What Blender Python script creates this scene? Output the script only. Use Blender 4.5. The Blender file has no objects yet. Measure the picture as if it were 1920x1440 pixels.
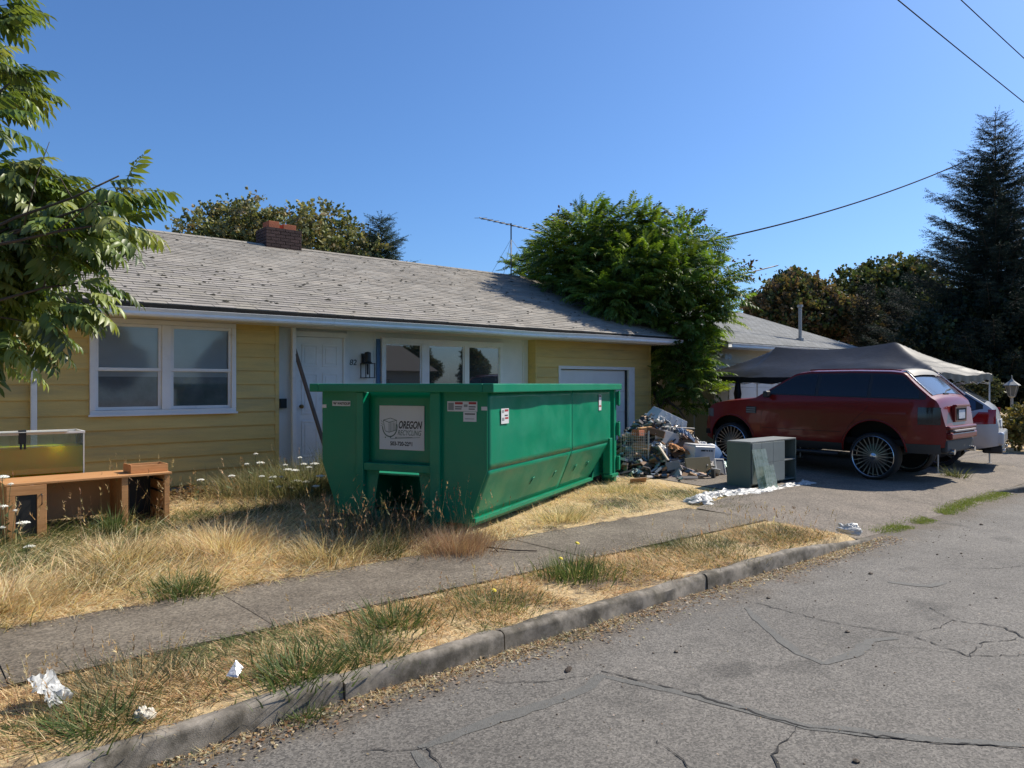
import bpy, math, random
import numpy as np
from mathutils import Vector, Matrix, noise

R = math.radians
rng = np.random.default_rng(7)
random.seed(7)
scene = bpy.context.scene
col = scene.collection

# ------------------------------------------------------------------ camera
# world: x runs along the street, y from the street towards the house, z up
cam_d = bpy.data.cameras.new('camera')
cam_d.sensor_width = 36.0
cam_d.lens = 36.0 * 1400 / 1920
cam_d.clip_start = 0.05
cam_d.clip_end = 2000
cam = bpy.data.objects.new('camera', cam_d)
cam.location = (0, 0, 1.52)
cam.rotation_euler = (R(90), 0, R(-40.5))
col.objects.link(cam)
scene.camera = cam

# ------------------------------------------------------------------ sky and sun
SUN_EL, SUN_AZ = 44.0, -10.0          # elevation; angle from the +x axis towards the house
world = bpy.data.worlds.new('World')
scene.world = world
world.use_nodes = True
wn = world.node_tree
wn.nodes.clear()
sky = wn.nodes.new('ShaderNodeTexSky')
sky.sky_type = 'NISHITA'
sky.sun_disc = False
sky.sun_elevation = R(SUN_EL)
sky.sun_rotation = R(90 - SUN_AZ)
sky.altitude = 60
sky.air_density = 1.0
sky.dust_density = 1.0
sky.ozone_density = 10.0
bg = wn.nodes.new('ShaderNodeBackground')
bg.inputs['Strength'].default_value = 0.112
wo = wn.nodes.new('ShaderNodeOutputWorld')
tint = wn.nodes.new('ShaderNodeMix'); tint.data_type = 'RGBA'; tint.blend_type = 'MULTIPLY'; tint.inputs[0].default_value = 1.0
tint.inputs[7].default_value = (.86, .98, 1.06, 1)      # camera white balance
wn.links.new(sky.outputs[0], tint.inputs[6])
wn.links.new(tint.outputs[2], bg.inputs[0])
wn.links.new(bg.outputs[0], wo.inputs[0])

sun_d = bpy.data.lights.new('sun', 'SUN')
sun_d.energy = 5.0
sun_d.angle = R(0.53)
sun_d.color = (1.0, 0.92, 0.79)
sun = bpy.data.objects.new('sun', sun_d)
sd = Vector((math.cos(R(SUN_EL)) * math.cos(R(SUN_AZ)), math.cos(R(SUN_EL)) * math.sin(R(SUN_AZ)), math.sin(R(SUN_EL))))
sun.rotation_euler = sd.to_track_quat('Z', 'Y').to_euler()
sun.location = (20, 0, 30)
col.objects.link(sun)

vs = scene.view_settings
vs.view_transform = 'Standard'
vs.look = 'None'
vs.exposure = 0.38
vs.gamma = 1.0
vs.use_curve_mapping = False
scene.render.engine = 'CYCLES'
scene.cycles.max_bounces = 8
scene.cycles.transparent_max_bounces = 12
scene.cycles.caustics_reflective = False
scene.cycles.caustics_refractive = False
try:
    scene.cycles.use_denoising = True
except Exception:
    pass

# ------------------------------------------------------------------ materials
MATS = {}

def _mat(name):
    m = bpy.data.materials.new(name)
    m.use_nodes = True
    nt = m.node_tree
    b = nt.nodes['Principled BSDF']
    return m, nt, b

def mat(name, c, rough=0.8, var=0.12, scale=6.0, bump=0.0, bscale=60.0, metal=0.0, coat=0.0,
        spec=0.5, c2=None, c2scale=2.0, c2lo=0.5, c2hi=0.7, objrand=0.0, transl=0.0, stretch=None, rvar=0.0):
    """Principled surface: colour varied by noise, an optional second colour in patches, fine relief."""
    if name in MATS:
        return MATS[name]
    m, nt, b = _mat(name)
    N, L = nt.nodes.new, nt.links.new
    tc = N('ShaderNodeTexCoord')
    src = tc.outputs['Object']
    if stretch:
        mp = N('ShaderNodeMapping')
        mp.inputs['Scale'].default_value = stretch
        L(src, mp.inputs[0]); src = mp.outputs[0]
    no = N('ShaderNodeTexNoise')
    no.inputs['Scale'].default_value = scale
    no.inputs['Detail'].default_value = 6
    no.inputs['Roughness'].default_value = 0.65
    L(src, no.inputs['Vector'])
    mr = N('ShaderNodeMapRange')
    mr.inputs[1].default_value = 0.25; mr.inputs[2].default_value = 0.75
    mr.inputs[3].default_value = 1 - var; mr.inputs[4].default_value = 1 + var
    L(no.outputs[0], mr.inputs[0])
    fac = mr.outputs[0]
    if objrand:
        oi = N('ShaderNodeObjectInfo')
        mo = N('ShaderNodeMapRange')
        mo.inputs[3].default_value = 1 - objrand; mo.inputs[4].default_value = 1 + objrand
        L(oi.outputs['Random'], mo.inputs[0])
        mm = N('ShaderNodeMath'); mm.operation = 'MULTIPLY'
        L(fac, mm.inputs[0]); L(mo.outputs[0], mm.inputs[1])
        fac = mm.outputs[0]
    base = N('ShaderNodeRGB'); base.outputs[0].default_value = (*c, 1)
    cs = base.outputs[0]
    if c2 is not None:
        n2 = N('ShaderNodeTexNoise'); n2.inputs['Scale'].default_value = c2scale
        n2.inputs['Detail'].default_value = 8; n2.inputs['Roughness'].default_value = 0.7
        L(src, n2.inputs['Vector'])
        r2 = N('ShaderNodeMapRange'); r2.interpolation_type = 'SMOOTHSTEP'
        r2.inputs[1].default_value = c2lo; r2.inputs[2].default_value = c2hi
        L(n2.outputs[0], r2.inputs[0])
        mx = N('ShaderNodeMix'); mx.data_type = 'RGBA'
        L(r2.outputs[0], mx.inputs[0]); L(cs, mx.inputs[6]); mx.inputs[7].default_value = (*c2, 1)
        cs = mx.outputs[2]
    vm = N('ShaderNodeVectorMath'); vm.operation = 'SCALE'
    L(cs, vm.inputs[0]); L(fac, vm.inputs['Scale'])
    L(vm.outputs[0], b.inputs['Base Color'])
    b.inputs['Roughness'].default_value = rough
    if rvar:
        rr = N('ShaderNodeMapRange'); rr.inputs[1].default_value = .3; rr.inputs[2].default_value = .7
        rr.inputs[3].default_value = max(.02, rough - rvar); rr.inputs[4].default_value = min(1, rough + rvar)
        L(no.outputs[0], rr.inputs[0]); L(rr.outputs[0], b.inputs['Roughness'])
    b.inputs['Metallic'].default_value = metal
    b.inputs['Specular IOR Level'].default_value = spec
    b.inputs['Coat Weight'].default_value = coat
    if coat: b.inputs['Coat Roughness'].default_value = 0.06
    if bump:
        nb = N('ShaderNodeTexNoise'); nb.inputs['Scale'].default_value = bscale
        nb.inputs['Detail'].default_value = 5
        L(src, nb.inputs['Vector'])
        bp = N('ShaderNodeBump'); bp.inputs['Strength'].default_value = bump
        bp.inputs['Distance'].default_value = 0.01
        L(nb.outputs[0], bp.inputs['Height']); L(bp.outputs[0], b.inputs['Normal'])
    if transl:
        out = nt.nodes['Material Output']
        tr = N('ShaderNodeBsdfTranslucent'); L(vm.outputs[0], tr.inputs[0])
        ms = N('ShaderNodeMixShader'); ms.inputs[0].default_value = transl
        L(b.outputs[0], ms.inputs[1]); L(tr.outputs[0], ms.inputs[2]); L(ms.outputs[0], out.inputs[0])
    MATS[name] = m
    return m

def leaf_mat(name, transl=0.35, rough=0.45, tint=(1, 1, 1), spec=0.4):
    """Foliage: colour comes from the per-leaf colour attribute, with light passing through."""
    m, nt, b = _mat(name)
    N, L = nt.nodes.new, nt.links.new
    at = N('ShaderNodeAttribute'); at.attribute_name = 'Col'
    b.inputs['Roughness'].default_value = rough
    b.inputs['Specular IOR Level'].default_value = spec
    L(at.outputs['Color'], b.inputs['Base Color'])
    tr = N('ShaderNodeBsdfTranslucent')
    ml = N('ShaderNodeMix'); ml.data_type = 'RGBA'; ml.blend_type = 'MULTIPLY'; ml.inputs[0].default_value = 1
    L(at.outputs['Color'], ml.inputs[6]); ml.inputs[7].default_value = (*tint, 1)
    L(ml.outputs[2], tr.inputs[0])
    ms = N('ShaderNodeMixShader'); ms.inputs[0].default_value = transl
    L(b.outputs[0], ms.inputs[1]); L(tr.outputs[0], ms.inputs[2])
    L(ms.outputs[0], nt.nodes['Material Output'].inputs[0])
    MATS[name] = m
    return m

def glass_mat(name, tint=(.9, .95, .95), rough=0.02, alpha=0.25):
    """Thin clear pane: mostly lets the light straight through, reflects at grazing angles."""
    m, nt, b = _mat(name)
    N, L = nt.nodes.new, nt.links.new
    t = N('ShaderNodeBsdfTransparent'); t.inputs[0].default_value = (*tint, 1)
    g = N('ShaderNodeBsdfGlossy'); g.inputs['Roughness'].default_value = rough
    fr = N('ShaderNodeFresnel'); fr.inputs[0].default_value = 1.5
    ad = N('ShaderNodeMath'); ad.operation = 'ADD'; ad.use_clamp = True
    L(fr.outputs[0], ad.inputs[0]); ad.inputs[1].default_value = alpha
    ms = N('ShaderNodeMixShader')
    L(ad.outputs[0], ms.inputs[0]); L(t.outputs[0], ms.inputs[1]); L(g.outputs[0], ms.inputs[2])
    L(ms.outputs[0], nt.nodes['Material Output'].inputs[0])
    MATS[name] = m
    return m

# ------------------------------------------------------------------ mesh helpers
class MB:
    def __init__(s):
        s.v, s.f, s.m = [], [], []
    def add(s, vs_, fs, mi=0):
        o = len(s.v)
        s.v += [tuple(p) for p in vs_]
        s.f += [tuple(i + o for i in f) for f in fs]
        s.m += [mi] * len(fs)
        return s
    def box(s, x0, x1, y0, y1, z0, z1, mi=0, M=None):
        vs_ = [(x0, y0, z0), (x1, y0, z0), (x1, y1, z0), (x0, y1, z0), (x0, y0, z1), (x1, y0, z1), (x1, y1, z1), (x0, y1, z1)]
        if M is not None: vs_ = [tuple(M @ Vector(p)) for p in vs_]
        return s.add(vs_, [(0, 3, 2, 1), (4, 5, 6, 7), (0, 1, 5, 4), (1, 2, 6, 5), (2, 3, 7, 6), (3, 0, 4, 7)], mi)
    def prism(s, poly, lo, hi, axis='x', mi=0):
        """poly: 2D points in the two other axes (order x<y<z); extruded from lo to hi along axis."""
        def P(a, b, t):
            return {'x': (t, a, b), 'y': (a, t, b), 'z': (a, b, t)}[axis]
        n = len(poly)
        vs_ = [P(a, b, lo) for a, b in poly] + [P(a, b, hi) for a, b in poly]
        fs = [tuple(range(n))[::-1], tuple(range(n, 2 * n))]
        fs += [(i, (i + 1) % n, n + (i + 1) % n, n + i) for i in range(n)]
        return s.add(vs_, fs, mi)
    def tube(s, pts, r, n=6, mi=0, cap=True):
        pts = [Vector(p) for p in pts]
        rs = r if hasattr(r, '__len__') else [r] * len(pts)
        rings = []
        up = Vector((0, 0, 1))
        for i, p in enumerate(pts):
            d = (pts[min(i + 1, len(pts) - 1)] - pts[max(i - 1, 0)])
            d = d.normalized() if d.length > 1e-9 else Vector((0, 0, 1))
            a = d.cross(up)
            if a.length < 1e-3: a = d.cross(Vector((1, 0, 0)))
            a.normalize(); b = d.cross(a).normalized()
            rings.append([p + (a * math.cos(2 * math.pi * k / n) + b * math.sin(2 * math.pi * k / n)) * rs[i] for k in range(n)])
        vs_ = [q for ring in rings for q in ring]
        fs = []
        for i in range(len(pts) - 1):
            for k in range(n):
                fs.append((i * n + k, i * n + (k + 1) % n, (i + 1) * n + (k + 1) % n, (i + 1) * n + k))
        if cap:
            fs.append(tuple(range(n))[::-1]); fs.append(tuple(range((len(pts) - 1) * n, len(pts) * n)))
        return s.add(vs_, fs, mi)
    def lathe(s, prof, n=24, axis='z', c=(0, 0, 0), mi=0, closed=False):
        """prof: (radius, height) pairs turned about the axis."""
        vs_ = []
        for (r, h) in prof:
            for k in range(n):
                a = 2 * math.pi * k / n
                u, w = r * math.cos(a), r * math.sin(a)
                p = {'z': (u, w, h), 'x': (h, u, w), 'y': (u, h, w)}[axis]
                vs_.append((p[0] + c[0], p[1] + c[1], p[2] + c[2]))
        fs = []
        m_ = len(prof)
        for i in range(m_ if closed else m_ - 1):
            j = (i + 1) % m_
            for k in range(n):
                fs.append((i * n + k, i * n + (k + 1) % n, j * n + (k + 1) % n, j * n + k))
        return s.add(vs_, fs, mi)
    def mesh(s, name, mats, smooth=False):
        me = bpy.data.meshes.new(name)
        me.from_pydata(s.v, [], s.f)
        for mm in (mats if isinstance(mats, (list, tuple)) else [mats]): me.materials.append(mm)
        if any(s.m): me.polygons.foreach_set('material_index', s.m)
        if smooth: me.polygons.foreach_set('use_smooth', [True] * len(s.f))
        me.update()
        return me
    def build(s, name, mats, parent=None, smooth=False, bevel=0.0, seg=2, loc=None, rot=None, solid=0.0, autosmooth=None):
        return link(name, s.mesh(name, mats, smooth), parent, loc, rot, bevel, seg, solid, autosmooth)

def link(name, me, parent=None, loc=None, rot=None, bevel=0.0, seg=2, solid=0.0, autosmooth=None):
    o = bpy.data.objects.new(name, me)
    col.objects.link(o)
    if parent is not None: o.parent = parent
    if loc is not None: o.location = loc
    if rot is not None: o.rotation_euler = rot
    if solid:
        md = o.modifiers.new('solid', 'SOLIDIFY'); md.thickness = solid; md.offset = 0
    if bevel:
        md = o.modifiers.new('bevel', 'BEVEL'); md.width = bevel; md.segments = seg
        md.limit_method = 'ANGLE'; md.angle_limit = R(35); md.harden_normals = False
    if autosmooth is not None:
        me.set_sharp_from_angle(angle=R(autosmooth))
    return o

def thing(name, label, cat, loc=(0, 0, 0), rz=0.0, group=None):
    o = bpy.data.objects.new(name, None)
    o.empty_display_size = 0.2
    col.objects.link(o)
    o.location = loc
    o.rotation_euler = (0, 0, rz)
    return tag(o, label, cat, group)

def tag(o, label, cat=None, group=None, kind=None):
    if label: o['label'] = label
    if cat: o['category'] = cat
    if group: o['group'] = group
    if kind: o['kind'] = kind
    return o

def structure(o):
    o['kind'] = 'structure'
    return o

def np_mesh(name, V, F, mats, colors=None, smooth=False, parent=None):
    """Mesh from numpy arrays; F is (m,3) or (m,4); colors one RGB for each vertex."""
    me = bpy.data.meshes.new(name)
    V = np.asarray(V, dtype=np.float32); F = np.asarray(F, dtype=np.int32)
    k = F.shape[1]
    me.vertices.add(len(V)); me.vertices.foreach_set('co', V.ravel())
    me.loops.add(F.size); me.loops.foreach_set('vertex_index', F.ravel())
    me.polygons.add(len(F))
    me.polygons.foreach_set('loop_start', np.arange(0, F.size, k, dtype=np.int32))
    me.polygons.foreach_set('loop_total', np.full(len(F), k, dtype=np.int32))
    if smooth: me.polygons.foreach_set('use_smooth', np.ones(len(F), dtype=bool))
    for mm in (mats if isinstance(mats, (list, tuple)) else [mats]): me.materials.append(mm)
    if colors is not None:
        ca = me.color_attributes.new('Col', 'FLOAT_COLOR', 'POINT')
        C = np.ones((len(V), 4), dtype=np.float32); C[:, :3] = colors
        ca.data.foreach_set('color', C.ravel())
    me.update(); me.validate()
    return link(name, me, parent)

def fbm(x, y, s=1.0, seed=0.0):
    return noise.fractal(Vector((x * s + seed, y * s - seed, seed * 1.7)), 1.0, 2.0, 4)

def text_mesh(body, size, mat_, parent, loc, rot, shear=0.0, extrude=0.0008, align='LEFT', name='lettering', sx=1.0, bold=0.0):
    cu = bpy.data.curves.new('lettering', 'FONT')
    cu.body = body; cu.size = size; cu.shear = shear; cu.extrude = extrude; cu.align_x = align; cu.offset = bold
    tmp = bpy.data.objects.new('lettering_source', cu)
    col.objects.link(tmp)
    dg = bpy.context.evaluated_depsgraph_get(); dg.update()
    me = bpy.data.meshes.new_from_object(tmp.evaluated_get(dg))
    bpy.data.objects.remove(tmp)
    me.materials.clear(); me.materials.append(mat_)
    o = link(name, me, parent, loc, rot)
    o.scale = (sx, 1, 1)
    return o

# ------------------------------------------------------------------ ground levels
SW0, SW1 = 4.92, 6.08            # pavement edges
KERB = 3.80                      # face of the kerb at its top
def smooth01(t):
    t = min(1, max(0, t)); return t * t * (3 - 2 * t)
def drive_z(y):
    T = ((3.93, -.257), (4.9, -.140), (6.1, -.116), (8.44, -.022), (11.4, .04))
    if y <= T[0][0]: return T[0][1]
    for (a, za), (b_, zb) in zip(T[:-1], T[1:]):
        if y <= b_: return za + (zb - za) * (y - a) / (b_ - a)
    return T[-1][1]
def yard_z(x, y):
    if y < SW0: return -0.150
    if y < SW1: return -0.155
    z = -0.135 + 0.115 * smooth01((y - SW1) / 4.4)
    z += 0.022 * fbm(x, y, 0.9, 3.1) * smooth01((y - SW1) / .6)
    return z
def ground_z(x, y):
    w = smooth01((x - 8.9) / 1.0) if y > 6.3 else smooth01((x - 8.15) / .35)
    return (1 - w) * yard_z(x, y) + w * (drive_z(y) - 0.012)

# =================================================================== SETTING
# soil sheet behind the kerb, out to the horizon
def coords(lo, hi, a, b, fine, coarse):
    c = [lo]
    while c[-1] < hi:
        c.append(c[-1] + (fine if a <= c[-1] < b else coarse * (1 + .15 * min(abs(c[-1] - a), abs(c[-1] - b)))))
    return c
gx = coords(-400, 600, -3, 24, .25, 1.2); gy = [3.845, 3.875] + coords(4.05, 700, 4.0, 12.5, .22, 1.0)
V, F = [], []
for y in gy:
    for x in gx:
        V.append((x, y, ground_z(x, y) + (.008 if y < 4.0 else 0) if y > 3.86 and not (x > 8.5 and y < 3.95) else -0.30))
nx = len(gx)
for j in range(len(gy) - 1):
    for i in range(nx - 1):
        F.append((j * nx + i, j * nx + i + 1, (j + 1) * nx + i + 1, (j + 1) * nx + i))
soil = mat('soil', (.15, .11, .068), .95, .35, 3.0, .9, 40, c2=(.085, .062, .04), c2scale=1.2, c2lo=.45, c2hi=.65)
thatch = mat('thatch', (.50, .365, .19), .95, .40, 26, 1.0, 60, c2=(.135, .098, .06), c2scale=1.5, c2lo=.50, c2hi=.60, stretch=(1, 1, 1))
mb = MB(); mb.add(V, F)
structure(mb.build('ground', thatch, smooth=True))

# road: asphalt with worn aggregate, old stains, sealed seams
def asphalt():
    m, nt, b = _mat('asphalt')
    N, L = nt.nodes.new, nt.links.new
    tc = N('ShaderNodeTexCoord'); P = tc.outputs['Object']
    def nz(s, d=6, r=.6):
        n = N('ShaderNodeTexNoise'); n.inputs['Scale'].default_value = s
        n.inputs['Detail'].default_value = d; n.inputs['Roughness'].default_value = r
        L(P, n.inputs['Vector']); return n.outputs[0]
    def mr(src, a, b_, c, d, sm=False):
        n = N('ShaderNodeMapRange'); n.inputs[1].default_value = a; n.inputs[2].default_value = b_
        n.inputs[3].default_value = c; n.inputs[4].default_value = d
        if sm: n.interpolation_type = 'SMOOTHSTEP'
        L(src, n.inputs[0]); return n.outputs[0]
    vor = N('ShaderNodeTexVoronoi'); vor.inputs['Scale'].default_value = 95; L(P, vor.inputs['Vector'])
    sep = N('ShaderNodeSeparateColor'); L(vor.outputs['Color'], sep.inputs[0])
    agg = mr(sep.outputs[0], 0, 1, .55, 1.5)
    big = mr(nz(.55, 5), .35, .65, .84, 1.12)
    mid = mr(nz(3.2, 7, .7), .3, .7, .86, 1.14)
    sp = mr(nz(170, 2), .3, .7, .75, 1.25)
    def mul(a, c):
        n = N('ShaderNodeMath'); n.operation = 'MULTIPLY'; L(a, n.inputs[0]); L(c, n.inputs[1]); return n.outputs[0]
    f = mul(mul(mul(agg, big), mid), sp)
    # dark round oil stains
    st = mr(nz(1.1, 3, .5), .62, .72, 1, .6, True)
    f = mul(f, st)
    # silt along the gutter: the material's own colour shifts to brown near the kerb
    sx = N('ShaderNodeSeparateXYZ'); L(P, sx.inputs[0])
    wob = N('ShaderNodeMath'); wob.operation = 'MULTIPLY_ADD'
    L(nz(2.0, 6), wob.inputs[0]); wob.inputs[1].default_value = 1.1; L(sx.outputs[1], wob.inputs[2])
    silt = mr(wob.outputs[0], 3.85, 4.45, 0, .85, True)
    mx = N('ShaderNodeMix'); mx.data_type = 'RGBA'
    L(silt, mx.inputs[0]); mx.inputs[6].default_value = (.138, .126, .109, 1); mx.inputs[7].default_value = (.095, .072, .048, 1)
    vm = N('ShaderNodeVectorMath'); vm.operation = 'SCALE'; L(mx.outputs[2], vm.inputs[0]); L(f, vm.inputs['Scale'])
    L(vm.outputs[0], b.inputs['Base Color'])
    b.inputs['Roughness'].default_value = .85
    bp = N('ShaderNodeBump'); bp.inputs['Strength'].default_value = .7; bp.inputs['Distance'].default_value = .006
    L(agg, bp.inputs['Height']); L(bp.outputs[0], b.inputs['Normal'])
    MATS['asphalt'] = m
    return m
asph = asphalt()
V, F = [], []
rx = coords(-300, 500, -3, 18, .3, 1.5)
ry = [-60, -30, -14, -8, -5, -3, -1.5, 0, .6, 1.2, 1.8, 2.3, 2.8, 3.2, 3.5, 3.7, 3.95]
for y in ry:
    for x in rx:
        crown = 0.05 * smooth01((3.9 - y) / 4.0)
        V.append((x, y, -0.262 + crown + .007 * fbm(x, y, .7, 9)))
nx = len(rx)
for j in range(len(ry) - 1):
    for i in range(nx - 1):
        F.append((j * nx + i, j * nx + i + 1, (j + 1) * nx + i + 1, (j + 1) * nx + i))
mb = MB(); mb.add(V, F)
road = structure(mb.build('road', asph, smooth=True))
def road_z(x, y):
    return -0.262 + 0.05 * smooth01((3.9 - y) / 4.0) + .007 * fbm(x, y, .7, 9)

# cracks and sealed seams in the asphalt, each a child of the road
crack_m = mat('crack_dark', (.028, .026, .024), .95, .2, 20)  # one dark colour for all the crack ribbons
seal_m = mat('tar_seal', (.118, .114, .102), .8, .30, 38, .5, 120, c2=(.098, .095, .085), c2scale=6)
def ribbon(name, pts, w, m, lift, jit, seed, n_sub=10, vary=.6):
    r_ = random.Random(seed)
    P = []
    for a, b_ in zip(pts[:-1], pts[1:]):
        L_ = math.hypot(b_[0] - a[0], b_[1] - a[1]); k = max(2, int(L_ * n_sub))
        for i in range(k):
            t = i / k
            P.append((a[0] + (b_[0] - a[0]) * t, a[1] + (b_[1] - a[1]) * t))
    P.append(pts[-1])
    P = [(x + r_.uniform(-jit, jit), y + r_.uniform(-jit, jit)) for x, y in P]
    mb = MB(); vs_, fs = [], []
    for i, (x, y) in enumerate(P):
        q, p = P[min(i + 1, len(P) - 1)], P[max(i - 1, 0)]
        dx, dy = q[0] - p[0], q[1] - p[1]; l = math.hypot(dx, dy) or 1
        ww = w * (1 - vary + 2 * vary * r_.random()) * (.25 + .75 * math.sin(math.pi * min(.97, max(.03, i / (len(P) - 1))))**.5)
        for s_ in (-1, 1):
            X, Y = x - dy / l * ww * s_ * .5, y + dx / l * ww * s_ * .5
            vs_.append((X, Y, road_z(X, Y) + lift))
    for i in range(len(P) - 1):
        fs.append((2 * i, 2 * i + 2, 2 * i + 3, 2 * i + 1))
    mb.add(vs_, fs)
    return mb.build(name, m, road)
CR = [
    ([(5.45, 3.62), (5.42, 3.2), (5.40, 2.63), (5.51, 2.22), (5.45, 1.95), (5.37, 1.74), (5.6, 1.55), (5.9, 1.35)], .014),
    ([(6.35, 2.35), (6.1, 2.1), (6.2, 1.8), (6.04, 1.63), (6.2, 1.3), (6.7, .9)], .02),
    ([(5.37, 1.74), (5.7, 1.78), (6.04, 1.63)], .012),
    ([(3.42, 3.15), (3.56, 2.57), (3.62, 1.96), (3.91, 1.45), (4.3, .95)], .020),
    ([(3.62, 1.96), (3.42, 1.93), (3.24, 1.89), (3.0, 1.7), (2.6, 1.62)], .016),
    ([(2.04, 3.02), (1.99, 2.82), (1.93, 2.55), (1.95, 2.2)], .016),
    ([(1.8, 3.2), (2.04, 3.02)], .010),
    ([(5.51, 2.22), (5.8, 2.1), (6.1, 2.1)], .008),
    ([(5.1, 2.2), (5.3, 2.0), (5.37, 1.74)], .007),
    ([(7.6, 3.0), (8.2, 2.4), (9.1, 2.0), (10.5, 1.6)], .012),
    ([(3.4, 3.12), (3.0, 3.28), (2.75, 3.5)], .008),
    ([(2.95, 2.35), (2.85, 2.1), (2.72, 1.95)], .008),
]
for i, (p, w) in enumerate(CR):
    ribbon('crack', p, w * .62, crack_m, .0045, .016, 30 + i, 26, .9)
SE = [
    ([(2.02, 3.05), (2.5, 3.05), (2.93, 3.02), (3.2, 3.03), (3.38, 3.12)], .10),
    ([(3.36, 3.12), (3.5, 2.7), (3.58, 2.3), (3.64, 1.93), (3.95, 1.45), (4.4, .9)], .075),
    ([(5.25, 3.3), (4.95, 2.95), (4.6, 2.5), (4.55, 2.3)], .07),
    ([(4.55, 2.3), (4.9, 2.25), (5.2, 2.3), (5.38, 2.2)], .09),
    ([(1.98, 3.05), (1.9, 2.6), (1.9, 2.2)], .07),
    ([(6.9, 2.9), (7.0, 2.6), (7.25, 2.55)], .09),
]
for i, (p, w) in enumerate(SE):
    ribbon('tar_seal', p, w, seal_m, .0025, .006, 60 + i, 14, .25)

# kerb: cast lengths with a joint between them, the top edge rounded and worn
kerb_m = mat('kerb_concrete', (.245, .215, .175), .92, .45, 12, .28, 200, c2=(.085, .073, .053), c2scale=3.4, c2lo=.40, c2hi=.64)
def kerb_len(x0, x1, seed, drop0=0.0, drop1=0.0, yshift=0.0, curve=None):
    r_ = random.Random(seed)
    n = max(3, int((x1 - x0) / .12))
    prof = [(-.012, -.36), (0.0, -.165), (.003, -.146), (.010, -.135), (.022, -.129), (.055, -.128), (.075, -.133), (.15, -.150), (.16, -.36)]
    vs_, fs = [], []
    for i in range(n + 1):
        t = i / n; x = x0 + (x1 - x0) * t
        dr = drop0 * (1 - smooth01(t * 3)) + drop1 * smooth01((t - .45) / .55)
        cy = curve(x) if curve else 0
        for (a, b_) in prof:
            k = .010 * fbm(x, a * 9 + b_ * 7, 2.8, seed)
            chip = .035 * max(0, fbm(x, 0, 3.4, seed + 4) - .12) if -.15 < b_ < -.12 and a < .05 else 0
            vs_.append((x, KERB + a + yshift + cy + k + chip, b_ - (dr if b_ > -.3 else 0) + k - chip))
    m_ = len(prof)
    for i in range(n):
        for j in range(m_ - 1):
            fs.append((i * m_ + j, (i + 1) * m_ + j, (i + 1) * m_ + j + 1, i * m_ + j + 1))
    fs.append(tuple(range(m_))); fs.append(tuple(range(n * m_, (n + 1) * m_))[::-1])
    return vs_, fs
kerb = bpy.data.objects.new('kerb', None); col.objects.link(kerb); structure(kerb)
for i, (a, b_, d0, d1, ys) in enumerate([(-4, -.9, 0, 0, 0), (-.885, 2.0, 0, 0, .004), (2.012, 3.17, 0, 0, -.006), (3.195, 5.45, 0, 0, .012), (5.465, 8.65, 0, .105, 0)]):
    mb = MB(); mb.add(*kerb_len(a, b_, 5 + i, d0, d1, ys, lambda x: -.11 * smooth01((1.95 - x) / 1.5)))
    o = mb.build('kerb_stone', kerb_m, kerb, smooth=True, autosmooth=50)
mb = MB(); mb.add(*kerb_len(13.6, 17.0, 15, .1, 0, 0, lambda x: .35 * smooth01((14.6 - x) / 1.0)))
mb.build('kerb_stone', kerb_m, kerb, smooth=True, autosmooth=50)
mb = MB(); mb.add(*kerb_len(17.02, 30.0, 16))
mb.build('kerb_stone', kerb_m, kerb, smooth=True, autosmooth=50)

# pavement: concrete slabs with open joints
def aggregate_mat(name, c, c2, cell, lo, hi, bump):
    m, nt, b = _mat(name)
    N, L = nt.nodes.new, nt.links.new
    tc = N('ShaderNodeTexCoord'); P = tc.outputs['Object']
    vor = N('ShaderNodeTexVoronoi'); vor.inputs['Scale'].default_value = cell; L(P, vor.inputs['Vector'])
    sep = N('ShaderNodeSeparateColor'); L(vor.outputs['Color'], sep.inputs[0])
    r1 = N('ShaderNodeMapRange'); r1.inputs[3].default_value = lo; r1.inputs[4].default_value = hi; L(sep.outputs[0], r1.inputs[0])
    n2 = N('ShaderNodeTexNoise'); n2.inputs['Scale'].default_value = 1.7; n2.inputs['Detail'].default_value = 9; n2.inputs['Roughness'].default_value = .75; L(P, n2.inputs['Vector'])
    r2 = N('ShaderNodeMapRange'); r2.interpolation_type = 'SMOOTHSTEP'; r2.inputs[1].default_value = .36; r2.inputs[2].default_value = .66; L(n2.outputs[0], r2.inputs[0])
    mx = N('ShaderNodeMix'); mx.data_type = 'RGBA'; L(r2.outputs[0], mx.inputs[0]); mx.inputs[6].default_value = (*c, 1); mx.inputs[7].default_value = (*c2, 1)
    vm = N('ShaderNodeVectorMath'); vm.operation = 'SCALE'; L(mx.outputs[2], vm.inputs[0]); L(r1.outputs[0], vm.inputs['Scale'])
    L(vm.outputs[0], b.inputs['Base Color']); b.inputs['Roughness'].default_value = .92
    bp = N('ShaderNodeBump'); bp.inputs['Strength'].default_value = bump; bp.inputs['Distance'].default_value = .006
    L(sep.outputs[0], bp.inputs['Height']); L(bp.outputs[0], b.inputs['Normal'])
    return m
walk_m = aggregate_mat('pavement_concrete', (.185, .155, .116), (.118, .096, .07), 75, .55, 1.45, .8)
walk = bpy.data.objects.new('pavement', None); col.objects.link(walk); structure(walk)
xs = [-4.0, -2.45, -.95, .56, 2.08, 3.62, 5.16, 6.7, 8.26]
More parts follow.
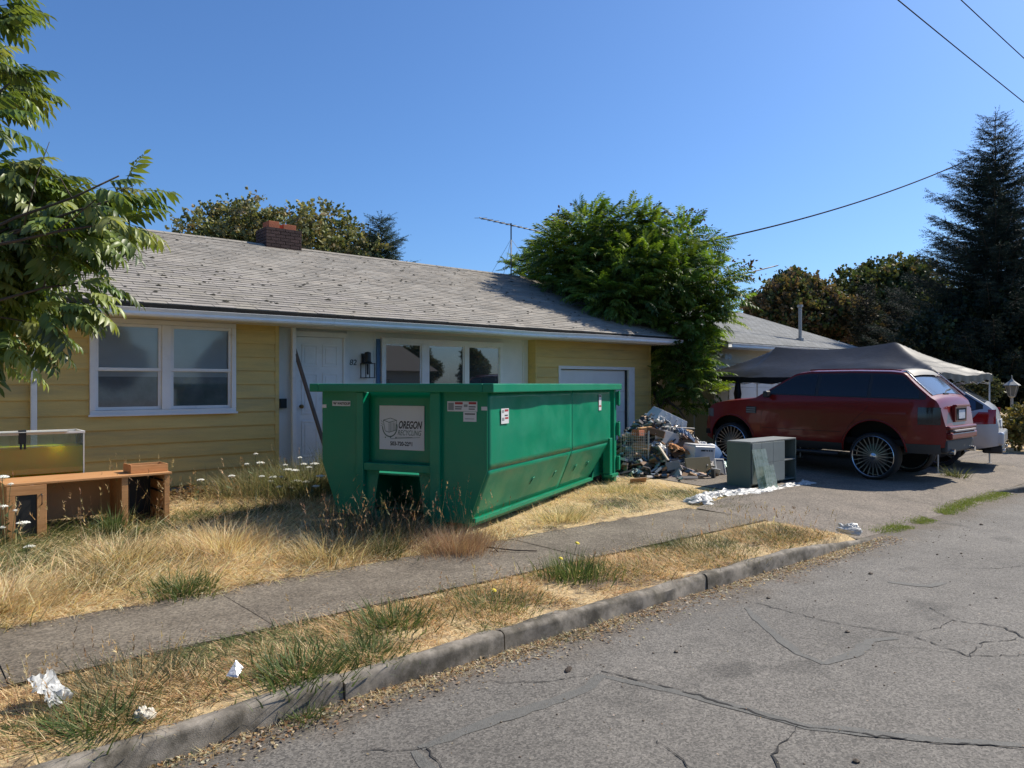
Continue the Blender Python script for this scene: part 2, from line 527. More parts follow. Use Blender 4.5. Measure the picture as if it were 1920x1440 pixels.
for i in range(len(xs) - 1):
    mb = MB()
    n, m_ = 8, 7
    dz, tx, ty = random.uniform(-.004, .006), random.uniform(-.004, .004), random.uniform(-.003, .003)
    a, b_ = xs[i] + .003, xs[i + 1] - .003
    vs_, fs = [], []
    for j in range(m_ + 1):
        for k in range(n + 1):
            x = a + (b_ - a) * k / n; y = SW0 + (SW1 - SW0) * j / m_
            ed = .008 * fbm(x, y, 4, 2)
            if j in (0, m_): y += .02 * fbm(x, j, 3.5, 8)
            edge = .005 if (k in (0, n) or j in (0, m_)) else 0
            vs_.append((x, y, -.128 + dz + tx * (k / n - .5) + ty * (j / m_ - .5) - edge + ed * .25))
    for j in range(m_):
        for k in range(n):
            fs.append((j * (n + 1) + k, j * (n + 1) + k + 1, (j + 1) * (n + 1) + k + 1, (j + 1) * (n + 1) + k))
    mb.add(vs_, fs)
    mb.build('slab', walk_m, walk, smooth=True, solid=0)
    # joint skirt so that a slab has thickness
    mb = MB(); mb.box(a - .004, b_ + .004, SW0, SW1, -.24, -.137)
    mb.build('slab_base', walk_m, walk)

# driveway: exposed aggregate concrete, a ramp from the gutter up to the garages
dm = aggregate_mat('driveway_concrete', (.195, .162, .128), (.14, .118, .094), 62, .62, 1.4, .6)
drive = bpy.data.objects.new('driveway', None); col.objects.link(drive); structure(drive)
def drive_panel(x0, x1, y0, y1, left=None):
    n, m_ = max(3, int((x1 - x0) / .35)), max(3, int((y1 - y0) / .3))
    vs_, fs = [], []
    for j in range(m_ + 1):
        y = y0 + (y1 - y0) * j / m_
        a = left(y) if left else x0
        for k in range(n + 1):
            x = a + (x1 - a) * k / n
            e = .004 if (k in (0, n) or j in (0, m_)) else 0
            vs_.append((x, y, drive_z(y) + .006 * fbm(x, y, 1.2, 6) - e))
    for j in range(m_):
        for k in range(n):
            fs.append((j * (n + 1) + k, j * (n + 1) + k + 1, (j + 1) * (n + 1) + k + 1, (j + 1) * (n + 1) + k))
    mb = MB(); mb.add(vs_, fs)
    return mb.build('concrete_panel', dm, drive, smooth=True)
def apron_left(y):
    return 8.27 if y < 6.1 else 8.27 + 1.4 * smooth01((y - 6.1) / .18)
drive_panel(8.6, 11.6, 3.93, 6.28, apron_left)
drive_panel(11.61, 14.4, 3.93, 6.28)
drive_panel(14.41, 17.6, 4.15, 6.28)
drive_panel(17.61, 20.5, 4.15, 6.28)
for a, b_ in ((9.9, 11.9), (11.91, 13.9), (13.91, 17.0), (17.01, 20.5)):
    drive_panel(a, b_, 6.29, 8.8); drive_panel(a, b_, 8.81, 11.4)
# =================================================================== YELLOW HOUSE
yellow = mat('yellow_siding', (.63, .455, .15), .62, .12, 5, .3, 70, c2=(.47, .36, .15), c2scale=1.7, c2lo=.46, c2hi=.72, objrand=.05, stretch=(.35, 1, 3))
white_p = mat('white_paint', (.76, .76, .75), .55, .07, 4, .15, 60, c2=(.50, .50, .49), c2scale=3, c2lo=.55, c2hi=.8)
cream_p = mat('soffit_paint', (.62, .58, .50), .7, .08, 3, .2, 60)
bluish_p = mat('entry_paint', (.72, .73, .72), .6, .06, 3, .15, 60)
black_m = mat('black_metal', (.015, .016, .018), .45, .1, 8)
gutter_m = mat('gutter_paint', (.82, .82, .80), .4, .08, 4, .1, 40, c2=(.45, .44, .41), c2scale=5, c2lo=.58, c2hi=.75)

def roof_mat(name, c, courses=False):
    m, nt, b = _mat(name)
    N, L = nt.nodes.new, nt.links.new
    tc = N('ShaderNodeTexCoord'); P = tc.outputs['Object']
    ge = N('ShaderNodeNewGeometry')
    at = N('ShaderNodeAttribute'); at.attribute_name = 'Col'
    oi = N('ShaderNodeObjectInfo')
    n1 = N('ShaderNodeTexNoise'); n1.inputs['Scale'].default_value = 130; n1.inputs['Detail'].default_value = 3; L(ge.outputs['Position'], n1.inputs['Vector'])
    n2 = N('ShaderNodeTexNoise'); n2.inputs['Scale'].default_value = 1.4; n2.inputs['Detail'].default_value = 7; n2.inputs['Roughness'].default_value = .7; L(ge.outputs['Position'], n2.inputs['Vector'])
    def mr(s, a, b_, c_, d):
        n = N('ShaderNodeMapRange'); n.inputs[1].default_value = a; n.inputs[2].default_value = b_; n.inputs[3].default_value = c_; n.inputs[4].default_value = d
        L(s, n.inputs[0]); return n.outputs[0]
    def mul(a, c_):
        n = N('ShaderNodeMath'); n.operation = 'MULTIPLY'; L(a, n.inputs[0]); L(c_, n.inputs[1]); return n.outputs[0]
    f = mul(mr(n1.outputs[0], .3, .7, .75, 1.25), mr(n2.outputs[0], .3, .7, .82, 1.16))
    f = mul(f, mr(oi.outputs['Random'], 0, 1, .93, 1.07))
    if courses:
        br = N('ShaderNodeTexBrick'); br.offset = .5
        br.inputs['Scale'].default_value = 1; br.inputs['Brick Width'].default_value = .3; br.inputs['Row Height'].default_value = .127
        br.inputs['Mortar Size'].default_value = .010; br.inputs['Color1'].default_value = (1.1, 1.1, 1.1, 1); br.inputs['Color2'].default_value = (.85, .85, .85, 1); br.inputs['Mortar'].default_value = (.35, .35, .35, 1)
        L(tc.outputs['UV'], br.inputs['Vector'])
        f = mul(f, br.outputs[0])
        bp = N('ShaderNodeBump'); bp.inputs['Strength'].default_value = .8; bp.inputs['Distance'].default_value = .01
        L(br.outputs['Fac'], bp.inputs['Height']); bp.invert = True; L(bp.outputs[0], b.inputs['Normal'])
        cs = N('ShaderNodeRGB'); cs.outputs[0].default_value = (*c, 1); cs = cs.outputs[0]
    else:
        mx = N('ShaderNodeMix'); mx.data_type = 'RGBA'; mx.blend_type = 'MULTIPLY'; mx.inputs[0].default_value = 1
        mx.inputs[6].default_value = (*c, 1); L(at.outputs['Color'], mx.inputs[7]); cs = mx.outputs[2]
    vm = N('ShaderNodeVectorMath'); vm.operation = 'SCALE'; L(cs, vm.inputs[0]); L(f, vm.inputs['Scale'])
    L(vm.outputs[0], b.inputs['Base Color']); b.inputs['Roughness'].default_value = .95
    b.inputs['Specular IOR Level'].default_value = .2
    return m
shingle_m = roof_mat('asphalt_shingle', (.305, .285, .25))

HX0, HX1 = -3.2, 13.74
house = thing('ranch_house', 'single storey yellow ranch house with grey shingle roof behind the green dumpster', 'house', (5.4, 11.15, 0))
HL = (-5.4, -11.15, 0)
WY, EY = 11.15, 11.35        # siding plane, recessed entry plane

wall = MB()
wall.box(HX0, 4.74, WY + .03, WY + .30, -.3, 2.44).box(4.74, 10.13, EY + .01, EY + .15, -.3, 2.44).box(10.15, 10.77, WY + .03, WY + .30, -.3, 2.44)
wall.box(13.17, HX1, WY + .03, WY + .30, -.3, 2.44).box(10.77, 13.17, WY + .03, WY + .30, 1.90, 2.44)
wall.box(10.75, 13.19, WY + .31, WY + .36, -.3, 1.95)
wall.box(HX0, HX0 + .2, WY + .31, 19.2, -.3, 2.44).box(HX1 - .2, HX1, WY + .37, 19.2, -.3, 2.44).box(HX0 + .21, HX1 - .21, 19.0, 19.2, -.3, 2.44)
for gx0 in (HX0 + .02, HX1 - .18):
    wall.prism([(WY + .1, 2.445), (19.1, 2.445), (15.2, 4.10)], gx0, gx0 + .15, 'x')
wall_o = wall.build('wall', yellow, house, loc=HL)

EXPO = .2055
def board_run(x0, x1, z0, z1, y, parent, m, cuts=()):
    """lap boards, each its own object; cuts = (xa, xb, za, zb) openings"""
    k = 0
    z = z0
    while z < z1 - .02:
        zt = min(z + EXPO, z1)
        spans = [(x0, x1)]
        for (xa, xb, za, zb) in cuts:
            if min(zt, zb) - max(z, za) > .07:
                ns = []
                for (a, b_) in spans:
                    if xb <= a or xa >= b_: ns.append((a, b_))
                    else:
                        if xa - a > .02: ns.append((a, xa))
                        if b_ - xb > .02: ns.append((xb, b_))
                spans = ns
        for (a, b_) in spans:
            # long runs are pieced from two boards
            js = [a, b_]
            if b_ - a > 4.2: js = [a, a + (b_ - a) * random.uniform(.3, .7), b_]
            for p, q in zip(js[:-1], js[1:]):
                mb = MB()
                prof = [(y - .026, z + .015), (y - .028, z + .020), (y - .006, zt + .022), (y + .026, zt + .022), (y + .026, z + .015)]
                mb.prism(prof, p + .0015, q - .0015, 'x')
                mb.build('board', m, parent, loc=None)
        z = zt
board_run(HX0, 4.70, .06, 2.43, WY, wall_o, yellow, cuts=[(2.16, 4.09, 1.10, 2.50)])
board_run(10.17, 13.70, .0, 2.43, WY, wall_o, yellow, cuts=[(10.77, 13.17, -.5, 1.90)])
for q in ((4.70, 4.765, WY - .026, WY + .25, .03, 2.43), (10.125, 10.17, WY - .026, EY, 0, 2.43), (13.70, 13.765, WY - .026, WY + .03, 0, 2.43)):
    MB().box(*q).build('corner_trim', yellow, house, loc=HL, bevel=.003)
for q in ((HX0, 4.74, WY + .0, WY + .05, -.2, .055), (10.14, HX1, WY, WY + .05, -.2, -.005)):
    MB().box(*q).build('foundation', mat('foundation', (.2, .19, .17), .95, .2, 4, .5), house, loc=HL)

# roof: deck, shingles course by course, ridge caps
EAVE_Y, EAVE_Z, RID_Y, RID_Z = 10.52, 2.585, 15.2, 4.42
RX0, RX1 = -3.6, 13.98
sl = math.atan2(RID_Z - EAVE_Z, RID_Y - EAVE_Y)
slen = math.hypot(RID_Z - EAVE_Z, RID_Y - EAVE_Y)
dk = MB()
dk.prism([(EAVE_Y, EAVE_Z - .03), (EAVE_Y, EAVE_Z - .004), (RID_Y, RID_Z - .004), (2 * RID_Y - EAVE_Y, EAVE_Z - .004), (2 * RID_Y - EAVE_Y, EAVE_Z - .04), (RID_Y, RID_Z - .05)], RX0 + .02, RX1 - .02, 'x')
roof = dk.build('roof', mat('roof_deck', (.13, .12, .105), .95, .2, 5, .4), house, loc=HL)
def shingle_geo(w, L_, t, seed):
    r_ = random.Random(seed)
    c0, c1 = r_.uniform(-.006, .006), r_.uniform(-.006, .006)
    vs_ = [(0, c0, t), (w, c1, t), (w, L_, .001), (0, L_, .001), (0, c0, 0), (w, c1, 0)]
    return vs_, [(0, 1, 2, 3), (4, 5, 1, 0), (0, 3, 4), (1, 5, 2)]
def lay(p, x, s, lift=0.0, tw=0.0):
    """local shingle point -> roof surface at slope distance s"""
    a, b_, c_ = p
    d = s + b_
    return (x + a + tw * b_, EAVE_Y + d * math.cos(sl) - c_ * math.sin(sl), EAVE_Z + d * math.sin(sl) + c_ * math.cos(sl) + lift)
NC = int(slen / .127)
tabs = []
for c_ in range(NC + 1):
    s = -.02 + c_ * slen / NC
    if s > slen - .06: break
    x = RX0 + (0 if c_ % 2 else -.15) + random.uniform(-.05, .05)
    while x < RX1 - .02:
        w = .305 + random.uniform(-.006, .004)
        a, b_ = max(x, RX0), min(x + w - .006, RX1)
        if b_ - a > .04: tabs.append((a, b_ - a, s + random.uniform(-.004, .004)))
        x += w
tabs.sort(key=lambda t: (t[0] + .15 if t[0] > 1.6 else 30)**2 + (EAVE_Y + t[2] * .93)**2)
sh_meshes = []
for k in range(6):
    v_, f_ = shingle_geo(.298, .148, random.uniform(.008, .014), 200 + k)
    mb = MB(); mb.add([(a, b_ * math.cos(sl) - c_ * math.sin(sl), b_ * math.sin(sl) + c_ * math.cos(sl)) for a, b_, c_ in v_], f_)
    me = mb.mesh('shingle', shingle_m)
    ca = me.color_attributes.new('Col', 'FLOAT_COLOR', 'POINT')
    g_ = random.uniform(.88, 1.08)
    ca.data.foreach_set('color', [g_, g_ * random.uniform(.97, 1), g_ * random.uniform(.94, 1), 1] * len(me.vertices))
    sh_meshes.append(me)
n_ind = 0
rest = MB(); rest_c = []
for (x, w, s) in tabs:
    if n_ind < 300 and abs(w - .298) < .012:
        o = link('shingle', sh_meshes[n_ind % 6], roof, lay((0, 0, random.uniform(0, .003)), x, s))
        n_ind += 1
    else:
        v_, f_ = shingle_geo(w, .148, random.uniform(.007, .014), random.randint(0, 99999))
        rest.add([lay(p, x, s, random.uniform(0, .002)) for p in v_], f_)
        g_ = random.uniform(.86, 1.10); b2 = random.uniform(.94, 1.0)
        rest_c += [(g_, g_ * (1 + b2) / 2, g_ * b2)] * 6
me = rest.mesh('shingles', shingle_m)
ca = me.color_attributes.new('Col', 'FLOAT_COLOR', 'POINT')
ca.data.foreach_set('color', np.concatenate([np.array(rest_c, dtype=np.float32), np.ones((len(rest_c), 1), np.float32)], axis=1).ravel())
o = link('shingles', me, roof); o['kind'] = 'stuff'
mb = MB()
x = RX0
while x < RX1 - .1:
    mb.prism([(RID_Y - .14, RID_Z - .045), (RID_Y - .138, RID_Z - .030), (RID_Y, RID_Z + .026), (RID_Y + .138, RID_Z - .03), (RID_Y + .14, RID_Z - .045)], x, min(x + .29, RX1), 'x')
    x += .3
me = mb.mesh('ridge_caps', shingle_m)
ca = me.color_attributes.new('Col', 'FLOAT_COLOR', 'POINT'); ca.data.foreach_set('color', [.9, .88, .85, 1] * len(me.vertices))
link('ridge_caps', me, roof)
# moss tufts and missing-granule spots on the shingles
moss_m = mat('dark_moss', (.045, .042, .03), .95, .3, 30)
mb = MB()
for _ in range(420):
    x = random.uniform(1.5, 13.5); s = slen * random.random()
    r0 = random.uniform(.008, .026) * (1.6 if random.random() < .08 else 1)
    n = 6; ring = []
    for k in range(n):
        a = 2 * math.pi * k / n
        ring.append(lay((r0 * 1.5 * math.cos(a) * random.uniform(.6, 1.2), r0 * math.sin(a) * random.uniform(.6, 1.2), .016), x, s))
    top = lay((0, 0, .016 + r0 * .55), x, s)
    mb.add(ring + [top], [(k, (k + 1) % n, n) for k in range(n)])
o = mb.build('moss', moss_m, roof); o['kind'] = 'stuff'
# black strip under the lowest course: shade and debris put into the colour
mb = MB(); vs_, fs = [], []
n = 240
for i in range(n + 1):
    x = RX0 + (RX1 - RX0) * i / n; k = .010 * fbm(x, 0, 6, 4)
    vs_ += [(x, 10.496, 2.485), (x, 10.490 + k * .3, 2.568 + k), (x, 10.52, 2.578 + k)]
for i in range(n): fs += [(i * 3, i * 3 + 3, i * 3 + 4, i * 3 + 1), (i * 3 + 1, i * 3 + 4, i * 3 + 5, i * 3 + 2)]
mb.add(vs_, fs).build('eave_dark_strip', mat('eave_shade_debris', (.018, .017, .014), .95, .3, 30), house, loc=HL)
# gutter, fascia, soffit
gp = [(10.52, 2.53), (10.52, 2.445), (10.415, 2.445), (10.40, 2.47), (10.405, 2.50), (10.385, 2.545), (10.395, 2.548), (10.415, 2.50), (10.41, 2.475), (10.42, 2.458), (10.508, 2.458), (10.508, 2.53)]
def sag(x): return -.012 * math.sin((x - RX0) / 3.1) - .02 * math.exp(-((x - 9.6) / 1.2)**2)
gut = MB()
segs = [(RX0 - .02, .6), (.602, 4.7), (4.702, 9.13), (9.132, 14.0)]
gp = [(yy, zz - .030) for yy, zz in gp]
for a, b_ in segs:
    mb = MB(); vs_, fs = [], []; n = 14; m_ = len(gp)
    for i in range(n + 1):
        x = a + (b_ - a) * i / n
        for (yy, zz) in gp: vs_.append((x, yy, zz + sag(x)))
    for i in range(n):
        for j in range(m_): fs.append((i * m_ + j, i * m_ + (j + 1) % m_, (i + 1) * m_ + (j + 1) % m_, (i + 1) * m_ + j))
    mb.add(vs_, fs)
    mb.add([(b_, yy, zz + sag(b_)) for yy, zz in [(10.52, 2.50), (10.52, 2.415), (10.415, 2.415), (10.40, 2.44), (10.385, 2.515)]], [(0, 1, 2, 3, 4)])
    mb.build('gutter', gutter_m, house, loc=HL)
# dirt and needles lying in the gutter
mb = MB()
mb.box(RX0, 13.96, 10.43, 10.505, 2.445, 2.452)
o = mb.build('gutter_debris', soil, house, loc=HL)
for q in ((RX0, RX1, 10.523, 10.555, 2.40, 2.515), (RX0, RX1, 2 * RID_Y - 10.555, 2 * RID_Y - 10.523, 2.37, 2.50)):
    MB().box(*q).build('fascia', white_p, house, loc=HL, bevel=.003)
mb = MB()
for i in range(4):
    mb.box(RX0, RX1 - .03, 10.557 + i * .2, 10.557 + i * .2 + .196, 2.415, 2.432)
mb.box(RX0, RX1 - .03, 19.2, 2 * RID_Y - 10.56, 2.39, 2.41)
mb.build('soffit', cream_p, house, loc=HL)
for xx, nm in ((RX1 - .03, 'rake_board'), (RX0 - .01, 'rake_board')):
    mb = MB()
    mb.prism([(10.56, 2.43), (10.56, 2.545), (RID_Y, RID_Z - .012), (2 * RID_Y - 10.56, 2.545), (2 * RID_Y - 10.56, 2.43), (RID_Y, RID_Z - .14)], xx, xx + .025, 'x')
    mb.build(nm, white_p, house, loc=HL)
# chimney of dark bricks with two clay flues
brick_m = mat('dark_brick', (.06, .035, .032), .9, .3, 12, .6, 50, c2=(.03, .022, .022), c2scale=5, objrand=.3)
mortar_m = mat('mortar', (.11, .095, .085), .95, .2, 12, .4)
cx0, cx1, cy0, cy1 = 6.15, 6.92, 15.0, 15.56
mb = MB(); mb.box(cx0 + .02, cx1 - .02, cy0 + .02, cy1 - .02, 3.95, 4.775)
chim = mb.build('chimney', mortar_m, house, loc=HL)
bm_cache = {}
def chimney_brick(sx_, sy_, p):
    k = (round(sx_, 3), round(sy_, 3))
    if k not in bm_cache: bm_cache[k] = MB().box(0, k[0], 0, k[1], 0, .057).mesh('brick', brick_m)
    link('brick', bm_cache[k], chim, p)
for c_ in range(9):
    z = 4.18 + c_ * .0665
    for face in range(4):
        horiz = face in (0, 1)
        L_ = (cx1 - cx0) if horiz else (cy1 - cy0 - .2)
        t = 0
        first = .198 if (c_ + (0 if horiz else 1)) % 2 == 0 else .095
        while t < L_ - .02:
            l = min(first if t == 0 else .198, L_ - t)
            if L_ - t - l < .04: l = L_ - t
            if horiz: chimney_brick(l, .095, (cx0 + t, cy0 if face == 0 else cy1 - .095, z))
            else: chimney_brick(.095, l, (cx0 if face == 2 else cx1 - .095, cy0 + .1 + t, z))
            t += l + .009
flue_m = mat('clay_flue', (.42, .13, .06), .85, .2, 6, .3)
for (a, b_, h) in ((cx0 + .10, cx0 + .33, 4.93), (cx0 + .42, cx0 + .70, 4.90)):
    mb = MB()
    for q in ((a, b_, cy0 + .12, cy0 + .15), (a, b_, cy1 - .15, cy1 - .12), (a, a + .03, cy0 + .15, cy1 - .15), (b_ - .03, b_, cy0 + .15, cy1 - .15)):
        mb.box(*q, 4.77, h)
    mb.build('flue', flue_m, chim, bevel=.006)

# left double window
def pane(name, x0, x1, z0, z1, y, m, parent):
    return MB().box(x0, x1, y, y + .006, z0, z1).build(name, m, parent)
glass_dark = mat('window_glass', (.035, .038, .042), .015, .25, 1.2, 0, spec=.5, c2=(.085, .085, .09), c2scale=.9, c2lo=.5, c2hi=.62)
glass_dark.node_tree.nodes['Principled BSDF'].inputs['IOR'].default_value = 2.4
glass_shade = mat('window_glass_shaded', (.115, .118, .12), .16, .06, 2, 0, spec=.6)
wn_o = MB()
for q in ((2.16, 4.09, 1.10, 1.165), (2.16, 4.09, 2.345, 2.41), (2.16, 2.225, 1.167, 2.343), (4.025, 4.09, 1.167, 2.343), (3.055, 3.175, 1.167, 2.343)):
    wn_o.box(q[0], q[1], WY - .052, WY + .02, q[2], q[3])
win = wn_o.build('window', white_p, house, loc=HL, bevel=.004)
MB().box(2.14, 4.11, WY - .075, WY - .054, 1.085, 1.112).build('sill', white_p, win, bevel=.003)
for (a, b_) in ((2.226, 3.054), (3.176, 4.024)):
    for (z0, z1, yy) in ((1.70, 2.342, WY - .030), (1.168, 1.735, WY - .012)):
        s_ = MB()
        fw = .042
        s_.box(a, b_, yy, yy + .022, z0, z0 + fw).box(a, b_, yy, yy + .022, z1 - fw, z1).box(a, a + fw, yy, yy + .022, z0 + fw, z1 - fw).box(b_ - fw, b_, yy, yy + .022, z0 + fw, z1 - fw)
        s_.build('sash', white_p, win, bevel=.002)
        pane('pane', a + fw, b_ - fw, z0 + fw, z1 - fw, yy + .009, glass_mat('sash_glass', (.95, .96, .96), .05, .03) if 'sash_glass' not in MATS else MATS['sash_glass'], win)
    # shade pulled behind the upper sash, dark room below
    bl = MB()
    for i in range(26): bl.box(a + .02, b_ - .02, WY + .016, WY + .020, 1.62 + i * .027, 1.62 + i * .027 + .0262)
    bl.build('blind', mat('blind', (.78, .78, .75), .8, .08, 3), win)
    MB().box(a, b_, WY + .022, WY + .027, 1.16, 1.75).build('room_behind', mat('dim_room', (.30, .31, .32), .9, .4, 2.5, c2=(.42, .36, .26), c2scale=1.6, c2lo=.55, c2hi=.7), win)

# entry: door, frame, picture window, panels
MB().box(4.766, 10.12, EY - .004, EY + .008, 0.0, 2.43).build('entry_wall', bluish_p, house, loc=HL)
dr = MB().box(5.12, 5.94, EY - .050, EY - .006, .22, 2.28).build('door', white_p, house, loc=HL, bevel=.004)
for (z0, z1) in ((1.80, 2.16), (1.03, 1.70), (.34, .93)):
    for (a, b_) in ((5.21, 5.49), (5.57, 5.85)):
        s_ = MB(); yy = EY - .052
        # raised moulding round a sunk field
        for q in ((a, b_, z0, z0 + .03), (a, b_, z1 - .03, z1), (a, a + .03, z0 + .03, z1 - .03), (b_ - .03, b_, z0 + .03, z1 - .03)):
            s_.box(q[0], q[1], yy - .007, yy + .001, q[2], q[3])
        s_.box(a + .055, b_ - .055, yy - .005, yy + .001, z0 + .055, z1 - .055)
        s_.build('door_panel', white_p, dr, bevel=.003)
kb = MB(); kb.lathe([(.0, -.07), (.022, -.068), (.03, -.05), (.022, -.03), (.012, -.02), (.03, -.006), (.03, 0)], 14, 'y', (5.2, EY - .05, 1.16))
kb.build('knob', mat('tarnished_brass', (.2, .15, .07), .35, .1, metal=1), dr, smooth=True)
fr = MB()
for q in ((5.06, 5.118, .2, 2.36), (5.942, 6.0, .2, 2.36)): fr.box(q[0], q[1], EY - .07, EY - .005, q[2], q[3])
fr.box(5.06, 6.0, EY - .072, EY - .006, 2.285, 2.37)
fr.build('door_frame', white_p, house, loc=HL, bevel=.004)
MB().box(4.985, 5.045, WY - .02, WY + .04, .16, 2.41).build('entry_post', white_p, house, loc=HL, bevel=.004)
MB().box(6.02, 6.06, EY - .03, EY - .005, .1, 2.41).box(6.56, 6.575, EY - .02, EY - .005, .1, 2.41).box(9.97, 9.99, EY - .03, EY - .005, .1, 2.41).build('batten', white_p, house, loc=HL)
blue_m = mat('blue_tape', (.08, .16, .30), .7, .1, 5)
MB().box(6.60, 6.67, EY - .03, EY - .005, .6, 2.30).build('blue_trim', blue_m, house, loc=HL)
pw = MB()
for q in ((6.68, 9.40, 2.24, 2.33), (6.68, 9.40, .62, .70), (6.68, 6.745, .70, 2.24), (9.33, 9.40, .70, 2.24), (7.50, 7.65, .70, 2.24), (8.46, 8.56, .70, 2.24)):
    pw.box(q[0], q[1], EY - .07, EY - .005, q[2], q[3])
pw_o = pw.build('picture_window', white_p, house, loc=HL, bevel=.005)
for (a, b_) in ((6.745, 7.50), (7.65, 8.46), (8.56, 9.33)):
    s_ = MB(); fw = .028; yy = EY - .05
    s_.box(a, b_, yy, yy + .02, .70, .70 + fw).box(a, b_, yy, yy + .02, 2.24 - fw, 2.24).box(a, a + fw, yy, yy + .02, .70 + fw, 2.24 - fw).box(b_ - fw, b_, yy, yy + .02, .70 + fw, 2.24 - fw)
    s_.build('sash', white_p, pw_o, bevel=.002)
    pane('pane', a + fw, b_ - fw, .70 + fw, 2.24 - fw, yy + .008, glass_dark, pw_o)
# lantern
lan = MB(); lx, lz = 6.36, 1.88
lan.box(lx - .05, lx + .05, EY - .02, EY - .005, lz - .02, lz + .16)
lan_o = lan.build('wall_lantern', black_m, house, loc=HL, bevel=.003)
s_ = MB(); s_.lathe([(0, .19), (.05, .175), (.055, .16), (.055, .02), (.075, -.0), (.10, -.01)], 16, 'z', (lx, EY - .14, lz)); s_.build('lantern_cap', black_m, lan_o, smooth=True, autosmooth=40)
s_ = MB()
for sx_ in (-1, 1):
    for sy_ in (-1, 1): s_.box(lx + sx_ * .085 - .006, lx + sx_ * .085 + .006, EY - .14 + sy_ * .085 - .006, EY - .14 + sy_ * .085 + .006, lz - .25, lz - .01)
for zz in (lz - .26, lz - .02):
    s_.box(lx - .095, lx + .095, EY - .235, EY - .222, zz, zz + .013).box(lx - .095, lx + .095, EY - .058, EY - .045, zz, zz + .013).box(lx - .095, lx - .082, EY - .222, EY - .058, zz, zz + .013).box(lx + .082, lx + .095, EY - .222, EY - .058, zz, zz + .013)
s_.build('lantern_cage', black_m, lan_o)
s_ = MB(); s_.box(lx - .012, lx + .012, EY - .06, EY - .02, lz + .08, lz + .1); s_.tube([(lx, EY - .14, lz - .2), (lx, EY - .14, lz - .02)], .018, 8); s_.build('candle_holder', black_m, lan_o)
text_mesh('82', .135, black_m, house, (6.085 - 5.4, EY - .006 - 11.15, 1.84), (R(90), 0, 0), .15, .004, 'LEFT', 'house_number')
MB().box(4.84, 4.945, EY - .10, EY - .005, 1.14, 1.29).build('mailbox', black_m, house, loc=HL, bevel=.006)
# downspout at the left
ds = MB(); ds.box(1.495, 1.565, WY - .085, WY - .03, .1, 2.30); ds.tube([(1.53, WY - .057, 2.28), (1.53, WY - .2, 2.36), (1.53, 10.47, 2.45)], .036, 4)
ds.build('downspout', gutter_m, house, loc=HL, bevel=.006)
# step before the door
MB().box(4.80, 7.2, 10.15, 11.3, -.2, .13).build('door_step', mat('step_concrete', (.3, .27, .23), .92, .2, 4, .6), house, loc=HL, bevel=.012)
# garage door
gf = MB()
gf.box(10.77, 10.835, WY - .034, WY + .06, -.05, 1.90).box(12.97, 13.17, WY - .034, WY + .06, -.05, 1.90).box(10.836, 12.969, WY - .034, WY + .06, 1.835, 1.90)
gf.build('garage_frame', white_p, house, loc=HL, bevel=.004)
gd = MB()
for i in range(4):
    z0 = -.04 + i * .466
    gd.box(10.84, 12.93, WY + .055, WY + .095, z0, z0 + .462)
gd_o = gd.build('garage_door', bluish_p, house, loc=HL, bevel=.004)
MB().box(12.931, 12.968, WY + .02, WY + .05, -.05, 1.83).build('dark_strip', black_m, gd_o)  # narrow black strip right of the garage door

# roof aerial
alu = mat('dull_aluminium', (.25, .25, .25), .5, .1, metal=.8)
aer_m = mat('aerial_metal', (.06, .06, .065), .5, .1, metal=.6)
ae = thing('roof_aerial', 'spiky television aerial on a guyed mast at the yellow house ridge', 'aerial', (12.95, 15.2, 4.40))
MB().tube([(0, 0, -.03), (0, 0, 1.42)], .018, 6).build('mast', aer_m, ae)
bo = MB()
dirx = Vector((.985, -.10, .0)).normalized()
bo.tube([tuple(dirx * -1.0 + Vector((0, 0, 1.44))), tuple(dirx * .98 + Vector((0, 0, 1.30)))], .016, 5)
boom = bo.build('boom', aer_m, ae)
for i in range(11):
    t = -.96 + i * .19
    L_ = .52 - .024 * i
    c_ = dirx * t; zc = 1.44 - .07 * (t + 1)
    a = Vector((.35, 1, .22)).normalized()
    m_ = MB().tube([tuple(c_ - a * L_ + Vector((0, 0, zc))), tuple(c_ + a * L_ + Vector((0, 0, zc)))], .006, 4)
    m_.build('element', aer_m, boom)
for (gx_, gy_) in ((-.42, -.5), (.55, -.75), (-.3, .9), (.35, .9)):
    zz = -.39 * abs(gy_) + .02
    MB().tube([(0, 0, 1.0), (gx_, gy_, zz)], .005, 4).build('guy_wire', alu, ae)

# =================================================================== NEIGHBOUR'S HOUSE
nb = thing('neighbour_house', 'pale cream house with grey roof behind the black canopy', 'house', (19.8, 11.15, 0))
NL = (-19.8, -11.15, 0)
cream_s = mat('cream_siding', (.50, .48, .40), .7, .08, 3, .2, 60, objrand=.05)
nroof_m = roof_mat('neighbour_shingle', (.235, .24, .235), courses=True)
NX0, NX1 = 16.3, 23.6
w_ = MB()
w_.box(NX0, 16.95, WY + .03, WY + .2, -.3, 2.44).box(20.0, NX1, WY + .03, WY + .2, -.3, 2.44).box(16.95, 20.0, WY + .03, WY + .2, 1.96, 2.44)
w_.box(NX0, NX0 + .15, WY + .21, 19.2, -.3, 2.44).box(NX1 - .15, NX1, WY + .21, 19.2, -.3, 2.44).box(NX0 + .16, NX1 - .16, 19.05, 19.2, -.3, 2.44)
for gx0 in (NX0 + .01, NX1 - .14):
    w_.prism([(WY + .1, 2.445), (19.1, 2.445), (15.2, 3.85)], gx0, gx0 + .13, 'x')
nw = w_.build('wall', cream_s, nb, loc=NL)
board_run(NX0, NX1, .0, 2.43, WY, nw, cream_s, cuts=[(16.95, 20.0, -.5, 1.96)])
NR = 4.12
